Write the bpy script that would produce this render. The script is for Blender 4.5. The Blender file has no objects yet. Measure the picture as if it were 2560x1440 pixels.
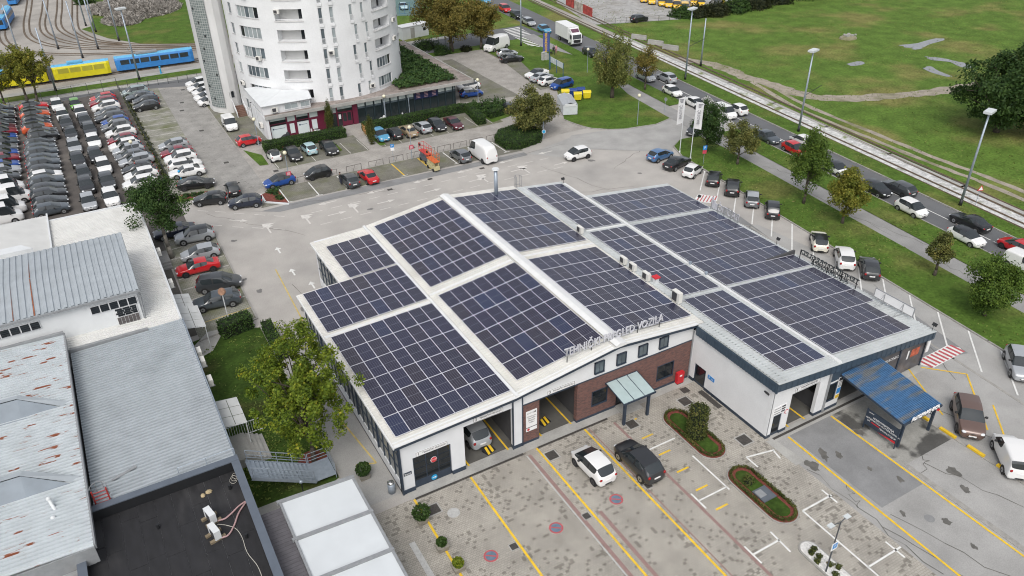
import bpy, math, random
import numpy as np
from mathutils import Matrix, Vector

random.seed(7)
RNG = np.random.default_rng(11)
SC = bpy.context.scene
COL = SC.collection
R = math.radians

# ------------------------------------------------------------------ camera
def cam_matrix(yaw, pitch, roll, loc):
    cy, sy = math.cos(yaw), math.sin(yaw)
    f = Vector((-sy * math.cos(pitch), cy * math.cos(pitch), -math.sin(pitch)))
    r = Vector((cy, sy, 0)); u = r.cross(f)
    r2 = r * math.cos(roll) + u * math.sin(roll)
    u2 = u * math.cos(roll) - r * math.sin(roll)
    m = Matrix((r2, u2, -f)).transposed().to_4x4(); m.translation = Vector(loc)
    return m
cd = bpy.data.cameras.new('camera'); cam = bpy.data.objects.new('camera', cd); COL.objects.link(cam)
cd.sensor_fit = 'HORIZONTAL'; cd.sensor_width = 36.0; cd.lens = 1950.6 / 2560 * 36
cd.clip_start = 0.5; cd.clip_end = 3000
cam.matrix_world = cam_matrix(R(-29.31518), R(31.88878), R(-0.926486), (-12.58, -39.01, 42.5))
SC.camera = cam

# ------------------------------------------------------------------ sky and sun (overcast day)
SUN_EL, SUN_AZ = R(52), R(215)          # azimuth clockwise from +Y
w = bpy.data.worlds.new('World'); SC.world = w; w.use_nodes = True
nt = w.node_tree; bg = nt.nodes['Background']
sky = nt.nodes.new('ShaderNodeTexSky'); sky.sky_type = 'NISHITA'; sky.sun_disc = False
sky.sun_elevation = SUN_EL; sky.sun_rotation = SUN_AZ
sky.air_density = 1.0; sky.dust_density = 4.0; sky.ozone_density = 1.0
hs = nt.nodes.new('ShaderNodeHueSaturation'); hs.inputs['Saturation'].default_value = 0.30
nt.links.new(sky.outputs[0], hs.inputs['Color']); nt.links.new(hs.outputs[0], bg.inputs['Color'])
bg.inputs['Strength'].default_value = 0.15
sd = bpy.data.lights.new('sun', 'SUN'); so = bpy.data.objects.new('sun', sd); COL.objects.link(so)
sd.energy = 0.75; sd.angle = R(28); sd.color = (1.0, 0.96, 0.9)
sv = Vector((math.sin(SUN_AZ) * math.cos(SUN_EL), math.cos(SUN_AZ) * math.cos(SUN_EL), math.sin(SUN_EL)))
so.rotation_euler = (-sv).to_track_quat('-Z', 'Y').to_euler(); so.location = (0, 0, 80)
vs = SC.view_settings; vs.view_transform = 'Standard'; vs.look = 'None'; vs.gamma = 1.0
vs.use_curve_mapping = False; vs.exposure = 0.34
SC.cycles.use_denoising = True; SC.cycles.filter_width = 1.1; SC.cycles.max_bounces = 6; SC.cycles.diffuse_bounces = 3
SC.cycles.glossy_bounces = 3; SC.cycles.transmission_bounces = 3; SC.cycles.transparent_max_bounces = 6

# ------------------------------------------------------------------ materials
MATS = {}
def mat(name, col, rough=0.8, var=0.12, scale=3.0, bump=0.0, metal=0.0, coat=0.0, col2=None, mix=(0.45, 0.7),
        detail=4.0, spec=0.5, world=True, fine=None, aniso=None, trans=0.0):
    """Principled material: base colour broken up by noise, optional second colour in patches, optional bump."""
    if name in MATS: return MATS[name]
    m = bpy.data.materials.new(name); m.use_nodes = True; n = m.node_tree; L = n.links.new
    b = n.nodes['Principled BSDF']
    b.inputs['Roughness'].default_value = rough; b.inputs['Metallic'].default_value = metal
    b.inputs['Specular IOR Level'].default_value = spec
    if coat: b.inputs['Coat Weight'].default_value = coat; b.inputs['Coat Roughness'].default_value = 0.08
    if trans: b.inputs['Transmission Weight'].default_value = trans
    b.inputs['Base Color'].default_value = (*col, 1)
    if var or col2 or bump:
        if world:
            g = n.nodes.new('ShaderNodeNewGeometry'); vec = g.outputs['Position']
        else:
            g = n.nodes.new('ShaderNodeTexCoord'); vec = g.outputs['Object']
        if aniso:
            mp = n.nodes.new('ShaderNodeMapping'); mp.inputs['Scale'].default_value = aniso
            L(vec, mp.inputs['Vector']); vec = mp.outputs[0]
        t = n.nodes.new('ShaderNodeTexNoise'); t.inputs['Scale'].default_value = scale; t.inputs['Detail'].default_value = detail
        L(vec, t.inputs['Vector'])
        rp = n.nodes.new('ShaderNodeMapRange'); rp.inputs[1].default_value = 0.3; rp.inputs[2].default_value = 0.7
        rp.inputs[3].default_value = 1 - var; rp.inputs[4].default_value = 1 + var
        L(t.outputs['Fac'], rp.inputs[0])
        base = None
        if col2:
            t2 = n.nodes.new('ShaderNodeTexNoise'); t2.inputs['Scale'].default_value = scale * 0.23; t2.inputs['Detail'].default_value = 6
            L(vec, t2.inputs['Vector'])
            r2 = n.nodes.new('ShaderNodeMapRange'); r2.interpolation_type = 'SMOOTHSTEP'
            r2.inputs[1].default_value = mix[0]; r2.inputs[2].default_value = mix[1]
            L(t2.outputs['Fac'], r2.inputs[0])
            mx = n.nodes.new('ShaderNodeMix'); mx.data_type = 'RGBA'
            mx.inputs[6].default_value = (*col, 1); mx.inputs[7].default_value = (*col2, 1)
            L(r2.outputs[0], mx.inputs[0]); base = mx.outputs[2]
        vm = n.nodes.new('ShaderNodeVectorMath'); vm.operation = 'SCALE'
        if base: L(base, vm.inputs[0])
        else: vm.inputs[0].default_value = col
        fac = rp.outputs[0]
        if fine:
            t3 = n.nodes.new('ShaderNodeTexNoise'); t3.inputs['Scale'].default_value = fine[0]; t3.inputs['Detail'].default_value = 3
            L(vec, t3.inputs['Vector'])
            r3 = n.nodes.new('ShaderNodeMapRange'); r3.inputs[1].default_value = 0.3; r3.inputs[2].default_value = 0.7
            r3.inputs[3].default_value = 1 - fine[1]; r3.inputs[4].default_value = 1 + fine[1]
            L(t3.outputs['Fac'], r3.inputs[0])
            mm = n.nodes.new('ShaderNodeMath'); mm.operation = 'MULTIPLY'; L(fac, mm.inputs[0]); L(r3.outputs[0], mm.inputs[1]); fac = mm.outputs[0]
        L(fac, vm.inputs['Scale']); L(vm.outputs[0], b.inputs['Base Color'])
        if bump:
            bp = n.nodes.new('ShaderNodeBump'); bp.inputs['Strength'].default_value = bump; bp.inputs['Distance'].default_value = 0.05
            L((t3 if fine else t).outputs['Fac'], bp.inputs['Height']); L(bp.outputs[0], b.inputs['Normal'])
    MATS[name] = m
    return m

def paver_mat(name, col, mortar, bw=0.22, bh=0.11, stain=None, stain_col=(0.1, 0.095, 0.08), var=0.1, rot=0.0, moss=None):
    """Concrete block paving: brick texture in world position, stones of uneven tone, dark stained stones in patches."""
    if name in MATS: return MATS[name]
    m = bpy.data.materials.new(name); m.use_nodes = True; n = m.node_tree; L = n.links.new
    b = n.nodes['Principled BSDF']; b.inputs['Roughness'].default_value = 0.85
    g = n.nodes.new('ShaderNodeNewGeometry'); mp = n.nodes.new('ShaderNodeMapping'); mp.inputs['Rotation'].default_value = (0, 0, rot)
    L(g.outputs['Position'], mp.inputs['Vector'])
    bt = n.nodes.new('ShaderNodeTexBrick'); bt.inputs['Scale'].default_value = 1.0
    bt.inputs['Brick Width'].default_value = bw; bt.inputs['Row Height'].default_value = bh
    bt.inputs['Mortar Size'].default_value = 0.010; bt.inputs['Bias'].default_value = 0.0
    c1 = tuple(c * (1 - var) for c in col); c2 = tuple(c * (1 + var) for c in col)
    bt.inputs['Color1'].default_value = (*c1, 1); bt.inputs['Color2'].default_value = (*c2, 1); bt.inputs['Mortar'].default_value = (*mortar, 1)
    L(mp.outputs[0], bt.inputs['Vector'])
    out = bt.outputs['Color']
    if moss:
        t = n.nodes.new('ShaderNodeTexNoise'); t.inputs['Scale'].default_value = 0.35; t.inputs['Detail'].default_value = 8
        L(g.outputs['Position'], t.inputs['Vector'])
        r2 = n.nodes.new('ShaderNodeMapRange'); r2.inputs[1].default_value = 0.45; r2.inputs[2].default_value = 0.75; r2.inputs[4].default_value = moss[1]
        L(t.outputs['Fac'], r2.inputs[0])
        mx = n.nodes.new('ShaderNodeMix'); mx.data_type = 'RGBA'; L(r2.outputs[0], mx.inputs[0]); L(out, mx.inputs[6]); mx.inputs[7].default_value = (*moss[0], 1)
        out = mx.outputs[2]
    if stain:
        v = n.nodes.new('ShaderNodeTexWhiteNoise'); v.noise_dimensions = '2D'
        sn = n.nodes.new('ShaderNodeVectorMath'); sn.operation = 'SNAP'; sn.inputs[1].default_value = (bw, bh * 1.2, 1)
        L(mp.outputs[0], sn.inputs[0]); L(sn.outputs[0], v.inputs['Vector'])
        t = n.nodes.new('ShaderNodeTexNoise'); t.inputs['Scale'].default_value = 0.22; t.inputs['Detail'].default_value = 4
        L(g.outputs['Position'], t.inputs['Vector'])
        r2 = n.nodes.new('ShaderNodeMapRange'); r2.inputs[1].default_value = 0.42; r2.inputs[2].default_value = 0.68; r2.inputs[3].default_value = 0.01; r2.inputs[4].default_value = stain
        L(t.outputs['Fac'], r2.inputs[0])
        lt = n.nodes.new('ShaderNodeMath'); lt.operation = 'LESS_THAN'; L(v.outputs['Value'], lt.inputs[0]); L(r2.outputs[0], lt.inputs[1])
        ml = n.nodes.new('ShaderNodeMath'); ml.operation = 'MULTIPLY'; ml.inputs[1].default_value = 0.5; L(lt.outputs[0], ml.inputs[0])
        mx = n.nodes.new('ShaderNodeMix'); mx.data_type = 'RGBA'; L(ml.outputs[0], mx.inputs[0]); L(out, mx.inputs[6]); mx.inputs[7].default_value = (*stain_col, 1)
        out = mx.outputs[2]
    t = n.nodes.new('ShaderNodeTexNoise'); t.inputs['Scale'].default_value = 0.5; t.inputs['Detail'].default_value = 7
    L(g.outputs['Position'], t.inputs['Vector'])
    rp = n.nodes.new('ShaderNodeMapRange'); rp.inputs[1].default_value = 0.3; rp.inputs[2].default_value = 0.7; rp.inputs[3].default_value = 0.82; rp.inputs[4].default_value = 1.14
    L(t.outputs['Fac'], rp.inputs[0])
    vm = n.nodes.new('ShaderNodeVectorMath'); vm.operation = 'SCALE'; L(out, vm.inputs[0]); L(rp.outputs[0], vm.inputs['Scale'])
    L(vm.outputs[0], b.inputs['Base Color'])
    bp = n.nodes.new('ShaderNodeBump'); bp.inputs['Strength'].default_value = 0.4; bp.inputs['Distance'].default_value = 0.01; bp.invert = True
    L(bt.outputs['Fac'], bp.inputs['Height']); L(bp.outputs[0], b.inputs['Normal'])
    MATS[name] = m
    return m

def leaf_mat(name, ca, cb, cc=None):
    """Leaves: every leaf takes its own tint between two or three greens."""
    if name in MATS: return MATS[name]
    m = bpy.data.materials.new(name); m.use_nodes = True; n = m.node_tree; L = n.links.new
    b = n.nodes['Principled BSDF']; b.inputs['Roughness'].default_value = 0.6; b.inputs['Specular IOR Level'].default_value = 0.25
    a = n.nodes.new('ShaderNodeAttribute'); a.attribute_name = 'tint'
    r = n.nodes.new('ShaderNodeValToRGB'); r.color_ramp.elements[0].color = (*ca, 1); r.color_ramp.elements[1].color = (*cb, 1)
    if cc: e = r.color_ramp.elements.new(0.82); e.color = (*cb, 1); r.color_ramp.elements[2].color = (*cc, 1)
    L(a.outputs['Fac'], r.inputs['Fac']); L(r.outputs[0], b.inputs['Base Color'])
    tr = n.nodes.new('ShaderNodeBsdfTranslucent'); L(r.outputs[0], tr.inputs['Color'])
    ms = n.nodes.new('ShaderNodeMixShader'); ms.inputs[0].default_value = 0.25
    L(b.outputs[0], ms.inputs[1]); L(tr.outputs[0], ms.inputs[2]); L(ms.outputs[0], n.nodes['Material Output'].inputs['Surface'])
    MATS[name] = m
    return m

# ------------------------------------------------------------------ mesh helpers
def wloc(o):
    v = Vector((0, 0, 0))
    while o is not None: v += o.location; o = o.parent
    return v

class MB:
    """Collects faces in world coordinates; build() links them as ONE mesh object."""
    def __init__(s): s.v = []; s.f = []; s.m = []
    def poly(s, pts, mi=0):
        k = len(s.v); s.v += [tuple(p) for p in pts]; s.f.append(tuple(range(k, k + len(pts)))); s.m.append(mi); return s
    def box(s, x0, y0, z0, x1, y1, z1, mi=0):
        k = len(s.v)
        s.v += [(x0, y0, z0), (x1, y0, z0), (x1, y1, z0), (x0, y1, z0), (x0, y0, z1), (x1, y0, z1), (x1, y1, z1), (x0, y1, z1)]
        s.f += [tuple(k + i for i in q) for q in ((3, 2, 1, 0), (4, 5, 6, 7), (0, 1, 5, 4), (1, 2, 6, 5), (2, 3, 7, 6), (3, 0, 4, 7))]
        s.m += [mi] * 6; return s
    def obox(s, c, sz, rz=0.0, mi=0, tilt=None):
        M = Matrix.Rotation(rz, 3, 'Z')
        if tilt: M = M @ Matrix.Rotation(tilt[1], 3, tilt[0])
        k = len(s.v); hx, hy, hz = sz[0] / 2, sz[1] / 2, sz[2] / 2
        for (x, y, z) in ((-1, -1, -1), (1, -1, -1), (1, 1, -1), (-1, 1, -1), (-1, -1, 1), (1, -1, 1), (1, 1, 1), (-1, 1, 1)):
            s.v.append(tuple(Vector(c) + M @ Vector((x * hx, y * hy, z * hz))))
        s.f += [tuple(k + i for i in q) for q in ((3, 2, 1, 0), (4, 5, 6, 7), (0, 1, 5, 4), (1, 2, 6, 5), (2, 3, 7, 6), (3, 0, 4, 7))]
        s.m += [mi] * 6; return s
    def prism(s, poly, z0, z1, mi=0, mtop=None):
        n = len(poly); k = len(s.v)
        ar = sum(poly[i][0] * poly[(i + 1) % n][1] - poly[(i + 1) % n][0] * poly[i][1] for i in range(n))
        if ar < 0: poly = poly[::-1]
        s.v += [(p[0], p[1], z0) for p in poly] + [(p[0], p[1], z1) for p in poly]
        s.f.append(tuple(k + n + i for i in range(n))); s.m.append(mi if mtop is None else mtop)
        s.f.append(tuple(k + i for i in reversed(range(n)))); s.m.append(mi)
        for i in range(n):
            j = (i + 1) % n; s.f.append((k + i, k + j, k + n + j, k + n + i)); s.m.append(mi)
        return s
    def sheet(s, poly, z, mi=0):
        n = len(poly)
        ar = sum(poly[i][0] * poly[(i + 1) % n][1] - poly[(i + 1) % n][0] * poly[i][1] for i in range(n))
        if ar < 0: poly = poly[::-1]
        return s.poly([(p[0], p[1], z) for p in poly], mi)
    def tube(s, a, b, r0, r1=None, n=8, mi=0, cap=True):
        r1 = r0 if r1 is None else r1
        a = Vector(a); b = Vector(b); d = (b - a).normalized()
        u = d.orthogonal().normalized(); v = d.cross(u); k = len(s.v)
        for (c, r) in ((a, r0), (b, r1)):
            for i in range(n):
                t = 2 * math.pi * i / n; s.v.append(tuple(c + u * (math.cos(t) * r) + v * (math.sin(t) * r)))
        for i in range(n):
            j = (i + 1) % n; s.f.append((k + i, k + j, k + n + j, k + n + i)); s.m.append(mi)
        if cap:
            s.f.append(tuple(k + i for i in reversed(range(n)))); s.f.append(tuple(k + n + i for i in range(n))); s.m += [mi, mi]
        return s
    def path(s, pts, r, n=6, mi=0):
        for a, b in zip(pts, pts[1:]): s.tube(a, b, r, r, n, mi)
        return s
    def ell(s, c, rad, n=10, m=6, mi=0, z0=-1.0):
        """ellipsoid, cut off below z0 (unit sphere height)"""
        k = len(s.v); rows = []
        for i in range(m + 1):
            ph = math.asin(z0) + (math.pi / 2 - math.asin(z0)) * i / m
            row = []
            for j in range(n):
                th = 2 * math.pi * j / n
                s.v.append((c[0] + rad[0] * math.cos(ph) * math.cos(th), c[1] + rad[1] * math.cos(ph) * math.sin(th), c[2] + rad[2] * math.sin(ph))); row.append(len(s.v) - 1)
            rows.append(row)
        for a, b in zip(rows, rows[1:]):
            for j in range(n):
                q = (j + 1) % n; s.f.append((a[j], a[q], b[q], b[j])); s.m.append(mi)
        return s
    def mesh(s, name, mats, off=Vector((0, 0, 0)), smooth=False):
        me = bpy.data.meshes.new(name)
        me.from_pydata([(v[0] - off.x, v[1] - off.y, v[2] - off.z) for v in s.v], [], s.f)
        for m in (mats if isinstance(mats, (list, tuple)) else [mats]): me.materials.append(m)
        me.polygons.foreach_set('material_index', s.m)
        if smooth: me.polygons.foreach_set('use_smooth', [True] * len(s.f))
        me.update(); return me
    def build(s, name, mats, parent=None, smooth=False, base=None):
        off = wloc(parent) if parent is not None else Vector(base or (0, 0, 0))
        o = bpy.data.objects.new(name, s.mesh(name, mats, off, smooth)); COL.objects.link(o)
        if parent is not None: o.parent = parent
        else: o.location = off
        return o

def tag(o, label, cat, group=None):
    o['label'] = label; o['category'] = cat
    if group: o['group'] = group
    return o
def thing(name, label, cat, loc=(0, 0, 0), rz=0.0, group=None):
    o = bpy.data.objects.new(name, None); COL.objects.link(o); o.empty_display_size = 0.3
    o.location = loc; o.rotation_euler = (0, 0, rz); return tag(o, label, cat, group)
def struct(name, mb, m, label=None, kind='structure', parent=None, smooth=False):
    o = mb.build(name, m, parent, smooth)
    if parent is None: o['kind'] = kind
    if label: o['label'] = label
    return o
def inst(name, me, parent, loc=(0, 0, 0), rot=(0, 0, 0), scale=None):
    o = bpy.data.objects.new(name, me); COL.objects.link(o); o.parent = parent; o.location = loc; o.rotation_euler = rot
    if scale: o.scale = scale
    return o
def glyphs(body, size, extrude=0.02, bold=0.0, align='CENTER', valign='CENTER'):
    c = bpy.data.curves.new('glyphs', 'FONT'); c.body = body; c.size = size; c.extrude = extrude; c.align_x = align; c.align_y = valign
    c.offset = bold; c.resolution_u = 2
    ob = bpy.data.objects.new('glyphs', c); COL.objects.link(ob); me = bpy.data.meshes.new_from_object(ob.evaluated_get(bpy.context.evaluated_depsgraph_get()))
    bpy.data.objects.remove(ob); me.materials.clear(); return me
def lettering(body, size, m, parent, loc, xdir, updir, extrude=0.02, align='CENTER', name='lettering', bold=0.0, spacing=1.0):
    """flat letters standing in the plane of xdir and updir, in world coordinates"""
    o = bpy.data.objects.new(name, glyphs(body, size, extrude, bold, align)); o.data.materials.append(m); COL.objects.link(o)
    x = Vector(xdir).normalized(); u = Vector(updir).normalized(); z = x.cross(u); y = z.cross(x)
    M = Matrix((x, y, z)).transposed().to_4x4(); M.translation = Vector(loc) - wloc(parent)
    o.parent = parent; o.matrix_basis = M
    return o
ORD = ['first', 'second', 'third', 'fourth', 'fifth', 'sixth', 'seventh', 'eighth', 'ninth', 'tenth', 'eleventh', 'twelfth', 'thirteenth',
       'fourteenth', 'fifteenth', 'sixteenth', 'seventeenth', 'eighteenth', 'nineteenth', 'twentieth', 'twenty-first', 'twenty-second']

# shared materials
WHITE = mat('white_render', (0.68, 0.69, 0.70), 0.85, 0.05, 0.6, fine=(9.0, 0.03))
WHITEP = mat('white_sheet_metal', (0.62, 0.64, 0.65), 0.5, 0.05, 1.2)
NAVY = mat('navy_metal', (0.028, 0.042, 0.065), 0.5, 0.15, 2.0)
BLACKM = mat('black_metal', (0.015, 0.016, 0.018), 0.5, 0.1, 4.0)
GALV = mat('galvanised_steel', (0.33, 0.38, 0.44), 0.42, 0.1, 3.0, metal=0.35)
GREYM = mat('grey_metal', (0.25, 0.26, 0.27), 0.5, 0.1, 3.0)
DGLASS = mat('dark_glass', (0.012, 0.016, 0.02), 0.07, 0.0, spec=0.6)
GLASSB = mat('window_glass', (0.10, 0.125, 0.14), 0.08, 0.25, 0.8, spec=0.6)
CURTAIN = mat('curtained_glass', (0.30, 0.34, 0.35), 0.12, 0.25, 0.7, spec=0.6)
YELLOW = mat('yellow_road_paint', (0.72, 0.47, 0.025), 0.75, 0.14, 2.5, col2=(0.55, 0.38, 0.07), mix=(0.5, 0.8))
WPAINT = mat('white_road_paint', (0.66, 0.66, 0.64), 0.75, 0.1, 2.5)
WPAINT2 = mat('worn_white_road_paint', (0.56, 0.54, 0.51), 0.8, 0.12, 3.0)
RPAINT = mat('red_road_paint', (0.42, 0.09, 0.10), 0.8, 0.15, 3.0)

# ================================================================== the ground
GRASS = mat('grass_field', (0.088, 0.150, 0.026), 0.95, 0.25, 0.35, bump=0.6, col2=(0.165, 0.165, 0.052), mix=(0.46, 0.68), detail=8, spec=0.15, fine=(2.6, 0.25))
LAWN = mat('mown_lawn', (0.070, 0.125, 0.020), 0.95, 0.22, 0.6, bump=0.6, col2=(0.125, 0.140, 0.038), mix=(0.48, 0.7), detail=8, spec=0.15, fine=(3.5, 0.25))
LAWN2 = mat('dark_garden_lawn', (0.038, 0.070, 0.012), 0.95, 0.3, 0.7, bump=0.6, col2=(0.075, 0.068, 0.028), mix=(0.55, 0.72), detail=8, spec=0.15, fine=(4.0, 0.25))  # darker green than the mown lawn, with brownish patches
ASPH = mat('pale_worn_asphalt', (0.385, 0.365, 0.340), 0.9, 0.10, 0.35, bump=0.25, col2=(0.315, 0.303, 0.287), mix=(0.45, 0.75), detail=7, fine=(14.0, 0.10))
ASPHG = mat('grey_yard_asphalt', (0.335, 0.330, 0.318), 0.9, 0.12, 0.4, bump=0.25, col2=(0.255, 0.252, 0.243), mix=(0.48, 0.74), detail=7, fine=(14.0, 0.10))
PATCH = mat('asphalt_patch', (0.215, 0.217, 0.218), 0.9, 0.12, 0.6, col2=(0.16, 0.16, 0.16), mix=(0.55, 0.75), detail=7, fine=(16.0, 0.10))
ROAD = mat('road_asphalt', (0.118, 0.122, 0.128), 0.85, 0.10, 0.3, col2=(0.15, 0.152, 0.155), mix=(0.5, 0.75), detail=7, fine=(16.0, 0.10))
LOTA = mat('brown_lot_asphalt', (0.095, 0.085, 0.078), 0.9, 0.2, 0.5, col2=(0.14, 0.125, 0.11), mix=(0.5, 0.72), detail=7, fine=(14.0, 0.1))
CONC = mat('yard_concrete', (0.335, 0.315, 0.285), 0.9, 0.16, 0.25, col2=(0.225, 0.21, 0.19), mix=(0.46, 0.68), detail=8, fine=(5.0, 0.12))
CONC2 = mat('pale_concrete', (0.36, 0.355, 0.335), 0.9, 0.12, 0.8, col2=(0.27, 0.265, 0.25), mix=(0.5, 0.75), detail=7, fine=(8.0, 0.08))
WETC = mat('wet_wash_bay_concrete', (0.29, 0.285, 0.262), 0.8, 0.15, 1.0, col2=(0.075, 0.073, 0.068), mix=(0.54, 0.60), detail=7, fine=(9.0, 0.1))
KERB = mat('kerb_concrete', (0.30, 0.29, 0.27), 0.9, 0.15, 2.0, fine=(9.0, 0.1))
FOOT = mat('footway_asphalt', (0.265, 0.262, 0.255), 0.9, 0.12, 0.5, col2=(0.20, 0.198, 0.192), mix=(0.5, 0.72), detail=7, fine=(12.0, 0.1))
GRAV = mat('pale_track_gravel', (0.50, 0.50, 0.49), 0.95, 0.28, 1.2, bump=0.8, col2=(0.17, 0.20, 0.08), mix=(0.57, 0.66), detail=9, fine=(5.0, 0.2))
GRAVY = mat('grey_yard_gravel', (0.34, 0.335, 0.325), 0.95, 0.22, 0.9, bump=0.6, col2=(0.27, 0.26, 0.235), mix=(0.45, 0.7), detail=8, fine=(6.0, 0.15))
DIRT = mat('trodden_dirt', (0.300, 0.265, 0.215), 0.95, 0.2, 0.8, bump=0.5, col2=(0.185, 0.175, 0.105), mix=(0.50, 0.70), detail=8, fine=(7.0, 0.12))
MULCH = mat('red_bark_mulch', (0.17, 0.045, 0.032), 0.95, 0.35, 6.0, bump=0.8, fine=(22.0, 0.3))
PAV = paver_mat('forecourt_paving_blocks', (0.365, 0.342, 0.300), (0.19, 0.175, 0.15), 0.24, 0.165, stain=0.24, stain_col=(0.085, 0.075, 0.06), var=0.08)
PAVC = paver_mat('court_paving_blocks', (0.355, 0.335, 0.308), (0.20, 0.185, 0.165), 0.22, 0.14, var=0.08, rot=0.78)
PAVD = paver_mat('bay_paving_blocks', (0.185, 0.178, 0.150), (0.085, 0.085, 0.06), 0.24, 0.24, var=0.12, rot=0.4, moss=((0.12, 0.13, 0.055), 0.8))
PAVG = paver_mat('grassed_bay_paving', (0.27, 0.262, 0.23), (0.055, 0.075, 0.025), 0.36, 0.30, var=0.08, moss=((0.10, 0.115, 0.035), 0.9))
PAVR = paver_mat('drive_paving_blocks', (0.30, 0.292, 0.275), (0.18, 0.17, 0.155), 0.22, 0.14, var=0.09, rot=0.3, stain=0.03)
WATER = mat('puddle_water', (0.20, 0.205, 0.21), 0.12, 0.1, 0.5, spec=0.5)

def lx(a, b): return lambda y: a + b * y
KL, SN, SF = lx(54.6, .105), lx(61.7, .108), lx(64.7, .108)
RN, RFAR, TN, TF = lx(69.0, .088), lx(74.6, .100), lx(77.3, .118), lx(80.9, .105)
def band(fa, fb, y0, y1, n=8):
    ys = [y0 + (y1 - y0) * i / n for i in range(n + 1)]
    return [(fa(y), y) for y in ys] + [(fb(y), y) for y in reversed(ys)]
def ground(name, poly, z, m, label=None):
    return struct(name, MB().sheet(poly, z), m, label)
def rect(x0, y0, x1, y1): return [(x0, y0), (x1, y0), (x1, y1), (x0, y1)]

GR = ground('ground', rect(-900, -900, 900, 900), 0.0, GRASS)
CP = ground('car_park', rect(-30, -80, 80, 60), 0.010, ASPH)
YA = ground('yard_lane', [(26.85, -80), (64, -80), (56, -8.9), (52.6, 18), (45.3, 18), (45.3, -8.9), (26.85, -8.9)], 0.018, ASPHG)
FC = ground('forecourt', rect(-9.6, -80, 26.85, -0.75), 0.026, PAV)
ground('apron', rect(0.3, -0.75, 26.6, 0.25), 0.034, CONC2)
ground('apron', rect(26.9, -9.75, 46, -8.9), 0.034, CONC2)
ground('ramp', [(26.53, -9.27), (27.24, -9.54), (27.56, -12.30), (26.55, -12.34)], 0.040, CONC2)
ground('wash_bay_floor', rect(33.35, -16.4, 39.2, -9.7), 0.030, WETC)
ground('asphalt_patch', rect(28.6, -18.3, 33.2, -9.7), 0.030, PATCH)
ground('asphalt_patch', [(45.6, -8.8), (50.4, -10.2), (51.8, -3), (51, 8), (45.4, 8)], 0.030, PATCH)
ground('asphalt_patch', [(49, 26.5), (52.8, 23.0), (51.0, 13), (45.5, 14), (45.5, 25.9)], 0.030, PATCH)
ground('asphalt_patch', [(3.30, 52.12), (6.91, 52.44), (18.99, 52.44), (40.57, 51.51), (40.53, 50.31), (18.83, 50.62), (5.16, 50.73), (-0.09, 54.32)], 0.022, PATCH)
ground('asphalt_patch', [(40.75, 50.70), (50.65, 53.24), (63.13, 49.87), (65.26, 47.72), (59.55, 45.41), (51.19, 47.81), (44.78, 46.48)], 0.022, ASPHG)
ground('side_path', rect(-3.3, 0.2, -0.05, 24), 0.022, ASPHG)
CT = ground('court', [(-3.2, 57.6), (42, 57.9), (38.85, 53.11), (48.80, 54.78), (54.62, 54.76), (53.12, 60.33), (62, 77), (66.2, 86), (67.5, 103), (44, 104), (12, 100), (5.5, 110), (0, 112), (-0.4, 62)], 0.020, PAVC)
ground('drive', [(-0.3, 61), (1.2, 56.5), (5.6, 59.5), (5.6, 108), (0.2, 111)], 0.030, PAVR)
ground('parking_bays', [(-5.4, 62.3), (-0.3, 61), (0.1, 100), (0.2, 112), (-6, 113.5)], 0.030, PAVG)
ground('parking_bays', [(3.4, 53.0), (40.8, 52.2), (40.8, 57.8), (6.2, 57.9)], 0.030, PAVD)
ground('parking_bays', rect(8.6, 64.0, 22.0, 71.0), 0.030, PAVD)
ground('parking_bays', rect(24.0, 64.0, 44.2, 71.2), 0.030, PAVD)
ground('parking_bays', [(5.6, 75.8), (11, 75.8), (10.2, 92), (6.2, 96), (5.6, 108)], 0.030, PAVD)
ground('parking_bays', [(42.45, 75.70), (52.83, 73.61), (52.94, 100.17), (50.80, 100.22), (46.39, 84.21)], 0.030, PAVD)
ground('parking_bays', [(60.79, 100.24), (65.58, 95.44), (61.57, 74.61), (57.42, 74.57), (60.65, 93.92)], 0.030, PAVD)
ground('parking_bays', [(-8.9, 27.4), (-3.4, 28.4), (-3.1, 50.5), (-8.6, 51.5)], 0.022, PAVG)
ground('car_lot', [(-70, 45), (-5.4, 45), (-5.2, 65), (-6.1, 114.5), (-24.5, 111.5), (-70, 108)], 0.016, LOTA)
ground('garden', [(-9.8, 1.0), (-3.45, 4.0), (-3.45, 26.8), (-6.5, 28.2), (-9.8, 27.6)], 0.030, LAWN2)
ground('yard_pavement', [(-9.9, 26.5), (-8.0, 28.6), (-6.4, 28.4), (-8.2, 25.2), (-9.9, 24.5)], 0.036, CONC2)
struct('flower_bed', MB().ell((-4.6, 6.6, 0.03), (1.15, 1.3, 0.10), 18, 3, z0=0.0), MULCH, smooth=True)

# the tram yard, the service road and its verges at the back
ground('tram_yard', rect(-160, 120.5, 48, 360), 0.010, CONC)
ground('yard_lawn', [(-7.76, 168.05), (-5.53, 169.71), (-1.93, 201.26), (3.22, 237.98), (54.79, 202.92), (17.67, 138.71), (12.57, 140.07), (6.97, 142.91), (1.95, 146.92), (-3.44, 155.54)], 0.030, LAWN)
SR = ground('service_road', rect(-160, 106.5, 78, 116.2), 0.012, ROAD)
ground('footway', rect(-160, 115.2, 60, 117.0), 0.024, CONC2)
ground('verge', rect(-160, 117.0, 40, 120.6), 0.034, LAWN)
ground('footway', rect(-160, 120.6, 40, 122.6), 0.020, CONC2)

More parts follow.
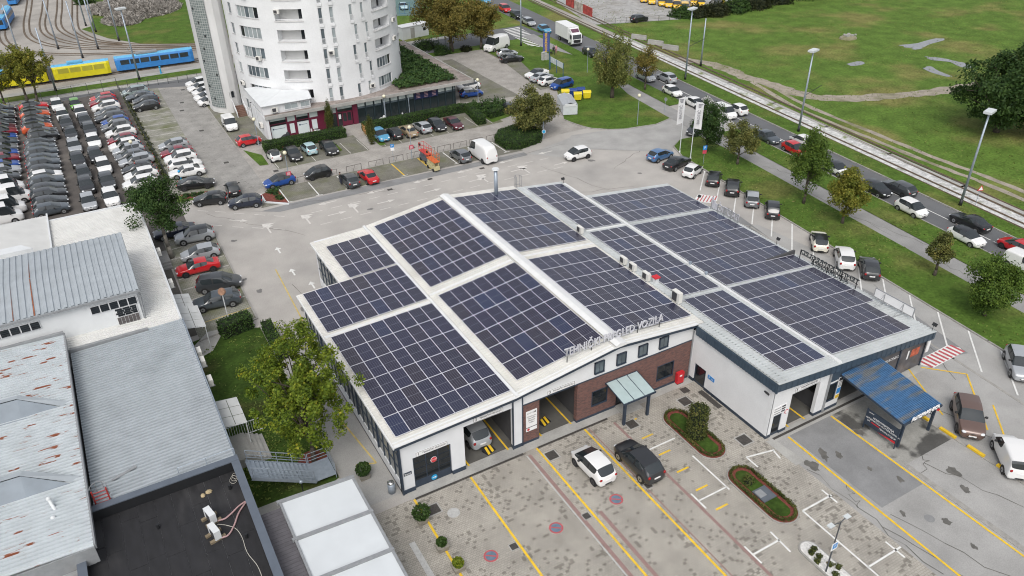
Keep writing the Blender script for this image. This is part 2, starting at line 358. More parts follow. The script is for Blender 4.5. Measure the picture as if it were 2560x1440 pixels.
# the street on the right: lawn, footway, verge, carriageway, verge, tram track, meadow
LW = ground('lawn', [(KL(y), y) for y in (-70, -40, -10, 5, 20, 34, 38.5)] + [(60.0, 42.0), (62.5, 43.6), (65.9, 43.4)] + [(SN(y), y) for y in (38, 20, 0, -30, -70)], 0.11, LAWN)
ground('footway', band(SN, SF, -70, 108), 0.060, FOOT)
ground('verge', band(SF, RN, -70, 42.5), 0.11, LAWN)
ground('verge', band(SF, RN, 56, 97), 0.11, LAWN)
RD = ground('road', band(RN, RFAR, -70, 300, 12), 0.030, ROAD)
ground('junction', [(80, 57), (66.0, 51.5), (58, 52.0), (50, 53.5), (46, 50), (58.5, 40.5), (60, 42), (66, 44), (73.2, 42.5)], 0.036, ASPHG)
ground('verge', band(RFAR, TN, -70, 96), 0.11, LAWN)
ground('tram_track_bed', band(TN, TF, -70, 98), 0.05, GRAV)
ground('tram_track_bed', band(TN, TF, 98, 320), 0.05, CONC)
ground('lawn', [(42.07, 57.22), (52.72, 59.72), (54.22, 54.20), (58.15, 51.35), (63.57, 50.42), (67.16, 51.34), (68.84, 64.53), (75.61, 85.00), (72.36, 98.14), (68.67, 102.36), (61.11, 103.93), (61.11, 93.62), (63.59, 92.03), (60.43, 79.47), (59.76, 71.79), (59.16, 68.37), (54.65, 62.92)][1:], 0.07, LAWN)
ground('gravel_yard', [(110.33, 165.15), (97.24, 130.89), (91.65, 108.09), (98.50, 105.39), (111.40, 101.49), (119.20, 110.00), (134.62, 109.36), (177.28, 134.68)], 0.016, GRAVY)
def ribbon(pts, wd, z, m, name, kind='structure', jitter=0.0):
    a, b = [], []
    for i, p in enumerate(pts):
        q0 = pts[max(i - 1, 0)]; q1 = pts[min(i + 1, len(pts) - 1)]
        d = Vector((q1[0] - q0[0], q1[1] - q0[1])).normalized(); nx, ny = -d.y, d.x
        wl = wd * (1 + random.uniform(-jitter, jitter)); wr = wd * (1 + random.uniform(-jitter, jitter))
        a.append((p[0] + nx * wl / 2, p[1] + ny * wl / 2, z)); b.append((p[0] - nx * wr / 2, p[1] - ny * wr / 2, z))
    mb = MB()
    for i in range(len(pts) - 1): mb.poly([b[i], b[i + 1], a[i + 1], a[i]])
    o = mb.build(name, m); o['kind'] = kind
    return o
def spline(pts, n=8):
    out = []
    P = [pts[0]] + list(pts) + [pts[-1]]
    for i in range(1, len(P) - 2):
        p0, p1, p2, p3 = (Vector(q).to_2d() for q in P[i - 1:i + 3])
        for k in range(n):
            t = k / n
            out.append(tuple(0.5 * ((2 * p1) + (p2 - p0) * t + (2 * p0 - 5 * p1 + 4 * p2 - p3) * t * t + (3 * p1 - p0 - 3 * p2 + p3) * t ** 3)))
    out.append(tuple(pts[-1])); return out
ribbon(spline([(89.71, 76.96), (93.12, 70.60), (92.51, 62.54), (93.19, 55.41), (93.42, 49.28), (96.11, 44.86), (102.15, 41.79), (110.59, 38.96), (118.68, 37.17), (125.10, 36.28)], 6), 3.0, 0.012, DIRT, 'dirt_path', jitter=0.3)
for dx in (0, 2.1):
    ribbon(spline([(x + dx, y) for x, y in ((91.43, 58.43), (87.78, 44.88), (86.65, 31.43), (85.79, 19.48), (85.68, 10.77), (84.43, -1.31))], 6), 0.9, 0.018, DIRT, 'dirt_path', jitter=0.3)
for pts in ([(132.71, 61.05), (137.59, 59.73), (145.39, 60.34), (145.79, 58.16), (139.70, 57.63), (133.59, 56.23), (132.16, 57.50)],
            [(130.47, 53.15), (132.58, 50.81), (132.90, 47.69), (133.22, 44.36), (130.56, 42.43), (129.61, 44.23), (131.66, 48.49), (129.14, 51.06)],
            [(123.26, 48.28), (126.11, 48.28), (124.51, 45.09), (123.51, 41.70), (122.26, 41.93), (122.11, 44.58)],
            [(113.88, 57.33), (117.96, 57.25), (117.16, 55.24), (113.74, 55.57)]):
    c = Vector((sum(p[0] for p in pts) / len(pts), sum(p[1] for p in pts) / len(pts)))
    sm = spline(pts + [pts[0]], 5)[:-1]
    sm = [(c.x + (x - c.x) * (.85 + random.uniform(-.08, .08)), c.y + (y - c.y) * (.85 + random.uniform(-.08, .08))) for x, y in sm]
    mb = MB()
    for i in range(len(sm)): mb.poly([(c.x, c.y, .014 + .0004 * i), (*sm[i], .014 + .0004 * i), (*sm[(i + 1) % len(sm)], .014 + .0004 * i)])
    struct('puddle', mb, WATER)

# kerbs
def kerb(pts, wd=0.16, h=0.13, m=KERB, z0=0.0):
    mb = MB()
    for a, b in zip(pts, pts[1:]):
        d = Vector((b[0] - a[0], b[1] - a[1])); L_ = d.length; ang = math.atan2(d.y, d.x)
        mb.obox(((a[0] + b[0]) / 2, (a[1] + b[1]) / 2, z0 + h / 2), (L_ + wd * 0.5, wd, h), ang)
    o = mb.build('kerb', m); o['kind'] = 'structure'; return o
kerb([(KL(y), y) for y in (-60, -40, -25, -10, 5, 20, 34, 38.5)] + [(60.0, 42.0), (62.5, 43.6), (65.9, 43.4)])
kerb([(RFAR(y), y) for y in range(-60, 97, 12)], h=0.16)
kerb([(RN(y), y) for y in range(-60, 43, 12)], h=0.14)
kerb([(52.72, 59.72), (53.25, 56.03), (54.22, 54.20), (55.99, 52.49), (58.15, 51.35), (63.57, 50.42), (67.16, 51.34)])
kerb([(-3.35, 0.5), (-3.35, 27.0)]); kerb([(-3.3, 28.4), (-3.05, 51)]); kerb([(-8.9, 27.4), (-3.4, 28.4)])
kerb([(5.6, 75.6), (5.6, 106)], h=0.06)
kerb([(8.4, 63.9), (8.4, 71)], h=0.08)
kerb([(33.6, -80), (33.6, -16.6)], wd=0.45, h=0.06); kerb([(39.3, -80), (39.3, -9.8)], wd=0.22, h=0.07)
kerb([(45.6, 26.5)] + [(KL(y) - 5.0, y) for y in (18, 5, -10, -40)], wd=0.25, h=0.035)
kerb([(-160, 117.0), (40, 117.0)], h=0.12)
for f in (TF,):
    kerb([(f(y) + 0.2, y) for y in range(-60, 98, 12)], wd=0.7, h=0.12, m=CONC2)

# rails
RAILM = mat('rusty_rail', (0.17, 0.125, 0.085), 0.7, 0.25, 3.0)
GROOVE = mat('rail_groove', (0.125, 0.10, 0.075), 0.95, 0.25, 2.0)
def track(pts, z=0.02, n=6):
    sp = spline(pts, n); mb = MB(); 
    for sgn in (-0.5, 0.5):
        L_, Rr = [], []
        for i, p in enumerate(sp):
            q0 = sp[max(i - 1, 0)]; q1 = sp[min(i + 1, len(sp) - 1)]
            d = Vector((q1[0] - q0[0], q1[1] - q0[1])).normalized(); nx, ny = -d.y, d.x
            for off, lst in ((0.21, L_), (-0.21, Rr)): lst.append((p[0] + nx * (sgn * 1.15 + off), p[1] + ny * (sgn * 1.15 + off)))
        for i in range(len(sp) - 1):
            mb.poly([(*Rr[i], z + .012), (*Rr[i + 1], z + .012), (*L_[i + 1], z + .012), (*L_[i], z + .012)], 0)
            c0 = ((L_[i][0] + Rr[i][0]) / 2, (L_[i][1] + Rr[i][1]) / 2, z + .06); c1 = ((L_[i + 1][0] + Rr[i + 1][0]) / 2, (L_[i + 1][1] + Rr[i + 1][1]) / 2, z + .06)
            mb.tube(c0, c1, 0.05, 0.05, 4, 1, cap=False)
    o = mb.build('tram_track', [GROOVE, RAILM]); o['kind'] = 'structure'; return o
track([((TN(y) + TF(y)) / 2 - 1.0, y) for y in range(-60, 280, 20)], 0.06, 2)
track([((TN(y) + TF(y)) / 2 + 1.9 + .05 * max(0, y) * .3, y) for y in range(-60, 280, 20)], 0.07, 2)
for px in ([(-15.23, 235.81), (-17.27, 200.17), (-18.43, 180.88), (-18.18, 166.73), (-15.12, 156.78), (-9.46, 149.73), (-2.26, 144.73), (6.42, 139.51), (16.79, 134.69)],
           [(-11.64, 233.38), (-13.76, 197.85), (-15.22, 177.86), (-14.65, 166.09), (-11.27, 156.62), (-6.33, 150.35), (0.17, 145.40), (7.47, 141.07), (17.15, 136.34)],
           [(-8.25, 231.09), (-10.51, 195.70), (-11.88, 177.53), (-11.35, 167.34), (-8.45, 157.57), (-3.94, 150.73), (1.81, 145.86), (7.65, 142.10), (17.37, 137.35)],
           [(-4.57, 228.61), (-7.19, 193.51), (-8.59, 173.54), (-8.29, 164.50), (-5.54, 154.50), (-1.04, 148.46)],
           [(-23.17, 183.98), (-23.49, 170.99), (-22.55, 161.57), (-19.75, 153.77), (-14.13, 147.29), (-5.60, 142.16), (4.62, 138.10), (16.50, 133.38)]):
    track(px, 0.02)
for y in (125.9,): track([(-160, y + 1.2), (-60, y + .7), (0, y), (60, y - .8)], 0.024, 6)

# ------------------------------------------------------------------ painted markings: children of the surface they lie on
def paint(parent, poly, z, m=WPAINT, name='painted_line'):
    return MB().sheet(poly, z).build(name, m, parent)
def pline(parent, a, b, wd, z, m=WPAINT, name='painted_line'):
    d = Vector((b[0] - a[0], b[1] - a[1])).normalized(); nx, ny = -d.y * wd / 2, d.x * wd / 2
    return paint(parent, [(a[0] - nx, a[1] - ny), (b[0] - nx, b[1] - ny), (b[0] + nx, b[1] + ny), (a[0] + nx, a[1] + ny)], z, m, name)
def arrow(parent, c, ang, z, m=WPAINT2, L_=2.4, s=1.0):
    pts = [(-L_ / 2, -.09), (L_ * .12, -.09), (L_ * .12, -.38), (L_ / 2, 0), (L_ * .12, .38), (L_ * .12, .09), (-L_ / 2, .09)]
    ca, sa = math.cos(ang), math.sin(ang)
    return paint(parent, [(c[0] + (x * ca - y * sa) * s, c[1] + (x * sa + y * ca) * s) for x, y in pts], z, m, 'painted_arrow')
for x, y1 in ((0.5, -40), (5.0, -40), (10.8, -40), (15.2, -40)): pline(FC, (x, -0.85), (x, y1), 0.17, 0.034, YELLOW)
pline(YA, (28.4, -9.8), (27.6, -45), 0.17, 0.040, YELLOW); pline(YA, (33.2, -9.8), (32.9, -45), 0.17, 0.040, YELLOW)
for k in range(6): pline(FC, (18.45, -2.05 - 2.1 * k), (19.55, -2.05 - 2.1 * k), 0.15, 0.034, YELLOW)
for a, b in (((20.6, -7.6), (20.6, -11.6)), ((17.95, -11.3), (20.6, -11.3)), ((17.95, -10.5), (17.95, -12.1)), ((17.95, -5.4), (20.7, -5.4)),
             ((24.0, -9.8), (26.4, -10.3)), ((26.3, -10.3), (26.1, -11.2)), ((24.0, -9.8), (24.0, -11.0)),
             ((23.6, -15.7), (26.5, -15.7)), ((26.3, -15.0), (26.3, -16.4)), ((23.6, -15.7), (23.6, -26)), ((23.6, -21.2), (26.8, -21.2)), ((26.3, -20.4), (26.3, -21.9)),
             ((20.3, -15.9), (20.2, -17.8)), ((17.9, -16.7), (20.3, -16.7)), ((17.9, -15.9), (17.9, -17.5)), ((20.2, -21.9), (20.1, -40))):
    pline(FC, a, b, 0.14, 0.036)
PINK = mat('pink_paving_row', (0.27, 0.175, 0.16), 0.9, 0.15, 5.0, fine=(20, .1))
PALE = mat('pale_paving_row', (0.42, 0.42, 0.41), 0.9, 0.12, 5.0, fine=(20, .1))
for x, m, y0, y1, wd in ((9.95, PINK, -1.2, -45, .28), (9.72, PALE, -1.2, -45, .10), (11.35, PINK, -8.5, -45, .28), (17.7, PINK, -1.5, -45, .24), (-1.2, PALE, -4.3, -9.2, .42), (15.55, PINK, -1.0, -45, .10)):
    pline(FC, (x, y0), (x, y1), wd, 0.030, m, 'coloured_paving_row')
BLUEP = mat('blue_road_paint', (0.12, 0.175, 0.235), 0.8, 0.15, 4.0)
def disc(parent, c, r, z, m, name, n=20): return paint(parent, [(c[0] + r * math.cos(2 * math.pi * i / n), c[1] + r * math.sin(2 * math.pi * i / n)) for i in range(n)], z, m, name)
for c in ((7.9, -8.2), (2.9, -8.0), (13.0, -8.2)):
    o = disc(FC, c, 0.50, 0.034, RPAINT, 'painted_roundel'); disc(o, c, 0.38, 0.038, BLUEP, 'painted_disc'); pline(o, (c[0] - .3, c[1] + .22), (c[0] + .3, c[1] - .22), 0.1, 0.042, RPAINT, 'painted_stripe')
IRON = mat('cast_iron', (0.055, 0.05, 0.045), 0.7, 0.3, 8.0)
def manhole(parent, c, s, z, m=IRON):
    o = paint(parent, [(c[0] - s * .62, c[1] - s * .62), (c[0] + s * .62, c[1] - s * .62), (c[0] + s * .62, c[1] + s * .62), (c[0] - s * .62, c[1] + s * .62)], z, CONC2, 'manhole_frame')
    paint(o, rect(c[0] - s * .5, c[1] - s * .5, c[0] + s * .5, c[1] + s * .5), z + .006, m, 'manhole_cover')
for c, s in (((1.3, -2.4), .85), ((11.4, -2.1), .85), ((24.3, -2.4), .9), ((25.2, -8.3), .95), ((18.8, -2.4), .85), ((10.3, -8.4), .5), ((4.6, -8.1), .5), ((15.8, -8.3), .5)): manhole(FC, c, s, 0.036)
disc(FC, (2.4, -3.4), 0.45, 0.036, PALE, 'manhole_cover'); disc(YA, (30.6, -20.6), 0.36, 0.028, PATCH, 'manhole_cover')
paint(FC, rect(24.9, -1.6, 25.6, -0.95), 0.036, IRON, 'drain_grate'); paint(FC, rect(26.0, -4.5, 26.5, -2.0), 0.036, IRON, 'drain_grate')
for x0, x1, y in ((0.6, 9.6, -0.86), (10.9, 17.5, -0.86)): paint(FC, rect(x0, y - .1, x1, y + .1), 0.040, IRON, 'drain_channel')
paint(YA, rect(27.2, -9.5, 40.0, -9.28), 0.044, IRON, 'drain_channel')
for c in ((25.14, 50.03), (19.31, 49.74), (50.23, 48.95), (32.76, 49.58)): paint(CP, rect(c[0] - .35, c[1] - .25, c[0] + .35, c[1] + .25), 0.026, IRON, 'drain_grate')
for c in ((27.68, 61.65), (8.20, 63.58), (1.69, 96.79), (2.58, 85.34), (3.00, 70.24), (2.44, 101.09), (3.87, 108.39)): manhole(CT, c, .7, 0.038)
# back car park: two rows of dashes and lane arrows
for y, x0, n in ((48.4, 9.1, 14), (44.75, 9.1, 14)):
    for k in range(n): pline(CP, (x0 + 2.51 * k - .72, y - max(0, k - 9) * .12), (x0 + 2.51 * k + .72, y - max(0, k - 9) * .12 - (.02 if k > 9 else 0)), 0.11, 0.026, WPAINT2)
for a in ((0.7, 52.9), (2.8, 51.2), (4.75, 49.6), (-1.2, 54.6), (-3, 56)): pline(CP, (a[0] - .55, a[1] + .45), (a[0] + .55, a[1] - .45), 0.11, 0.026, WPAINT2)
for a in ((-2.4, 51.1), (-0.3, 49.3), (1.7, 47.8), (3.8, 46.2)): pline(CP, (a[0] - .55, a[1] + .45), (a[0] + .55, a[1] - .45), 0.11, 0.026, WPAINT2)
for k in range(6): arrow(CP, (11.0 + 6.42 * k, 50.15 - .06 * k), math.pi, 0.026)
for k in range(5): arrow(CP, (11.1 + 6.42 * k, 46.6 - .03 * k), 0, 0.026)
arrow(CP, (42.9, 45.3), 0, 0.026); arrow(CP, (0.2, 51.0), R(-38), 0.026)
for c in ((2.7, 47.2), (7.4, 47.1), (13.4, 47.0), (31.3, 46.6), (37.5, 46.3)):
    pts = [(-.10, -1.5), (.10, -1.5), (.10, -.1), (.75, .35), (.45, .65), (1.15, .9), (-.35, 1.35), (-.45, .35), (-.10, .25)]
    paint(CP, [(c[0] + x, c[1] + y) for x, y in pts], 0.026, WPAINT2, 'painted_arrow')
for c in ((2.3, 41.1), (2.3, 35.5), (3.3, 31.8)): arrow(CP, c, R(90), 0.026, WPAINT, 1.6, 1.0)
YP2 = mat('faded_yellow_road_paint', (0.52, 0.40, 0.13), 0.8, 0.2, 2.0)
pline(CP, (0.85, 37), (0.4, 25), 0.13, 0.026, YP2); pline(CP, (0.4, 25), (-.45, 23.2), 0.13, 0.026, YP2); pline(CP, (-1.2, 10), (-.5, 4), 0.13, 0.028, YP2); pline(CP, (-1.9, 4.6), (-.5, 4.0), 0.13, 0.028, YP2)
# slanted bays on the right
for k in range(22):
    y = 33.0 - 3.42 * k if k < 40 else 0
    a = (KL(y) - .15, y); pline(CP if y > 18 else YA, a, (a[0] - 4.75, a[1] - 4.45), 0.15, 0.044)
for k in range(9):
    x = 6.9 + 3.95 * k
    if x > 40.6: break
    yl = k in (4,)
    pline(CP, (x, 52.9), (x, 57.5), 0.14, 0.040, WPAINT if k not in (4, 5) else YELLOW); pline(CP, (x - .45, 52.85), (x + .45, 52.85), 0.12, 0.044, WPAINT)
for x in (22.7, 26.9): pline(CP, (x, 52.9), (x, 57.5), 0.16, 0.042, YELLOW)
for k in range(8): pline(CT, (8.8 + 2.6 * k if k < 6 else 99, 64.2), (8.8 + 2.6 * k if k < 6 else 99, 69), 0.08, 0.036, WPAINT2) if k < 6 else None
for k in range(8): pline(CT, (24.6 + 2.55 * k, 64.2), (24.6 + 2.55 * k, 69), 0.08, 0.036, WPAINT2)
for k in range(18): pline(CT, (-5.2, 63.5 + 2.6 * k), (-0.1, 63.2 + 2.6 * k), 0.10, 0.036, WPAINT2)
for k in range(9): pline(CP, (-8.6, 30.4 + 2.45 * k), (-3.3, 30.8 + 2.45 * k), 0.10, 0.028, WPAINT2 if k else YP2)
# hatched no-parking patches
o = paint(YA, [(45.3, -9.2), (45.9, -10.0), (50.2, -9.9), (50.5, -9.3), (49.9, -8.5), (45.5, -8.6)], 0.046, WPAINT, 'painted_patch')
for k in range(9): paint(o, [(45.55 + .55 * k, -8.62), (45.83 + .55 * k, -8.62), (45.98 + .55 * k, -9.9), (45.7 + .55 * k, -9.9)], 0.050, RPAINT, 'painted_stripe')
o = paint(CP, [(50.3, 26.6), (51.9, 24.9), (53.8, 26.0), (52.3, 27.9)], 0.046, WPAINT, 'painted_patch')
for k in range(6): pline(o, (50.7 + .3 * k, 26.4 - .27 * k), (52.3 + .3 * k, 27.5 - .27 * k), 0.14, 0.050, RPAINT, 'painted_stripe')
pline(YA, (43.9, -8.9), (41.0, -14.3), 0.13, 0.040, YELLOW); pline(YA, (45.0, -9.4), (47.5, -12.0), 0.13, 0.044, YELLOW); pline(YA, (47.5, -12.0), (42.4, -17.2), 0.13, 0.044, YELLOW); pline(YA, (45.6, -15.6), (40.8, -20.3), 0.13, 0.040, YELLOW); pline(YA, (47.6, -19), (41.5, -25), 0.13, 0.040, YELLOW)
# carriageway lines and the zebra crossing
mid = lambda y: (RN(y) + RFAR(y)) / 2
for k in range(24): pline(RD, (mid(-60 + 5.6 * k), -60 + 5.6 * k), (mid(-60 + 5.6 * k + 5.2), -60 + 5.6 * k + 5.2), 0.14, 0.044)
for k in range(17):
    y = 96.6 + 1.12 * k; x = 72.0 + .16 * k
    pline(SR, (x - 2.0, y), (x + 2.2, y + .3), 0.55, 0.052)
# stains and cracks in the worn asphalt and paving
STAIN = mat('oil_stain', (.115, .11, .10), .7, .25, 2.0); CRACK = mat('asphalt_crack', (.10, .095, .085), .95, .2, 3.0); MEND = mat('crack_filler', (.17, .165, .16), .9, .2, 3.0)
random.seed(21)
def blob(parent, c, r, z, m, name='oil_stain', el=1.0, ang=0.0):
    pts = []
    for i in range(16):
        a = 2 * math.pi * i / 16; q = r * random.uniform(.55, 1.1); x, y = q * math.cos(a) * el, q * math.sin(a); pts.append((c[0] + x * math.cos(ang) - y * math.sin(ang), c[1] + x * math.sin(ang) + y * math.cos(ang)))
    return paint(parent, pts, z, m, name)
for c, r, e in (((30.2, -13.2), .28, 1.9), ((29.2, -12.6), .35, 2.2), ((31.0, -15.3), .2, 1.3), ((32.0, -17.2), .25, 1.5), ((29.4, -19.4), .2, 1.8), ((31.4, -21.4), .3, 1.2), ((36.0, -18.6), .5, 1.3), ((35.2, -20.2), .3, 1.6), ((37.2, -24), .35, 1.2), ((31.0, -23.6), .22, 1.5), ((42.5, -16.6), .3, 1.4), ((48.2, -6.5), .22, 1.6), ((53.0, 3.5), .2, 1.2), ((51.6, -14), .25, 1.2), ((27.6, -13.0), .5, 1.5), ((33.6, -12.2), .4, 1.4)): blob(YA, c, r, .0335, STAIN, el=e, ang=1.5 + random.uniform(-.5, .5))
for c, r, e in (((15.0, 45.6), .35, 1.5), ((4.5, 30), .5, 2.0), ((1.2, 27.5), .35, 2.5), ((22.0, 42), .4, 1.6), ((38, 40), .4, 1.4), ((28, 36), .5, 1.5), ((47, 44), .4, 1.6), ((6.2, 38), .3, 1.3), ((50, 37), .3, 1.4), ((-1.5, 46), .3, 1.4), ((-1.8, 33.5), .35, 1.3), ((-2.6, 36.6), .3, 1.2)): blob(CP, c, r, .0245, MEND, el=e, ang=random.uniform(0, 3))
def crack(parent, a, b, z, m=CRACK, wd=.045, n=9, j=.35):
    P = [(a[0] + (b[0] - a[0]) * i / n + random.uniform(-j, j) * (0 < i < n), a[1] + (b[1] - a[1]) * i / n + random.uniform(-j, j) * (0 < i < n)) for i in range(n + 1)]
    mb = MB()
    for p, q in zip(P, P[1:]):
        d = Vector((q[0] - p[0], q[1] - p[1])).normalized(); w0 = wd * random.uniform(.5, 1.4) / 2; mb.poly([(p[0] + d.y * w0, p[1] - d.x * w0, z), (q[0] + d.y * w0, q[1] - d.x * w0, z), (q[0] - d.y * w0, q[1] + d.x * w0, z), (p[0] - d.y * w0, p[1] + d.x * w0, z)])
    return mb.build('crack', m, parent)
for a, b in (((33.7, 38), (47, 34)), ((40, 46), (44, 33)), ((7, 52), (20, 49.5)), ((-2.8, 55), (6, 43)), ((15, 40), (30, 41)), ((1.5, 33), (3.4, 24)), ((48, 40), (56, 44)), ((36, 50.8), (50, 51))): crack(CP, a, b, .0255)
for a, b in (((26.95, -13), (27.3, -24)), ((28.2, -15.6), (27.2, -17.5)), ((28.6, -19), (31.5, -30)), ((27.2, -19.5), (29.2, -30)), ((35, -17), (39, -28)), ((46, -12), (53, 2)), ((40.5, -12), (44, -25)), ((46.2, 0), (52, 9)), ((33.7, -17.5), (36, -16.6))): crack(YA, a, b, .0345)
for a, b in ((( SN(30) + .6, 30), (SF(26) - .4, 26)), ((SN(12) + 1, 12), (SF(4), 4)), ((SN(2) + .5, 2), (SN(-4) + 1.5, -4)), ((SN(24) + .4, 24), (SN(8) + .9, 8))): crack(GR, a, b, .068)

# ================================================================== the inspection hall with its solar roof
ROOFM = mat('pale_ribbed_roof_sheet', (0.52, 0.545, 0.545), 0.5, 0.08, 0.8, col2=(0.43, 0.45, 0.45), mix=(0.5, 0.75), metal=0.1)
ROOFW = mat('white_ribbed_roof_sheet', (0.62, 0.61, 0.575), 0.55, 0.08, 0.8, col2=(0.50, 0.485, 0.44), mix=(0.5, 0.75))
CAPM = mat('white_ridge_cap', (0.68, 0.685, 0.68), 0.45, 0.05, 1.5)
def brick_mat():
    m = bpy.data.materials.new('brown_brick'); m.use_nodes = True; n = m.node_tree; L = n.links.new; b = n.nodes['Principled BSDF']; b.inputs['Roughness'].default_value = 0.9
    g = n.nodes.new('ShaderNodeNewGeometry'); sp = n.nodes.new('ShaderNodeSeparateXYZ'); cb = n.nodes.new('ShaderNodeCombineXYZ')
    L(g.outputs['Position'], sp.inputs[0]); ad = n.nodes.new('ShaderNodeMath'); L(sp.outputs[0], ad.inputs[0]); L(sp.outputs[1], ad.inputs[1]); L(ad.outputs[0], cb.inputs[0]); L(sp.outputs[2], cb.inputs[1])
    t = n.nodes.new('ShaderNodeTexBrick'); t.inputs['Scale'].default_value = 1; t.inputs['Brick Width'].default_value = .24; t.inputs['Row Height'].default_value = .075; t.inputs['Mortar Size'].default_value = .006
    t.inputs['Color1'].default_value = (.19, .088, .072, 1); t.inputs['Color2'].default_value = (.105, .056, .05, 1); t.inputs['Mortar'].default_value = (.15, .115, .105, 1)
    L(cb.outputs[0], t.inputs['Vector']); L(t.outputs['Color'], b.inputs['Base Color'])
    bp = n.nodes.new('ShaderNodeBump'); bp.inputs['Strength'].default_value = .5; bp.inputs['Distance'].default_value = .01; bp.invert = True; L(t.outputs['Fac'], bp.inputs['Height']); L(bp.outputs[0], b.inputs['Normal'])
    return m
BRICK = brick_mat()

def ribbed(xs, zs, y0, y1, pitch=0.30, depth=0.07, th=0.06, mi=0, axis='x', mb=None, ends=True):
    """trapezoidal sheet: profile repeats across, ribs run along the knots xs/zs (axis x: ribs run along x)"""
    mb = mb or MB(); n = max(1, int(round((y1 - y0) / pitch))); p = (y1 - y0) / n
    prof = []
    for k in range(n): a = y0 + k * p; prof += [(a, 0), (a + p * .40, 0), (a + p * .48, depth), (a + p * .92, depth)]
    prof.append((y1, 0))
    P = (lambda x, y, z: (x, y, z)) if axis == 'x' else (lambda x, y, z: (y, x, z))
    for (xa, za), (xb, zb) in zip(zip(xs, zs), list(zip(xs, zs))[1:]):
        for (ya, da), (yb, db) in zip(prof, prof[1:]):
            q = [P(xa, ya, za + da), P(xb, ya, zb + da), P(xb, yb, zb + db), P(xa, yb, za + db)]
            mb.poly(q if axis == 'x' else q[::-1], mi)
        lo = [P(xa, y0, za - th), P(xa, y1, za - th), P(xb, y1, zb - th), P(xb, y0, zb - th)]
        mb.poly(lo if axis == 'x' else lo[::-1], mi)
        for yy in (y0, y1): mb.poly([P(xa, yy, za - th), P(xb, yy, zb - th), P(xb, yy, zb), P(xa, yy, za)], mi)
    for xx, zz in ((xs[0], zs[0]), (xs[-1], zs[-1])): mb.poly([P(xx, y0, zz - th), P(xx, y1, zz - th), P(xx, y1, zz + depth * .5), P(xx, y0, zz + depth * .5)], mi)
    return mb

KN = [(-0.35, 5.05), (9.3, 5.38), (18.7, 6.65), (45.35, 3.74)]
def zr(x):
    for (x0, z0), (x1, z1) in zip(KN, KN[1:]):
        if x <= x1: return z0 + (z1 - z0) * (x - x0) / (x1 - x0)
    return KN[-1][1]

HALL = thing('inspection_hall', 'white and brick vehicle inspection hall with gabled roof under solar panels', 'building', (0, 0, 0))
for x0, x1, y0, y1, m in ((-0.35, 9.55, -0.35, 22.3, ROOFW), (3.7, 9.55, 22.3, 31.2, ROOFW)):
    ribbed([x0, 9.3, 9.55], [zr(x0), zr(9.3), zr(9.3)], y0, y1).build('roof_sheet', m, HALL)
ribbed([9.6, 18.7], [zr(9.6), zr(18.7)], -0.35, 31.3).build('roof_sheet', ROOFW, HALL)
ribbed([18.7, 27.3], [zr(18.7), zr(27.3)], -0.35, 31.3).build('roof_sheet', ROOFW, HALL)
def slab(x0, x1, y0, y1, dz, th, m, name, par, z=zr):
    mb = MB(); n = 1
    a, b = z(x0) + dz, z(x1) + dz
    top = [(x0, y0, a), (x1, y0, b), (x1, y1, b), (x0, y1, a)]; bot = [(p[0], p[1], p[2] - th) for p in top]
    mb.poly(top); mb.poly(bot[::-1])
    for i in range(4): j = (i + 1) % 4; mb.poly([bot[i], bot[j], top[j], top[i]])
    return mb.build(name, m, par)
# ridge cap, valley flashing and cross flashings
mb = MB()
for xa, xb, za, zb in ((18.2, 18.66, zr(18.2) + .16, zr(18.7) + .26), (18.62, 19.25, zr(18.7) + .26, zr(19.25) + .16)):
    mb.poly([(xa, -.5, za), (xb, -.5, zb), (xb, 31.4, zb), (xa, 31.4, za)])
mb.poly([(18.05, -.5, zr(18.05)), (19.25, -.5, zr(19.25)), (19.25, -.5, zr(19.25) + .16), (18.62, -.5, zr(18.7) + .26), (18.05, -.5, zr(18.05) + .16)])
for x in (18.05, 19.25): mb.poly([(x, -.5, zr(x)), (x, 31.4, zr(x)), (x, 31.4, zr(x) + .16), (x, -.5, zr(x) + .16)])
mb.build('ridge_cap', CAPM, HALL)
mb = MB(); mb.box(9.28, -.42, 5.36, 9.52, 31.3, 5.56); mb.build('valley_flashing', CAPM, HALL)
slab(9.6, 18.0, 15.35, 15.62, .14, .16, CAPM, 'cross_flashing', HALL); slab(19.3, 27.2, 15.35, 15.62, .14, .16, CAPM, 'cross_flashing', HALL)
slab(-.3, 9.2, 14.45, 14.75, .10, .12, CAPM, 'cross_flashing', HALL)
# front wall (y = 0) with its openings
def wall_y(name, xs, z0, z1f, y, th, m, par=HALL):
    """wall piece standing on y, x from xs[0] to xs[-1], top following z1f at every knot"""
    mb = MB(); 
    for xa, xb in zip(xs, xs[1:]):
        za, zb = z1f(xa), z1f(xb)
        mb.poly([(xa, y, z0), (xb, y, z0), (xb, y, zb), (xa, y, za)]); mb.poly([(xb, y + th, z0), (xa, y + th, z0), (xa, y + th, za), (xb, y + th, zb)])
        mb.poly([(xa, y, z0), (xa, y + th, z0), (xb, y + th, z0), (xb, y, z0)])
        mb.poly([(xa, y, za), (xb, y, zb), (xb, y + th, zb), (xa, y + th, za)])
    for x in (xs[0], xs[-1]): mb.poly([(x, y, z0), (x, y + th, z0), (x, y + th, z1f(x)), (x, y, z1f(x))])
    return mb.build(name, m, par)
under = lambda x: zr(x) - .08
c = lambda z: (lambda x: z)
PANEL = mat('white_wall_panel', (0.68, 0.695, 0.715), 0.6, 0.04, 0.8)
for k, (xa, xb) in enumerate(((0.0, 1.0), (4.0, 5.1))): wall_y('wall_panel', [xa, xb], 0.35, c(4.55), 0.0, .3, PANEL)
wall_y('wall_panel', [1.0, 4.0], 3.08, c(4.55), 0.002, .3, PANEL)
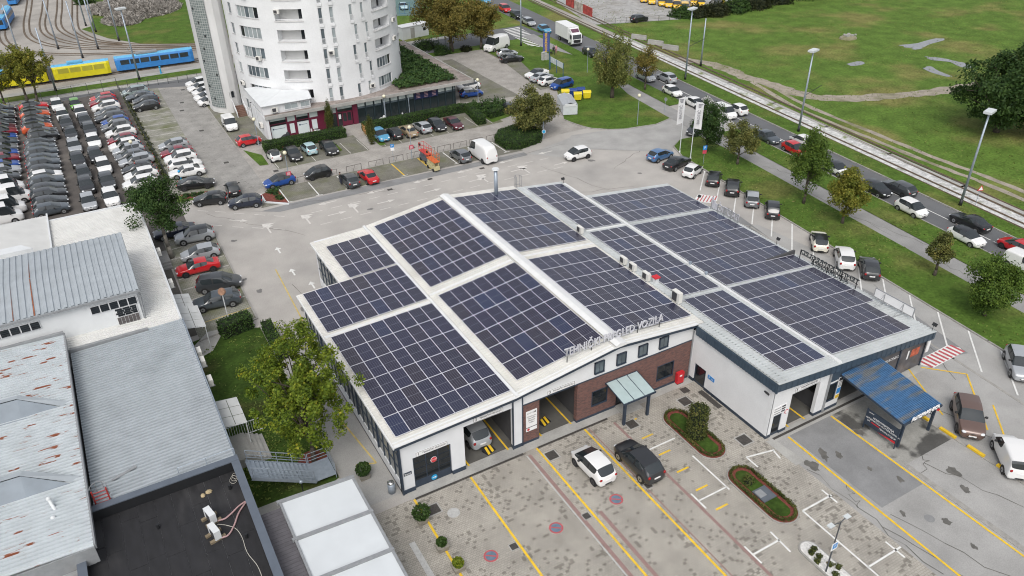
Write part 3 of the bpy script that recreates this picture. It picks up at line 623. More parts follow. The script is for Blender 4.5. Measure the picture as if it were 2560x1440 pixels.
wall_y('wall_panel', [5.1, 9.2], 4.15, c(4.55), 0.002, .3, PANEL)
wall_y('wall_panel', [0.0, 9.2], 4.55, under, 0.004, .3, PANEL)
wall_y('wall_panel', [10.0, 18.7, 26.62], 4.02, under, 0.0, .3, WHITE)
wall_y('wall_panel', [9.2, 10.0], 0.35, under, -0.05, .35, PANEL)
for xa, xb in ((0.0, 1.0), (4.0, 5.1), (9.2, 10.0)): wall_y('plinth', [xa, xb], 0.0, c(.36), -0.07, .36, NAVY)
for x in (9.16, 9.98): MB().box(x, -.10, 0, x + .09, .02, 5.42).build('navy_post', NAVY, HALL)
MB().box(-.02, -.12, 0, .10, .1, 5.0).build('navy_post', NAVY, HALL)
wall_y('brick_wall', [10.07, 11.55], 0.25, c(4.02), 0.0, .4, BRICK); wall_y('brick_wall', [15.05, 16.45], 0.25, c(4.02), 0.0, .4, BRICK)
for xa, xb, z0, z1 in ((16.45, 18.0, .25, 1.1), (16.45, 18.0, 2.62, 4.02), (18.0, 18.9, .25, 4.02), (18.9, 20.7, 2.45, 4.02), (20.7, 23.05, .25, 4.02), (23.05, 24.85, .25, 1.0), (23.05, 24.85, 2.55, 4.02), (24.85, 26.62, .25, 4.02)):
    wall_y('brick_wall', [xa, xb], z0, c(z1), 0.0, .4, BRICK)
for xa, xb in ((10.07, 11.55), (15.05, 18.9), (20.7, 26.62)): wall_y('plinth', [xa, xb], 0, c(.25), -.02, .4, NAVY)
wall_y('dark_band', [10.07, 26.6], 3.96, c(4.06), -.03, .05, NAVY)
# verge fascia under the roof edge
for (xa, xb) in ((-.35, 9.3), (9.3, 18.7), (18.7, 26.66)):
    mb = MB(); za, zb = zr(xa), zr(xb); d = .30
    for yy in (-.40, -.34): mb.poly([(xa, yy, za - d), (xb, yy, zb - d), (xb, yy, zb - .03), (xa, yy, za - .03)])
    mb.poly([(xa, -.40, za - d), (xa, 0.0, za - d), (xb, 0.0, zb - d), (xb, -.40, zb - d)])
    mb.build('fascia', NAVY, HALL)
    slab(xa, xb, -.46, .12, .045, .06, CAPM, 'verge_flashing', HALL)
# small upper windows and the two brick-wall windows
def win_y(x0, x1, z0, z1, y, par, nx=1, nz=1, frame=NAVY, glass=DGLASS, name='window', sill=True, d=.12, fw=.07):
    f = MB(); f.box(x0, y + d - .06, z0, x1, y + d - .02, z1, 0)
    f.box(x0, y - .02, z0, x0 + fw, y + d, z1); f.box(x1 - fw, y - .02, z0, x1, y + d, z1); f.box(x0, y - .02, z1 - fw, x1, y + d, z1); f.box(x0, y - .05, z0 - .02, x1, y + d, z0 + fw)
    w_ = f.build(name, frame, par)
    gx = (x1 - x0 - 2 * fw) / nx; gz = (z1 - z0 - 2 * fw) / nz
    for i in range(nx):
        for j in range(nz):
            a = x0 + fw + i * gx + .02; b_ = a + gx - .04; e = z0 + fw + j * gz + .02; g = e + gz - .04
            MB().box(a, y + d - .09, e, b_, y + d - .065, g).build('pane', glass, w_)
    return w_
for k, x in enumerate((16.55, 18.68, 20.82, 22.95)):
    win_y(x, x + .92, 4.42, 5.5, 0.0 - .12, HALL, 2, 1, glass=GLASSB)
for x0, x1, z0, z1 in ((16.45, 18.0, 1.1, 2.62), (23.05, 24.85, 1.0, 2.55)):
    win_y(x0, x1, z0, z1, 0.0, HALL, 2, 2)
# entrance under the glass canopy
d_ = MB().box(18.95, .12, 0.05, 20.65, .2, 2.43).build('entrance_door', BLACKM, HALL)
for i in range(2): MB().box(19.05 + .8 * i, .09, .35, 19.75 + .8 * i, .118, 2.3).build('pane', DGLASS, d_)
MB().box(18.85, -1.3, 0.04, 20.8, 0.0, .12).build('doorstep', CONC2, HALL)
# bay doors: number one closed, two and three rolled up
dr = MB().box(1.02, .10, .04, 3.98, .2, 3.05).build('sectional_door', NAVY, HALL)
for i in range(3):
    for j in range(4):
        a = 1.1 + i * .96; e = .78 + j * .56
        MB().box(a, .075, e, a + .88, .098, e + .50).build('pane', DGLASS, dr)
RED = mat('red_sign_face', (0.55, 0.02, 0.03), 0.5, 0.05, 3.0); SIGNW = mat('white_sign_face', (0.78, 0.78, 0.78), 0.5, 0.03, 3.0)
SIGNB = mat('blue_sign_face', (0.03, 0.22, 0.55), 0.5, 0.05, 3.0); INK = mat('black_lettering', (0.03, 0.03, 0.035), 0.6, 0.0); INKW = mat('white_lettering', (0.75, 0.75, 0.75), 0.55, 0.0)
CYAN = mat('cyan_sign_face', (0.02, 0.33, 0.62), 0.5, 0.05, 3.0)
def disc_y(c, r, y, m, par, name, n=16, th=.02):
    mb = MB(); mb.tube((c[0], y, c[1]), (c[0], y - th, c[1]), r, r, n); return mb.build(name, m, par)
s = disc_y((2.62, 2.15), .27, .07, SIGNW, HALL, 'stop_sign', 8); disc_y((2.62, 2.15), .235, .046, RED, s, 'sign_face', 8)
lettering('STOP', .17, INKW, s, (2.62, .022, 2.15), (1, 0, 0), (0, 0, 1), .003)
s = disc_y((2.55, .42), .24, .07, CYAN, HALL, 'arrow_sign'); MB().box(2.40, .044, .39, 2.62, .048, .45).poly([(2.60, .043, .32), (2.73, .043, .42), (2.60, .043, .52)]).build('arrow', SIGNW, s)
s = MB().box(.22, -.03, 1.72, .82, -.005, 2.0).build('company_plate', NAVY, HALL); lettering('baos', .27, INKW, s, (.52, -.036, 1.86), (1, 0, 0), (0, 0, 1), .002)
def bay_sign(num, xc, z, y, par, L_=2.45):
    s_ = MB().box(xc - L_ / 2, y - .035, z - .2, xc + L_ / 2, y - .008, z + .2).build('bay_sign', SIGNW, par)
    fr = MB(); t_ = .02
    for a, b_, e, g in ((xc - L_ / 2, xc + L_ / 2, z - .2, z - .2 + t_), (xc - L_ / 2, xc + L_ / 2, z + .2 - t_, z + .2), (xc - L_ / 2, xc - L_ / 2 + t_, z - .2, z + .2), (xc + L_ / 2 - t_, xc + L_ / 2, z - .2, z + .2)): fr.box(a, y - .042, e, b_, y - .036, g)
    fr.build('sign_border', INK, s_)
    lettering(num, .36, INK, s_, (xc - L_ / 2 + .2, y - .045, z), (1, 0, 0), (0, 0, 1), .003)
    lettering('TEHNIČKI PREGLED', .21, INK, s_, (xc + .18, y - .045, z), (1, 0, 0), (0, 0, 1), .003)
bay_sign('1', 2.5, 3.30, 0.0, HALL); bay_sign('2', 7.15, 4.42, 0.0, HALL); bay_sign('3', 13.5, 4.30, 0.0, HALL)
s = MB().box(10.35, -.05, 1.25, 11.32, -.01, 3.25).build('notice_board', SIGNW, HALL)
lettering('BAOTIĆ', .17, mat('grey_lettering', (.25, .25, .27), .6, 0), s, (10.75, -.056, 3.03), (1, 0, 0), (0, 0, 1), .003)
for k in range(3): MB().box(11.02 + .07 * k, -.058, 2.96, 11.07 + .07 * k, -.051, 3.04 + .05 * k).build('logo_bar', INK, s)
for k, t_ in enumerate(('STANICA ZA', 'TEHNIČKI', 'PREGLED', 'VOZILA')): lettering(t_, .15, INK, s, (10.83, -.056, 2.70 - .2 * k), (1, 0, 0), (0, 0, 1), .003)
MB().box(10.35, -.058, 1.60, 11.32, -.051, 1.66).build('sign_rule', INK, s); disc_y((10.55, 1.43), .12, -.051, RED, s, 'stop_mark', 12, .006)
# glazed long wall on the left (x = 0), set back at the rear
MULL = NAVY; LGLASS = mat('glazing_band', (0.17, 0.185, 0.185), 0.12, 0.3, 0.5, spec=0.55)
def glazed_x(x, y0, y1, par, z0=1.05, z1=4.72):
    MB().box(x, y0, .0, x + .25, y1, .22).build('plinth', NAVY, par)
    MB().box(x, y0, .22, x + .25, y1, z0).build('sill_wall', PANEL, par)
    MB().box(x, y0, z1, x + .25, y1, 5.0).build('head_rail', NAVY, par)
    n = int(round((y1 - y0) / 1.08)); st = (y1 - y0) / n
    for i in range(n):
        a = y0 + i * st
        for za, zb in ((z0, z0 + 1.22), (z0 + 1.22, z0 + 2.44), (z0 + 2.44, z1)):
            MB().box(x + .06, a + .05, za + .04, x + .10, a + st - .05, zb - .04).build('pane', LGLASS, par)
        big = i % 4 == 0
        MB().box(x - (.06 if big else .0), a - (.07 if big else .03), z0, x + .14, a + (.07 if big else .03), z1).build('mullion', MULL, par)
    for z in (z0 + 1.22, z0 + 2.44): MB().box(x + .02, y0, z - .025, x + .13, y1, z + .025).build('transom', MULL, par)
GL = MB().box(0.02, 21.9, 0, .25, 22.1, 4.95).build('navy_post', NAVY, HALL)
glazed_x(0.0, 0.1, 21.9, HALL); glazed_x(4.0, 22.1, 30.9, HALL)
MB().box(0.0, 22.1, 0, 4.0, 22.3, 4.98).build('wall_panel', PANEL, HALL)
MB().box(4.0, 30.9, 0, 26.6, 31.1, 5.3).build('wall_panel', PANEL, HALL)
MB().box(-.45, -.38, 4.86, -.33, 22.35, 5.06).build('gutter', CAPM, HALL); MB().box(3.6, 22.35, 5.0, 3.72, 31.2, 5.2).build('gutter', CAPM, HALL)
# inside of the bays
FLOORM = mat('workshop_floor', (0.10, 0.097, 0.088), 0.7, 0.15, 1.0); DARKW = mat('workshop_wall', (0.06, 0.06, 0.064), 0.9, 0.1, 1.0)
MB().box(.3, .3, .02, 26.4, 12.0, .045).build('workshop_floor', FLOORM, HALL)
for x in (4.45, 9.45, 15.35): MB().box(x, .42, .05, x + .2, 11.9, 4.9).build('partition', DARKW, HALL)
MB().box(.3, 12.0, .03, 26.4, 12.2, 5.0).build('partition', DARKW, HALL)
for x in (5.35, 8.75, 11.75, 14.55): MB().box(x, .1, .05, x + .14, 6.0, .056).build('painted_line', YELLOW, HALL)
# low wing on the right
WING = thing('car_wash_wing', 'low white wing with navy fascia holding inspection bay four and the car wash', 'building', (26.7, -9, 0))
ribbed([27.32, 33.3], [zr(27.32), zr(33.3)], -9.35, 30.7, .33, .09).build('roof_sheet', ROOFM, WING)
ribbed([33.3, 45.35], [zr(33.3), zr(45.35)], -9.35, 26.1, .33, .09).build('roof_sheet', ROOFM, WING)
ribbed([26.5, 27.32], [zr(26.5) , zr(27.32)], -9.35, -0.5, .33, .09).build('roof_sheet', ROOFM, WING)
slab(33.12, 33.42, -9.4, 30.0, .17, .2, CAPM, 'roof_flashing', WING); slab(28.2, 33.1, 18.0, 18.22, .14, .16, CAPM, 'cross_flashing', WING)
slab(28.2, 33.1, 3.38, 3.56, .10, .12, ROOFM, 'cross_flashing', WING); slab(33.5, 45.2, 3.40, 3.60, .10, .12, ROOFM, 'cross_flashing', WING); slab(33.5, 45.2, 17.92, 18.16, .10, .12, ROOFM, 'cross_flashing', WING)
MB().box(26.65, -8.74, .3, 26.9, -2.0, 4.95).box(26.65, -.62, .3, 26.9, 0.0, 4.95).box(26.65, -2.0, 1.98, 26.9, -.62, 4.95).build('side_wall', WHITE, WING)
MB().box(26.63, -8.71, 0, 26.9, -2.0, .32).box(26.63, -.62, 0, 26.9, -0.02, .32).build('plinth', NAVY, WING)
mb = MB().box(26.72, -1.98, .05, 26.8, -.64, 1.96); dd = mb.build('side_door', NAVY, WING)
MB().box(26.69, -1.85, .3, 26.715, -.8, 1.85).build('pane', DGLASS, dd)
s = MB().box(26.61, -3.05, 1.5, 26.645, -2.3, 1.85).build('parking_sign', SIGNB, WING); lettering('P', .26, INKW, s, (26.60, -2.5, 1.68), (0, -1, 0), (0, 0, 1), .003); lettering('24h', .15, INKW, s, (26.60, -2.82, 1.66), (0, -1, 0), (0, 0, 1), .003)
def navy_fascia_x(x, y0, y1, z0, z1):
    mb = MB(); n = int((y1 - y0) / .3)
    mb.box(x - .1, y0, z0, x, y1, z1)
    for k in range(n): a = y0 + (y1 - y0) * k / n; mb.box(x - .13, a, z0, x - .1, a + .17, z1)
    return mb.build('fascia', NAVY2, WING)
NAVY2 = mat('navy_ribbed_fascia', (0.045, 0.07, 0.10), 0.45, 0.1, 2.0)
navy_fascia_x(26.55, -9.42, -0.45, 4.88, 5.70)
mb = MB(); n = 62
for k in range(n):
    xa, xb = 26.42 + (45.4 - 26.42) * k / n, 26.42 + (45.4 - 26.42) * (k + 1) / n; d = .75
    for yy, lo in ((-9.42, d), (-9.47 if k % 2 else -9.44, d)): mb.poly([(xa, yy, zr(xa) - lo), (xb, yy, zr(xb) - lo), (xb, yy, zr(xb) - .02), (xa, yy, zr(xa) - .02)])
    mb.poly([(xa, -9.47, zr(xa) - d), (xa, -9.0, zr(xa) - d), (xb, -9.0, zr(xb) - d), (xb, -9.47, zr(xb) - d)])
mb.build('fascia', NAVY2, WING); slab(26.42, 45.4, -9.5, -9.3, .04, .05, ROOFM, 'verge_flashing', WING)
zw = lambda x: zr(x) - .5
def wy(xs, z0, zf, m=WHITE, name='front_wall', y=-9.05, th=.3): return wall_y(name, xs, z0, zf, y, th, m, WING)
wy([26.65, 27.15], .3, zw); wy([27.15, 28.05], 2.1, zw); wy([28.05, 28.8], .3, zw); wy([28.8, 31.9], 3.6, zw); wy([31.9, 32.95], .3, zw); wy([32.95, 34.65], .3, c(.9)); wy([32.95, 33.1], .9, c(3.55)); wy([34.5, 34.65], .9, c(3.3)); wy([33.1, 34.5], 2.75, c(3.5))
for xa, xb in ((26.65, 27.15), (28.05, 28.8), (31.9, 34.65)): wall_y('plinth', [xa, xb], 0, c(.31), -9.08, .36, NAVY, WING)
d_ = MB().box(27.15, -9.0, .04, 28.05, -8.9, 2.1).build('glazed_door', NAVY, WING); MB().box(27.25, -9.02, .3, 27.95, -9.003, 1.95).build('pane', DGLASS, d_)
w_ = win_y(33.1, 34.05, .95, 2.7, -9.05, WING, 1, 1, fw=.05); MB().box(33.6, -9.01, 1.2, 33.85, -9.005, 1.55).build('notice', SIGNW, w_)
s = MB().box(34.1, -9.11, .9, 34.6, -9.08, 3.1).build('price_board', SIGNW, WING)
for k, (z0, z1, m) in enumerate(((2.75, 3.05, INK), (1.45, 2.0, SIGNB), (.95, 1.3, YELLOW))): MB().box(34.14, -9.125, z0, 34.56, -9.111, z1).build('price_panel', m, s)
for k in range(4): MB().box(34.18, -9.125, 2.12 + .15 * k, 34.5, -9.111, 2.2 + .15 * k).build('price_line', GREYM, s)
bay_sign('4', 30.35, 3.92, -9.05, WING, 2.7)
s = MB().box(26.95, -9.09, 2.2, 28.35, -9.06, 3.0).build('company_board', SIGNW, WING)
for k in range(3): MB().box(27.05, -9.1, 2.3 + .24 * k, 27.75, -9.091, 2.38 + .24 * k).build('board_line', GREYM, s); MB().box(27.85, -9.1, 2.28 + .24 * k, 28.25, -9.091, 2.42 + .24 * k).build('logo_bar', INK, s)
s = disc_y((28.5, 2.05), .2, -9.06, RED, WING, 'round_sign'); disc_y((28.5, 2.05), .15, -9.085, SIGNW, s, 'sign_face')
# wash hall front: navy panel, glazed posters, dark bays
wy([32.95, 45.1], 2.95, lambda x: zr(x) - .6, NAVY2, 'navy_panel', -9.07, .1)
wy([34.65, 39.0], 2.6, c(2.95), NAVY2, 'navy_panel', -9.06, .1)
POSTER = mat('dark_poster_film', (0.075, 0.072, 0.078), 0.35, 0.5, 1.3, col2=(0.16, 0.14, 0.14), mix=(.45, .7))
for xa, xb in ((39.0, 41.6), (41.75, 45.05)):
    p_ = wy([xa, xb], .12, lambda x: min(2.95, zr(x) - .62), POSTER, 'poster_window', -9.06, .08)
    if xa < 40: lettering('AUTOPRAONICA', .42, INKW, p_, (40.2, -9.075, 2.35), (1, 0, 0), (0, 0, 1), .003)
    else: MB().box(43.3, -9.075, 1.55, 44.4, -9.068, 2.35).build('poster_picture', mat('orange_print', (.45, .10, .05), .5, .4, 3.0), p_); MB().box(42.8, -9.075, 1.5, 43.0, -9.068, 2.4).build('poster_stripe', SIGNW, p_)
for x in (38.95, 41.62, 45.02): MB().box(x, -9.14, 0, x + .14, -8.98, 3.05 if x < 45 else 2.9).build('navy_post', NAVY, WING)
MB().box(45.1, -9.05, 0, 45.3, 26.0, 3.5).build('side_wall', WHITE, WING); MB().box(33.4, 25.8, 0, 45.1, 26.0, 3.5).box(26.7, 30.3, 0, 33.4, 30.5, 4.8).build('back_wall', WHITE, WING); MB().box(33.35, 25.8, 0, 33.55, 30.4, 4.6).build('back_wall', WHITE, WING)
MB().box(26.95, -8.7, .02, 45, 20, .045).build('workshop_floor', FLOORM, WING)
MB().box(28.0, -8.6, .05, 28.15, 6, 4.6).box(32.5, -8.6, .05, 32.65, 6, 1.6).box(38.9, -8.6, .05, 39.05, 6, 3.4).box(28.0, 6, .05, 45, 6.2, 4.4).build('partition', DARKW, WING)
for x in (32.5, 32.5): pass
for k in range(4): MB().box(32.5, -7.5 + 2.0 * k, 1.6, 32.62, -7.38 + 2.0 * k, 3.6).build('glazing_bar', GREYM, WING)
MB().box(29.2, -9.0, .05, 29.35, -4, .056).build('painted_line', YELLOW, WING); MB().box(31.0, -9.0, .05, 31.15, -4, .056).build('painted_line', YELLOW, WING)
MB().box(32.85, -9.2, .1, 32.98, -9.07, 4.6).build('downpipe', GREYM, WING); MB().box(26.55, -.12, .1, 26.64, -.03, 4.9).build('downpipe', GREYM, WING); MB().box(26.7, -9.11, .3, 26.74, -9.06, 4.8).build('downpipe', GREYM, WING)
mb = MB(); mb.tube((44.95, -9.2, 2.85), (44.95, -9.2, 1.75), .02); s = mb.build('hanging_sign', GREYM, WING); MB().box(44.85, -9.4, 1.7, 45.2, -9.33, 2.8).build('sign_face', SIGNW, s)

# ------------------------------------------------------------------ solar arrays: one thing per field, one part per panel
def panel_mesh():
    m = bpy.data.materials.new('solar_cells'); m.use_nodes = True; n = m.node_tree; L = n.links.new; b = n.nodes['Principled BSDF']
    b.inputs['Roughness'].default_value = .2; b.inputs['Specular IOR Level'].default_value = .7
    tc = n.nodes.new('ShaderNodeTexCoord'); sp = n.nodes.new('ShaderNodeSeparateXYZ'); L(tc.outputs['Object'], sp.inputs[0])
    def lines(out, period, wd, off=0.0):
        a = n.nodes.new('ShaderNodeMath'); a.operation = 'ADD'; a.inputs[1].default_value = off + 50 * period; L(out, a.inputs[0])
        f = n.nodes.new('ShaderNodeMath'); f.operation = 'PINGPONG'; f.inputs[1].default_value = period / 2; L(a.outputs[0], f.inputs[0])
        l = n.nodes.new('ShaderNodeMath'); l.operation = 'LESS_THAN'; l.inputs[1].default_value = wd / 2; L(f.outputs[0], l.inputs[0]); return l.outputs[0]
    lx_ = lines(sp.outputs[0], 1.09 / 6, .016); ly_ = lines(sp.outputs[1], 2.22 / 24, .006)
    ctr = n.nodes.new('ShaderNodeMath'); ctr.operation = 'ABSOLUTE'; L(sp.outputs[1], ctr.inputs[0]); cl = n.nodes.new('ShaderNodeMath'); cl.operation = 'LESS_THAN'; cl.inputs[1].default_value = .012; L(ctr.outputs[0], cl.inputs[0])
    oi = n.nodes.new('ShaderNodeObjectInfo'); rp = n.nodes.new('ShaderNodeValToRGB'); L(oi.outputs['Random'], rp.inputs['Fac'])
    rp.color_ramp.elements[0].color = (.020, .019, .038, 1); rp.color_ramp.elements[1].color = (.014, .023, .068, 1)
    for p, cc in ((.25, (.018, .018, .043, 1)), (.55, (.020, .019, .047, 1)), (.8, (.026, .021, .034, 1))): e = rp.color_ramp.elements.new(p); e.color = cc
    mx = n.nodes.new('ShaderNodeMix'); mx.data_type = 'RGBA'; L(rp.outputs[0], mx.inputs[6]); mx.inputs[7].default_value = (.22, .23, .27, 1)
    add = n.nodes.new('ShaderNodeMath'); add.operation = 'MAXIMUM'; L(lx_, add.inputs[0]); L(ly_, add.inputs[1]); sc_ = n.nodes.new('ShaderNodeMath'); sc_.operation = 'MULTIPLY'; sc_.inputs[1].default_value = .55; L(add.outputs[0], sc_.inputs[0])
    mx2 = n.nodes.new('ShaderNodeMath'); mx2.operation = 'MAXIMUM'; L(sc_.outputs[0], mx2.inputs[0]); L(cl.outputs[0], mx2.inputs[1]); L(mx2.outputs[0], mx.inputs[0]); L(mx.outputs[2], b.inputs['Base Color'])
    fr = mat('panel_frame', (0.72, 0.72, 0.78), 0.35, 0.0, metal=.2)
    mb = MB(); W_, H_ = 1.134, 2.278; f = .022
    mb.box(-W_ / 2, -H_ / 2, -.035, W_ / 2, H_ / 2, 0, 0)
    mb.f.pop(1); mb.m.pop(1)
    x0, x1, y0, y1 = -W_ / 2, W_ / 2, -H_ / 2, H_ / 2
    mb.poly([(x0 + f, y0 + f, -.003), (x1 - f, y0 + f, -.003), (x1 - f, y1 - f, -.003), (x0 + f, y1 - f, -.003)], 1)
    for q in (((x0, y0), (x1, y0), (x1 - f, y0 + f), (x0 + f, y0 + f)), ((x1, y0), (x1, y1), (x1 - f, y1 - f), (x1 - f, y0 + f)), ((x1, y1), (x0, y1), (x0 + f, y1 - f), (x1 - f, y1 - f)), ((x0, y1), (x0, y0), (x0 + f, y0 + f), (x0 + f, y1 - f))):
        mb.poly([(a, b_, 0) for a, b_ in q], 0)
    return mb.mesh('solar_panel', [fr, m])
PM = panel_mesh()
RAIL = mat('panel_rail', (0.60, 0.61, 0.66), 0.4, 0.0, metal=.2)
ARR = [  # x left, x right, y front, rows of columns (front row first), label
    (0.08, 9.27, 0.35, [8] * 6, 'solar array over bays one and two at the front left corner of the hall'),
    (0.08, 9.27, 15.05, [8] * 3, 'short solar array behind the front left one, eight panels wide'),
    (4.65, 9.27, 22.25, [4] * 3, 'narrow solar array at the rear left corner of the hall roof'),
    (10.20, 18.0, 1.0, [7] * 6, 'solar array on the left slope, in front of the cross flashing, beside the ridge'),
    (10.20, 18.05, 16.45, [7] * 6, 'solar array on the left slope behind the cross flashing, beside the ridge'),
    (19.30, 26.85, 0.75, [7] * 6, 'solar array right of the ridge behind the roof letters'),
    (19.30, 26.95, 16.25, [7] * 6, 'solar array right of the ridge at the back, beside the chimney'),
    (28.05, 32.62, -8.45, [4] * 5, 'four-wide solar array at the front of the low wing above bay four'),
    (28.20, 32.80, 3.70, [4] * 6, 'four-wide solar array in the middle of the low wing beside the air conditioners'),
    (28.25, 32.85, 18.35, [4] * 5, 'four-wide solar array at the back of the low wing'),
    (33.55, 44.55, -8.35, [9] * 2 + [10] * 3, 'wide solar array above the car wash at the front right corner'),
    (33.60, 44.75, 3.65, [10] * 6, 'wide solar array in the middle of the street side of the low wing'),
    (33.75, 44.95, 18.3, [10] * 3, 'wide solar array at the back of the street side of the low wing')]
for x0, x1, y0, rows, lab in ARR:
    nc = max(rows); y1 = y0 + len(rows) * 2.312
    ang = -math.atan2(zr(x1) - zr(x0), x1 - x0); zb = zr((x0 + x1) / 2) + .20
    t_ = thing('solar_array', lab, 'solar array', ((x0 + x1) / 2, y0, zb), 0, 'solar arrays on the hall roofs')
    t_.rotation_euler = (0, ang, 0)
    wl = (x1 - x0) / math.cos(ang); st = wl / nc
    rl = MB()
    for r, ncol in enumerate(rows):
        for q in (.5, 1.75): rl.box(-wl / 2 - .05, r * 2.312 + q, -.075, -wl / 2 + ncol * st + .05, r * 2.312 + q + .05, -.036)
        for k in range(ncol): inst('solar_panel', PM, t_, (-wl / 2 + st * (k + .5), r * 2.312 + 1.156, random.uniform(-.004, .004)), (0, 0, 0))
    ro = bpy.data.objects.new('mounting_rails', rl.mesh('mounting_rails', RAIL)); COL.objects.link(ro); ro.parent = t_

# ------------------------------------------------------------------ things standing on the roofs
def roof_text(word, x0, x1, y, zl, h, m, label):
    t = thing('roof_sign', label, 'sign', (x0, y, zr(x0)))
    wid = lambda q: max(v.co.x for v in glyphs(q, 1, 0, 0, 'LEFT').vertices)
    sc_ = (x1 - x0) / wid(word)
    for i, ch in enumerate(word):
        if ch == ' ': continue
        me = glyphs(ch, h / .72, .04, .004, 'RIGHT', 'TOP_BASELINE'); me.materials.append(m); o = inst('letter', me, t, (wid(word[:i + 1]) * sc_, 0, zl - zr(x0)), (R(90), 0, 0)); o.scale = (min(1.0, sc_ / (h / .72) * 1.02), 1, 1)
    for z in (zl - .03, zl + h * .5): MB().box(x0 - .05, y + .05, z, x1 + .05, y + .09, z + .04).build('sign_rail', GREYM, t)
    for k in range(5):
        x = x0 + .3 + (x1 - x0 - .6) * k / 4; MB().box(x - .025, y + .04, zr(x), x + .025, y + .09, zl + h * .5).build('sign_post', BLACKM, t)
LETW = mat('white_sign_letter', (0.52, 0.52, 0.56), 0.5, 0.0)
roof_text('TEHNIČKI PREGLED VOZILA', 14.0, 23.5, 0.4, 6.80, .74, LETW, 'white letters TEHNIČKI PREGLED VOZILA standing along the front roof edge of the hall')
# letters and frames facing the street along the right edge (x = 45)
def street_sign(label, y0, y1, z0, z1, rows, m, bars=False, frame=BLACKM):
    t = thing('roof_sign', label, 'sign', (45.0, (y0 + y1) / 2, 3.7))
    for k in range(5): y = y0 + .15 + (y1 - y0 - .3) * k / 4; MB().box(44.97, y - .03, 3.55, 45.03, y + .03, z1 - .1).build('sign_post', frame, t)
    h = (z1 - z0) / len(rows)
    for j, (txt, a, b_) in enumerate(rows):
        zc = z1 - h * (j + .5)
        o = lettering(txt, h * 1.15, m, t, (45.1, (a + b_) / 2, zc), (0, 1, 0), (0, 0, 1), .03, bold=.0)
        d = max(v.co.x for v in o.data.vertices) - min(v.co.x for v in o.data.vertices)
        if d > 0: s_ = (b_ - a) / d; o.matrix_basis = o.matrix_basis @ Matrix.Diagonal((s_, 1, 1, 1))
        for q in (z1 - h * j - h * .12, z1 - h * j - h * .88): MB().box(44.99, a, q - .02, 45.04, b_, q + .02).build('sign_rail', frame, t)
    return t
t = street_sign('white roof letters facing the street at the back of the low wing', 13.9, 18.3, 3.95, 4.95, [('BAOTIĆ', 14.0, 17.2)], LETW, frame=GREYM)
for k in range(3): MB().box(45.06, 17.35 + .33 * k, 4.05, 45.15, 17.6 + .33 * k, 4.75 + .28 * k).build('logo_bar', LETW, t)
DARKL = mat('dark_sign_letter', (0.03, 0.045, 0.05), 0.5, 0.0)
street_sign('two rows of dark roof letters on a frame facing the street', -1.5, 5.5, 3.75, 4.85, [('TEHNIČKI PREGLED', -1.5, 5.4), ('AUTOPRAONICA', -.4, 4.0)], DARKL)
t = thing('billboard', 'long blank white billboard propped on the right roof edge of the low wing', 'billboard', (44.9, -5.4, 3.8))
for k, (a, b_) in enumerate(((-7.35, -6.35), (-6.33, -4.45), (-4.43, -3.45))): MB().box(44.86, a, 4.25, 44.90, b_, 5.05).build('board_panel', SIGNW, t)
mb = MB()
for a, b_, e, g in ((-7.4, -3.4, 4.2, 4.25), (-7.4, -3.4, 5.05, 5.1), (-7.4, -7.35, 4.25, 5.05), (-3.45, -3.4, 4.25, 5.05)): mb.box(44.84, a, e, 44.93, b_, g)
mb.build('board_frame', GREYM, t)
for y in (-6.35, -4.45): mb = MB(); mb.tube((44.83, y, 5.0), (43.7, y, 3.97), .025); mb.tube((44.83, y, 4.9), (44.83, y, 3.82), .025); mb.tube((44.83, y, 3.9), (43.7, y, 3.99), .025); mb.build('prop', GREYM, t)
# air conditioners on the valley between hall and wing
ACM = mat('air_conditioner_casing', (0.66, 0.65, 0.61), 0.5, 0.06, 3.0); FANM = mat('fan_grille', (0.05, 0.05, 0.055), 0.6, 0.1, 5.0)
def aircon(loc, rz, label, s=(.9, .36, .75), feet=True, group='air conditioners on the roof', z=None):
    t = thing('air_conditioner', label, 'air conditioner', loc, rz, group)
    b = MB().box(-s[0] / 2, -s[1] / 2, .12, s[0] / 2, s[1] / 2, .12 + s[2]); inst('casing', b.mesh('casing', ACM), t)
    b = MB().box(-s[0] / 2 + .06, -s[1] / 2 - .012, .2, s[0] / 2 - .28, -s[1] / 2 + .01, .04 + s[2]); inst('fan_grille', b.mesh('fan_grille', FANM), t)
    for x in (-s[0] / 2 + .15, s[0] / 2 - .15): b = MB().box(x - .05, -s[1] / 2 - .08, 0, x + .05, s[1] / 2 + .08, .13); inst('foot', b.mesh('foot', GREYM), t)
    return t
for k, (y, lb, s_) in enumerate(((18.0, 'white air conditioner on the roof valley, farthest from the front', (.8, .32, .66)), (10.8, 'white air conditioner mid roof valley, back one of a close pair', (.8, .32, .66)), (9.4, 'white air conditioner mid roof valley, front one of a close pair', (.8, .32, .66)), (7.4, 'white air conditioner on the roof valley next to a red-capped vent', (.85, .34, .72)), (3.2, 'largest white air conditioner on the roof valley, nearest the front', (.95, .42, .98)))):
    aircon((27.35, y, zr(27.35) + .03), R(-90), lb, s_)
t = thing('roof_vent', 'small white roof vent with red cap beside an air conditioner', 'vent', (27.8, 6.6, zr(27.8)))
MB().box(27.6, 6.4, 5.6, 28.0, 6.8, 6.3).build('vent_pipe', WHITEP, t); MB().box(27.5, 6.3, 6.32, 28.1, 6.9, 6.42).build('cap', RED, t)
t = thing('chimney', 'tall steel flue with flat cap at the back of the hall roof', 'chimney', (24.05, 29.4, zr(24)))
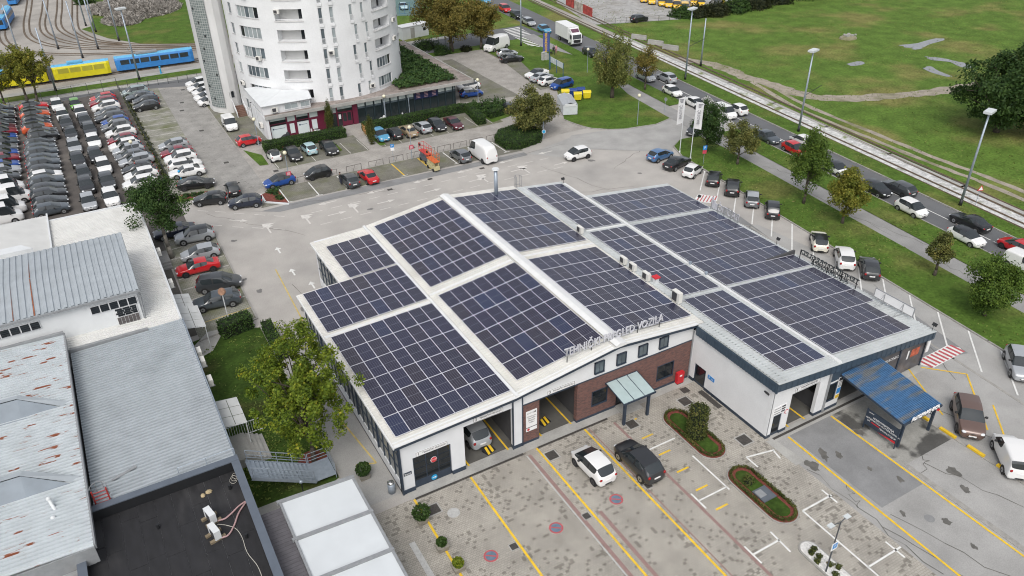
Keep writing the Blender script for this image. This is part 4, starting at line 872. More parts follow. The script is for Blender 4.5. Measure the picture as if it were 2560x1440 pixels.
MB().tube((24.05, 29.4, 5.9), (24.05, 29.4, 9.05), .2, .2, 14).build('pipe', GALV, t, True); MB().tube((24.05, 29.4, 9.2), (24.05, 29.4, 9.32), .42, .36, 14).build('cap', WHITEP, t); MB().tube((24.05, 29.4, 9.0), (24.05, 29.4, 9.2), .05).build('stem', GREYM, t)
t = thing('roof_ladder', 'hooped access ladder rising over the back edge of the hall roof', 'ladder', (28.1, 31.5, 0))
mb = MB()
for x in (27.8, 28.4): mb.tube((x, 31.45, 0.1), (x, 31.45, 6.7), .03)
for k in range(20): mb.tube((27.8, 31.45, .4 + .3 * k), (28.4, 31.45, .4 + .3 * k), .015)
mb.build('ladder_rungs', GREYM, t); mb = MB()
for z in (3.0, 4.2, 5.4, 6.6): mb.path([(28.1 + .42 * math.cos(a), 31.45 + .75 * math.sin(a), z) for a in [math.pi * i / 8 for i in range(9)]], .02)
for a in (.6, 1.57, 2.5): mb.tube((28.1 + .42 * math.cos(a), 31.45 + .75 * math.sin(a), 3), (28.1 + .42 * math.cos(a), 31.45 + .75 * math.sin(a), 6.6), .02)
mb.build('cage', GREYM, t)
def floodlight(loc, d, label, h=.6):
    t = thing('floodlight', label, 'floodlight', loc, 0, 'floodlights on the low wing'); x, y, z = loc
    MB().tube(loc, (x, y, z + h), .025).build('bracket', BLACKM, t); MB().obox((x + d[0] * .15, y + d[1] * .15, z + h + .05), (.12, .38, .3), math.atan2(d[1], d[0]), 0, ('Y', .6)).build('lamp_head', BLACKM, t)
floodlight((33.2, 30.0, zr(33.2)), (0, 1), 'black floodlight at the rear corner where the low wing steps in'); floodlight((45.2, 20.5, 3.75), (1, 0), 'black floodlight beside the white street letters at the back roof corner')
floodlight((45.2, 8.6, 3.75), (1, 0), 'black floodlight halfway along the right roof edge'); floodlight((45.15, -9.2, 3.7), (1, 0), 'black floodlight on the front right roof corner'); floodlight((26.52, -8.6, 4.3), (-1, 0), 'black floodlight on the white side wall of the wing under the fascia', .1)
for k, y in enumerate((8.2, 6.0)):
    tag(MB().tube((33.27, y, zr(33.3) + .17), (33.27, y, zr(33.3) + .45), .1, .16, 10).build('roof_vent', GALV, None, base=(33.27, y, zr(33.3) + .17)), 'small steel roof vent on the wing flashing, %s from the front' % ('second', 'first')[k], 'vent', 'steel vents on the wing ridge')

# ------------------------------------------------------------------ canopies
t = thing('glass_canopy', 'glass entrance canopy on two dark posts against the brick wall', 'canopy', (19.4, -1.4, 0))
CGL = mat('frosted_canopy_glass', (0.38, 0.47, 0.47), 0.15, 0.06, 2.0)
for k in range(3):
    x = 17.75 + 1.03 * k; MB().poly([(x + .02, -2.5, 2.62), (x + 1.0, -2.5, 2.62), (x + 1.0, -.1, 3.05), (x + .02, -.1, 3.05)]).poly([(x + .02, -.1, 3.02), (x + 1.0, -.1, 3.02), (x + 1.0, -2.5, 2.59), (x + .02, -2.5, 2.59)]).build('glass_pane', CGL, t)
mb = MB()
for k in range(4): x = 17.73 + 1.03 * k; mb.obox((x, -1.3, 2.82), (.05, 2.5, .08), 0, 0, ('X', math.atan2(.43, 2.4)))
mb.box(17.7, -2.56, 2.5, 20.88, -2.48, 2.64); mb.box(17.7, -.1, 2.9, 20.88, -.02, 3.06); mb.build('canopy_frame', NAVY, t)
for x in (18.2, 20.55): MB().box(x - .1, -2.2, 0, x + .1, -2.0, 2.6).build('post', NAVY, t)
BLUEC = mat('weathered_blue_sheet', (0.060, 0.150, 0.290), 0.5, 0.2, 2.5, col2=(0.16, 0.17, 0.175), mix=(0.47, 0.62), aniso=(.5, 2.4, 1), metal=.1)
t = thing('blue_canopy', 'weathered blue corrugated canopy in front of the car wash', 'canopy', (36.4, -12.2, 0))
ribbed([-9.15, -15.05], [3.45, 2.75], 34.2, 38.55, .22, .09, .05, axis='y').build('roof_sheet', BLUEC, t)
MB().box(34.15, -15.15, 2.58, 38.6, -15.03, 2.76).build('front_beam', NAVY, t); MB().obox((34.2, -12.1, 3.0), (.1, 5.95, .14), 0, 0, ('X', math.atan2(.7, 5.9))).obox((38.55, -12.1, 3.0), (.1, 5.95, .14), 0, 0, ('X', math.atan2(.7, 5.9))).build('side_beam', NAVY, t)
for x in (34.75, 38.4): MB().box(x - .09, -14.9, 0, x + .09, -14.72, 2.7).build('post', NAVY, t)
MB().tube((38.3, -14.8, 1.6), (37.2, -14.8, 2.65), .05).build('brace', NAVY, t)
mb = MB(); mb.tube((38.55, -14.95, 2.2), (38.52, -15.0, 2.2), .12, .12, 14); mb.build('round_sign', RED, t)
t = thing('canopy_sign', 'white letters AUTOPRAONICA along the front edge of the blue canopy', 'sign', (36.4, -15.2, 2.76))
for i, ch in enumerate('AUTOPRAONICA'): lettering(ch, .52, INKW, t, (35.0 + .268 * i, -15.2, 2.92), (1, 0, 0), (0, 0, 1), .03, name='letter', bold=.008)
MB().box(34.8, -15.17, 2.72, 38.2, -15.12, 2.78).build('sign_rail', NAVY, t)
t = thing('car_wash_banner', 'dark banner with white lettering and red stripe beside the blue canopy', 'banner', (34.35, -13.4, 0))
MB().box(34.30, -14.85, .5, 34.34, -12.0, 1.95).build('banner_sheet', NAVY, t); MB().poly([(34.29, -14.8, .5), (34.29, -13.2, .5), (34.29, -14.8, .72)]).build('red_stripe', RED, t)
for txt, z, y, sz, m_ in (('NAJSUVREMENIJA', 1.45, -13.55, .24, INKW), ('AUTOMATSKA AUTOPRAONICA', 1.2, -13.5, .21, INKW), ('SA', 0.98, -12.3, .21, INKW), ('TEHNOLOGIJOM', 0.88, -14.05, .21, INKW), ('BAOTIĆ', 1.75, -12.4, .12, INKW)):
    lettering(txt, sz, m_, t, (34.29, y, z), (0, -1, 0), (0, 0, 1), .004)
MB().box(34.285, -13.3, .93, 34.292, -12.55, 1.02).build('red_print', RED, t)
for y in (-12.0, -14.85): MB().box(34.28, y - .04, 0, 34.36, y + .04, 2.0).build('post', NAVY, t)
for k in range(6): tag(MB().prism([(39.2, -14.2 - 2.35 * k), (39.2, -12.85 - 2.35 * k), (39.45, -12.85 - 2.35 * k), (39.45, -14.2 - 2.35 * k)], .07, .24).build('wheel_stop', mat('yellow_kerb_block', (.70, .46, .02), .6, .1, 3), None, base=(0, 0, 0)), 'yellow concrete wheel stop on the wash lane kerb, %s from the canopy' % ORD[k], 'wheel stop', 'yellow wheel stops along the wash lane')
t = thing('hydrant_cabinet', 'red hydrant cabinet in the corner by the brick wall', 'cabinet', (25.45, -.3, 0))
MB().box(25.1, -.42, .12, 25.8, -.1, 1.22).build('casing', RED, t); MB().box(25.3, -.432, .85, 25.55, -.421, 1.0).build('label_plate', SIGNW, t); MB().box(25.15, -.4, 0, 25.75, -.12, .12).build('foot', BLACKM, t)

# ================================================================== round apartment tower and its podium
TW = thing('apartment_tower', 'round white apartment tower with curved balconies and narrow windows', 'building', (23.9, 90.2, 0))
TC, TR = (23.9, 90.2), 13.4
TWALL = mat('tower_render', (0.70, 0.71, 0.72), 0.85, 0.06, 0.35, col2=(0.63, 0.635, 0.635), mix=(.5, .75), fine=(5.0, .03))
TSIDE = mat('stair_tower_render', (0.60, 0.60, 0.595), 0.85, 0.07, 0.5, col2=(0.50, 0.495, 0.485), mix=(.5, .75), aniso=(1, 1, .35))
WFRAME = mat('white_window_frame', (0.72, 0.73, 0.74), 0.5, 0.03, 3.0)
def cp(a, r, z): a = R(a); return (TC[0] + r * math.cos(a), TC[1] + r * math.sin(a), z)
def arc(mb, a0, a1, r, z0, z1, mi=0, step=3.0, flip=False):
    n = max(1, int(math.ceil((a1 - a0) / step)))
    for i in range(n):
        p, q = a0 + (a1 - a0) * i / n, a0 + (a1 - a0) * (i + 1) / n
        f = [cp(p, r, z0), cp(q, r, z0), cp(q, r, z1), cp(p, r, z1)]
        mb.poly(f[::-1] if flip else f, mi)
def arc_flat(mb, a0, a1, r0, r1, z, mi=0, step=3.0, up=True):
    n = max(1, int(math.ceil((a1 - a0) / step)))
    for i in range(n):
        p, q = a0 + (a1 - a0) * i / n, a0 + (a1 - a0) * (i + 1) / n
        f = [cp(p, r0, z), cp(p, r1, z), cp(q, r1, z), cp(q, r0, z)]
        mb.poly(f if up else f[::-1], mi)
HEADS = [2.85 + 2.95 * k for k in range(11)]           # window heads, floor by floor
TOPZ = HEADS[-1] + 1.6
openings = []                                            # (a0, a1, z0, z1, kind)
for k, h in enumerate(HEADS):
    openings.append((-160.2, -141.2, h - 1.5, h + .12, 'strip'))
    openings.append((-172.4, -167.2, h - 1.5, h + .15, 'strip2'))
    if k >= 1: openings.append((-129.6, -112.3, h - 1.65, h, 'balcony'))
    if k >= 1:
        for a in (-102.4, -95.4): openings.append((a, a + 2.4, h - 2.3, h - .02, 'french'))
        sh = 0 if k % 2 else 2.4
        for a in (-82.5 + sh, -74.2 + sh * 1.1): openings.append((a, a + 2.2, h - 2.3, h - .02, 'french'))
    if k >= 3: openings.append((-65.0, -47.2, h - 1.65, h, 'balcony'))
    elif k >= 1: openings.append((-65.0, -50.0, h - 1.5, h + .05, 'strip'))
    openings.append((-30, -20, h - 1.5, h + .1, 'strip'))
    openings.append((-8, -2, h - 1.5, h + .1, 'strip2'))
    for a in (30, 60, 90, 120, 150): openings.append((a, a + 8, h - 1.5, h + .1, 'strip'))
cuts = sorted({-180.0, 180.0} | {o[0] for o in openings} | {o[1] for o in openings})
wallb = MB()
for a0, a1 in zip(cuts, cuts[1:]):
    if a1 - a0 < 1e-6: continue
    zs = sorted([(o[2], o[3]) for o in openings if o[0] <= a0 + 1e-6 and o[1] >= a1 - 1e-6])
    z = 0.0
    for z0, z1 in zs: arc(wallb, a0, a1, TR, z, z0); z = z1
    arc(wallb, a0, a1, TR, z, TOPZ)
for a0, a1, z0, z1, kd in openings:
    d = 1.5 if kd == 'balcony' else .22
    arc_flat(wallb, a0, a1, TR - d, TR, z0); arc_flat(wallb, a0, a1, TR - d, TR, z1, up=False)
    for a in (a0, a1): wallb.poly([cp(a, TR - d, z0), cp(a, TR, z0), cp(a, TR, z1), cp(a, TR - d, z1)])
    if kd == 'balcony': arc(wallb, a0, a1, TR - d, z0 - .95, z1)
wallb.build('wall', TWALL, TW)
RFT = MB(); arc_flat(RFT, -180, 180, 0.01, TR, TOPZ - .3, step=6); RFT.build('roof', TSIDE, TW)
for a0, a1, z0, z1, kd in openings:
    if kd == 'balcony':
        b_ = MB(); arc(b_, a0, a1, TR - 1.48, z0, z1 - .15); o = b_.build('balcony_back', TSIDE, TW)
        g = MB(); q = a1 - 3.2; arc(g, q, a1 - .3, TR - 1.45, z0 - .2, z1 - .2); g.build('balcony_door', DGLASS, o)
        g = MB(); arc(g, a0 - .5, a1 + .5, TR + .10, z0 - .12, z0 + .02); arc_flat(g, a0 - .5, a1 + .5, TR - .05, TR + .10, z0 + .02); arc_flat(g, a0 - .5, a1 + .5, TR, TR + .10, z0 - .12, up=False); g.build('balcony_ledge', TSIDE, TW)
        g = MB(); g.path([cp(a0 + (a1 - a0) * i / 8, TR - .05, z0 + .22) for i in range(9)], .035, 5); g.build('handrail', WFRAME, TW)
        continue
    f = MB(); n = {'strip': 5, 'strip2': 2, 'french': 1}[kd]; fw = .28 if kd != 'french' else .22
    arc(f, a0, a1, TR - .17, z0, z1)
    w_ = f.build('window', WFRAME, TW)
    visible = -180 < a0 < 0
    if not visible: 
        g = MB(); arc(g, a0 + .3, a1 - .3, TR - .15, z0 + .08, z1 - .08); g.build('pane', GLASSB, w_); continue
    st = (a1 - a0) / n
    for i in range(n):
        g = MB(); zlo = z0 + .07; arc(g, a0 + st * i + fw, a0 + st * (i + 1) - fw, TR - .145, zlo, z1 - .07)
        g.build('pane', random.choice([GLASSB, GLASSB, GLASSB, CURTAIN, CURTAIN, CURTAIN, DGLASS]) if kd != 'french' else random.choice([GLASSB, GLASSB, CURTAIN]), w_)
    if kd == 'french':
        g = MB(); 
        for i in range(7): a = a0 + (a1 - a0) * i / 6; g.tube(cp(a, TR + .04, z0), cp(a, TR + .04, z0 + .85), .018, n=4, cap=False)
        g.path([cp(a0, TR + .04, z0 + .85), cp(a1, TR + .04, z0 + .85)], .03, 4); g.build('railing', WFRAME, w_)
        g = MB(); am = (a0 + a1) / 2; arc(g, a0 - .15, a1 + .15, TR + .16, z0 - .38, z0 - .02); arc_flat(g, a0 - .15, a1 + .15, TR, TR + .16, z0 - .02); arc_flat(g, a0 - .15, a1 + .15, TR, TR + .16, z0 - .38, up=False); g.build('flower_box', TWALL, TW)
    elif kd in ('strip', 'strip2'):
        g = MB(); arc(g, a0 - .3, a1 + .3, TR + .07, z0 - .08, z0); arc_flat(g, a0 - .3, a1 + .3, TR - .1, TR + .07, z0); g.build('sill', TSIDE, w_)
def tower_ac(a, z, k):
    x, y, _ = cp(a, TR + .25, z); t = aircon((x, y, z), R(a + 90), 'small air conditioner %s' % k, (.85, .35, .6), group='air conditioners on the round tower')
tower_ac(-97.6, 10.7, 'between two narrow tower windows'); tower_ac(-146, 9.9, 'below a window strip on the left of the round tower'); tower_ac(-72.0, 4.6, 'at the foot of the tower wall near the roof garden'); tower_ac(-127.5, 16.9, 'hanging in an upper tower balcony')
tower_ac(-150, 18.9, 'high on the left of the round tower'); tower_ac(-169, 5.2, 'beside the stair tower at the lowest window column'); tower_ac(-42, 13.2, 'on the far right edge of the round tower, upper'); tower_ac(-43, 10.4, 'on the far right edge of the round tower, lower')
# stair tower with its glass-block strip
def gblock_mat():
    m = bpy.data.materials.new('glass_blocks'); m.use_nodes = True; n = m.node_tree; L = n.links.new; b = n.nodes['Principled BSDF']; b.inputs['Roughness'].default_value = .25
    tc = n.nodes.new('ShaderNodeUVMap'); t = n.nodes.new('ShaderNodeTexBrick'); t.offset = 0; t.inputs['Scale'].default_value = 1; t.inputs['Brick Width'].default_value = .38; t.inputs['Row Height'].default_value = .38; t.inputs['Mortar Size'].default_value = .04
    t.inputs['Color1'].default_value = (.13, .16, .16, 1); t.inputs['Color2'].default_value = (.19, .22, .215, 1); t.inputs['Mortar'].default_value = (.36, .375, .37, 1)
    L(tc.outputs[0], t.inputs['Vector']); L(t.outputs['Color'], b.inputs['Base Color']); return m
ST = thing('stair_tower', 'slender white stair tower with a glass-block strip beside the round tower', 'building', (8.2, 94.5, 0))
base = [(9.9, 91.6), (10.6, 92.5), (11.5, 99), (8.6, 99.6), (7.0, 99.6), (6.3, 98.5), (6.05, 95.5), (6.2, 93.6), (6.9, 92.2), (7.9, 91.3), (8.9, 91.1)]
MB().prism(base, 0, TOPZ).build('wall', TSIDE, ST)
gb = MB(); pts = [(6.18, 93.5), (6.86, 92.14), (7.84, 91.24)]; pts = [(x - .05, y - .05) for x, y in pts]
for a, b_ in zip(pts, pts[1:]): gb.poly([(*a, 1.0), (*b_, 1.0), (*b_, TOPZ - .5), (*a, TOPZ - .5)])
go = gb.build('glass_block_strip', gblock_mat(), ST); uv = go.data.uv_layers.new(name='UVMap')
for p in go.data.polygons:
    u0 = 0 if p.index == 0 else 1.52
    wdt = 1.52 if p.index == 0 else 1.33
    for li, (u, v) in zip(p.loop_indices, ((u0, 0), (u0 + wdt, 0), (u0 + wdt, TOPZ - 1.5), (u0, TOPZ - 1.5))): uv.data[li].uv = (u, v)
k = 0
for z in range(2, 30, 2):
    f = .3 if k % 2 else .75; k += 1
    a, b_ = (pts[0], pts[1]) if k % 3 else (pts[1], pts[2]); x = a[0] + (b_[0] - a[0]) * f; y = a[1] + (b_[1] - a[1]) * f
    MB().obox((x - .03, y - .03, z + .4), (.22, .08, .34), math.atan2(b_[1] - a[1], b_[0] - a[0])).build('vent', BLACKM, ST)
MB().box(6.02, 95, 1, 6.04, 95.4, 1.4).build('vent', BLACKM, ST)
MB().obox((9.1, 91.22, 3.0), (.75, .1, 1.0), R(8)).build('window', DGLASS, ST)
t = thing('entrance_steps', 'short brown entrance steps with curved white railings between the two towers', 'steps', (9.6, 89.6, 0))
for k in range(7): MB().box(9.0, 88.4 + .32 * k, 0, 10.4, 88.72 + .32 * k, .18 * (k + 1)).build('step', mat('brown_step_tiles', (.17, .10, .075), .8, .15, 3), t)
for x in (8.9, 10.5): MB().path([(x, 88.4, .9), (x, 90.6, 2.1), (x, 91.2, 2.2)], .05).box(x - .05, 88.3, 0, x + .05, 88.4, .95).poly([(x, 88.4, 0), (x, 90.6, 1.0), (x, 90.6, 1.9), (x, 88.4, .8)]).build('railing', TWALL, t)

# podium with shops
PGRAV = mat('roof_gravel', (0.235, 0.20, 0.18), 0.95, 0.25, 1.0, bump=.6, col2=(.30, .265, .245), mix=(.45, .7), fine=(6, .2))
MAROON = mat('maroon_shop_frame', (0.125, 0.012, 0.035), 0.5, 0.1, 2.0); TEAL = mat('dark_teal_frame', (0.012, 0.024, 0.03), 0.5, 0.1, 2.0)
PD = thing('shop_podium', 'low podium of shops with gravel roof at the foot of the round tower', 'building', (26, 80, 0))
edge = [(10.6, 73.8), (44.6, 73.8), (44.4, 103.5), (38.5, 104.5), (37.2, 95)]
MB().prism([(10.4, 75.0), (44.7, 75.0), (44.7, 104.5), (30, 104.5), (30, 78), (10.6, 78)], 3.42, 3.75, 0, 1).build('roof_slab', [WHITE, PGRAV], PD)
mb = MB()
for a, b_ in (((10.4, 74.9), (44.8, 74.9)), ((44.8, 74.9), (44.8, 104.6))):
    d = Vector((b_[0] - a[0], b_[1] - a[1])); mb.obox(((a[0] + b_[0]) / 2, (a[1] + b_[1]) / 2, 3.62), (d.length + .2, .2, .46), math.atan2(d.y, d.x))
mb.build('roof_edge', CONC2, PD)
MB().box(10.8, 75.9, 0, 41.6, 76.1, 3.4).box(41.5, 76.0, 0, 41.7, 104, 3.4).box(10.4, 75.6, 0, 10.75, 84.5, 3.4).box(30.0, 104.0, 0, 41.7, 104.2, 3.4).build('inner_wall', DARKW, PD)
MB().box(10.38, 75.0, 0, 10.8, 84, 3.42).build('end_wall', WHITE, PD)
xs = 10.9
def shop_bay(x0, x1, frame, rows, name='shop_window'):
    f = MB()
    for x in (x0, x1 - .1): f.box(x, 75.45, 0, x + .1, 75.62, 3.4)
    for z in (0.0, 2.25, 3.3): f.box(x0, 75.47, z, x1, 75.6, z + .1)
    w_ = f.build(name, frame, PD)
    for z0, z1, m in rows: MB().box(x0 + .12, 75.52, z0, x1 - .12, 75.56, z1).build('pane', m, w_)
    return w_
FILM = mat('white_window_film', (0.62, 0.68, 0.68), 0.4, 0.05, 1.0); SHADE = mat('blind_behind_glass', (0.48, 0.54, 0.52), 0.2, 0.15, .8); LOWG = mat('shop_glass', (.02, .028, .03), .1, .2, .6)
bays = [(10.9, 13.5, 'f'), (13.5, 14.9, 'd'), (14.9, 16.9, 'f'), (16.9, 18.4, 'd'), (18.4, 19.4, 'b'), (19.4, 21.3, 'g'), (21.3, 23.9, 'e'), (23.9, 24.6, 'b')]
for x0, x1, kd in bays:
    if kd == 'f':
        w_ = shop_bay(x0, x1, MAROON, ((.12, 2.0, FILM), (2.36, 2.75, LOWG), (2.78, 3.28, SHADE)))
        m_ = mat('shop_print', (.03, .07, .14), .6, 0); MB().tube((x0 + .5, 75.515, 1.55), (x0 + .5, 75.508, 1.55), .13, .13, 12).build('logo_disc', m_, w_); MB().box(x0 + .68, 75.508, 1.5, x1 - .4, 75.515, 1.56).build('print_line', m_, w_)
    elif kd == 'd': w_ = shop_bay(x0, x1, MAROON, ((2.36, 3.28, SHADE),), 'shop_door'); MB().box(x0 + .1, 75.49, 0, x1 - .1, 75.53, 2.3).build('door_leaf', MAROON, w_); MB().box(x0 + .35, 75.45, .5, x1 - .35, 75.485, 2.0).build('pane', FILM, w_)
    elif kd == 'b': MB().box(x0, 75.42, 0, x1, 75.6, 3.4).build('maroon_pier', MAROON, PD)
    elif kd == 'g': shop_bay(x0, x1, MAROON, ((.12, 2.2, LOWG), (2.36, 3.28, SHADE)))
    else:
        w_ = shop_bay(x0, x1, MAROON, ((2.78, 3.28, SHADE), (2.36, 2.74, LOWG)), 'entrance_door'); MB().box(x0 + .75, 75.47, 0, x1 - .25, 75.5, 2.3).build('door_leaf', MAROON, w_)
        for q in (0, .72): MB().box(x0 + .9 + q, 75.44, .8, x0 + 1.45 + q, 75.465, 2.1).build('pane', LOWG, w_)
        MB().box(x0 + .2, 75.44, 1.3, x0 + .55, 75.46, 2.0).build('notice', SIGNW, w_)
x = 24.6; k = 0
while x < 41.3:
    x1 = min(x + 1.38, 41.6); sign = 33.2 < x < 37.9
    rows = ((.12, 2.2, LOWG),) + (((2.33, 2.6, GLASSB), (2.62, 3.3, SHADE)) if not sign else ())
    w_ = shop_bay(x, x1, TEAL, rows)
    if sign:
        s = MB().box(x - .01, 75.40, 2.1, x1 - .01, 75.44, 3.36).build('sign_panel', mat('navy_sign', (.012, .018, .06), .4, .1, 2), w_)
        for j in range(4): MB().box(x + .35, 75.385, 2.3 + .23 * j, x1 - .35, 75.398, 2.38 + .23 * j).build('sign_line', mat('pink_sign_print', (.35, .22, .24), .6, .2, 4), s)
    x = x1; k += 1
for x in (28.9, 33.1): MB().tube((x, 75.1, 0), (x, 75.1, 3.45), .06).build('column', GALV, PD)
# roof garden of low juniper
# white annex on the podium
AN = thing('roof_annex', 'small white annex with a pale tin roof on the podium', 'building', (14, 77, 0))
MB().prism([(10.40, 76.0), (17.6, 76.0), (17.9, 78.4), (12.6, 83.5), (10.40, 85.5)], 3.76, 5.15).build('wall', WHITE, AN)
mb = MB(); top = [(10.15, 75.6, 5.22), (17.8, 75.6, 5.22), (18.2, 78.6, 5.75), (14.6, 79.6, 5.95), (11.9, 84.6, 5.6), (10.15, 85.6, 5.35)]
mb.poly(top); mb.poly([(x, y, 5.16) for x, y, z in top][::-1])
for i in range(len(top)): j = (i + 1) % len(top); a, b_ = top[i], top[j]; mb.poly([(a[0], a[1], 5.16), (b_[0], b_[1], 5.16), b_, a])
mb.build('roof', WHITEP, AN)
for x0, x1 in ((13.6, 15.7), (16.0, 17.5)): win_y(x0, x1, 4.05, 4.95, 75.93, AN, 2, 1, WFRAME, CURTAIN, d=.06)
aircon((12.1, 75.75, 3.95), 0, 'air conditioner on the annex wall above the podium roof', (.9, .4, .7), group='air conditioners on the annex')
aircon((10.15, 77.6, 1.4), R(-90), 'air conditioner low on the end wall of the podium', (.9, .4, .7), group='air conditioners on the annex')
MB().tube((10.3, 80.5, .1), (10.3, 80.5, 5.1), .06).build('downpipe', WHITEP, AN)

# ================================================================== workshop complex on the left
SHEETG = mat('grey_corrugated_sheet', (0.37, 0.405, 0.43), 0.55, 0.07, 1.0, col2=(.30, .33, .35), mix=(.5, .75), metal=.1)
SHEETW = mat('cream_corrugated_sheet', (0.62, 0.62, 0.60), 0.6, 0.06, 0.7, col2=(.52, .515, .49), mix=(.5, .75))
def rust_mat():
    m = mat('rusting_corrugated_sheet', (0.47, 0.51, 0.53), 0.5, 0.08, 1.0)
    n = m.node_tree; L = n.links.new; b = n.nodes['Principled BSDF']; src = b.inputs['Base Color'].links[0].from_socket
    g = n.nodes.new('ShaderNodeNewGeometry'); mp = n.nodes.new('ShaderNodeMapping'); mp.inputs['Scale'].default_value = (.55, 3.2, 1); L(g.outputs['Position'], mp.inputs['Vector'])
    t = n.nodes.new('ShaderNodeTexNoise'); t.inputs['Scale'].default_value = 1.3; t.inputs['Detail'].default_value = 7; L(mp.outputs[0], t.inputs['Vector'])
    r = n.nodes.new('ShaderNodeMapRange'); r.inputs[1].default_value = .615; r.inputs[2].default_value = .65; L(t.outputs['Fac'], r.inputs[0])
    mx = n.nodes.new('ShaderNodeMix'); mx.data_type = 'RGBA'; L(r.outputs[0], mx.inputs[0]); L(src, mx.inputs[6]); mx.inputs[7].default_value = (.24, .075, .035, 1); L(mx.outputs[2], b.inputs['Base Color']); return m
RUST = rust_mat(); RUSTS = mat('rust_streak', (.30, .10, .045), .9, .3, 2.0)
OLDW = mat('old_white_plaster', (0.66, 0.68, 0.69), 0.9, 0.05, 0.5, col2=(.55, .565, .57), mix=(.52, .72))
FELT = mat('black_roofing_felt', (0.016, 0.016, 0.018), 0.75, 0.25, 1.5, col2=(.032, .031, .032), mix=(.5, .75), aniso=(2.2, .7, 1), fine=(20, .2))
PARA = mat('grey_parapet_capping', (0.105, 0.125, 0.155), 0.5, 0.08, 1.5)
# cream-roofed hall at the back
H1 = thing('cream_roof_hall', 'low hall with a broad cream corrugated roof beside the parked cars', 'building', (-16, 40, 0))
ribbed([-27, -10.05], [4.62, 4.42], 24.75, 51.9, .36, .09).build('roof_sheet', SHEETW, H1)
MB().box(-27, 25, 0, -10.5, 51.5, 4.36).build('wall', OLDW, H1); MB().box(-10.15, 24.7, 4.32, -9.98, 52.0, 4.66).build('roof_edge', WHITEP, H1); MB().box(-27, 51.85, 4.3, -10, 52.05, 4.7).build('roof_edge', WHITEP, H1)
# hipped lean-to roof at the far left with its fence
H2 = thing('hipped_roof_annex', 'pale hipped roof with a raised skylight at the far left edge', 'building', (-24, 47, 0))
mb = MB(); mb.poly([(-19.1, 44.0, 4.75), (-19.1, 53.3, 4.75), (-23.6, 49.6, 6.2), (-23.6, 43.6, 6.2)]); mb.poly([(-19.1, 53.3, 4.75), (-30, 53.6, 4.75), (-30, 49.6, 6.2), (-23.6, 49.6, 6.2)]); mb.poly([(-23.6, 49.6, 6.2), (-30, 49.6, 6.2), (-30, 40, 6.2), (-23.6, 40, 6.2)]); mb.poly([(-19.1, 44, 4.75), (-23.6, 43.6, 6.2), (-23.6, 38, 6.2), (-19.1, 38, 4.75)])
mb.build('roof_sheet', SHEETW, H2); MB().box(-30, 38, 4.3, -19.3, 53.2, 4.74).build('wall', OLDW, H2)
for k in range(30): MB().box(-19.9 - .36 * k, 53.45, 4.0, -19.8 - .36 * k, 53.5, 4.72).build('roof_slat', WHITEP, H2)
MB().box(-19.16, 37.5, 4.74, -19.0, 53.4, 4.95).build('roof_edge', WHITEP, H2)
mb = MB().prism([(-29, 43.2), (-21.4, 43.2), (-20.4, 41.9), (-29, 41.9)], 5.0, 6.45); mb.build('skylight', WHITEP, H2)
# tall monitor with grey sheet roof and glass-brick window
H3 = thing('monitor_hall', 'taller white hall with grey sheet roof, window band and glass-brick grid', 'building', (-18, 31, 0))
ribbed([37.9, 32.2, 26.2], [7.75, 8.0, 7.55], -31, -12.55, .5, .10, .06, axis='y').build('roof_sheet', SHEETG, H3)
MB().box(-31, 26.55, 3.5, -12.85, 37.6, 7.45).build('wall', OLDW, H3)
MB().obox((-21.8, 26.15, 7.48), (18.5, .16, .16)).build('gutter', GREYM, H3); MB().path([(-12.62, 26.2, 7.4), (-12.6, 26.5, 6.9), (-12.75, 26.42, 4.6)], .08).build('downpipe', GREYM, H3)
for x in (-20.75, -22.3):
    mb = MB(); mb.poly([(x, 26.25, 7.61), (x + .3, 26.25, 7.61), (x + .25, 32.1, 8.055), (x + .05, 32.1, 8.055)]); mb.build('rust_streak', RUSTS, H3)
    mb = MB(); mb.poly([(x + .04, 32.3, 8.055), (x + .25, 32.3, 8.055), (x + .18, 37.7, 7.81), (x + .06, 37.7, 7.81)]); mb.build('rust_streak', RUSTS, H3)
def band_windows(x0, n, stp, z0, z1):
    w_ = MB().box(x0, 26.46, z0, x0 + n * stp, 26.53, z1).build('window_band', WFRAME, H3)
    for i in range(n): MB().box(x0 + .05 + stp * i, 26.42, z0 + .05, x0 + stp * (i + 1) - .05, 26.455, z1 - .05).build('pane', DGLASS, w_)
band_windows(-16.6, 5, .73, 6.2, 6.95); band_windows(-25.5, 7, .73, 6.2, 6.95)
w_ = MB().box(-14.9, 26.46, 4.35, -13.1, 26.53, 6.18).build('glass_brick_window', WFRAME, H3)
for j in range(4):
    for i in range(3): xa = -14.84 + .6 * i + (.0 if j % 2 else .12); MB().box(xa, 26.42, 5.36 + .2 * j, min(xa + .55, -13.16), 26.455, 5.53 + .2 * j).build('glass_brick', DGLASS, w_)
for j in range(4):
    for i in range(6): MB().box(-14.84 + .29 * i, 26.42, 4.42 + .22 * j, -14.585 + .29 * i, 26.455, 4.61 + .22 * j).build('glass_brick', mat('grey_glass_brick', (.10, .09, .09), .3, .2, 2), w_)
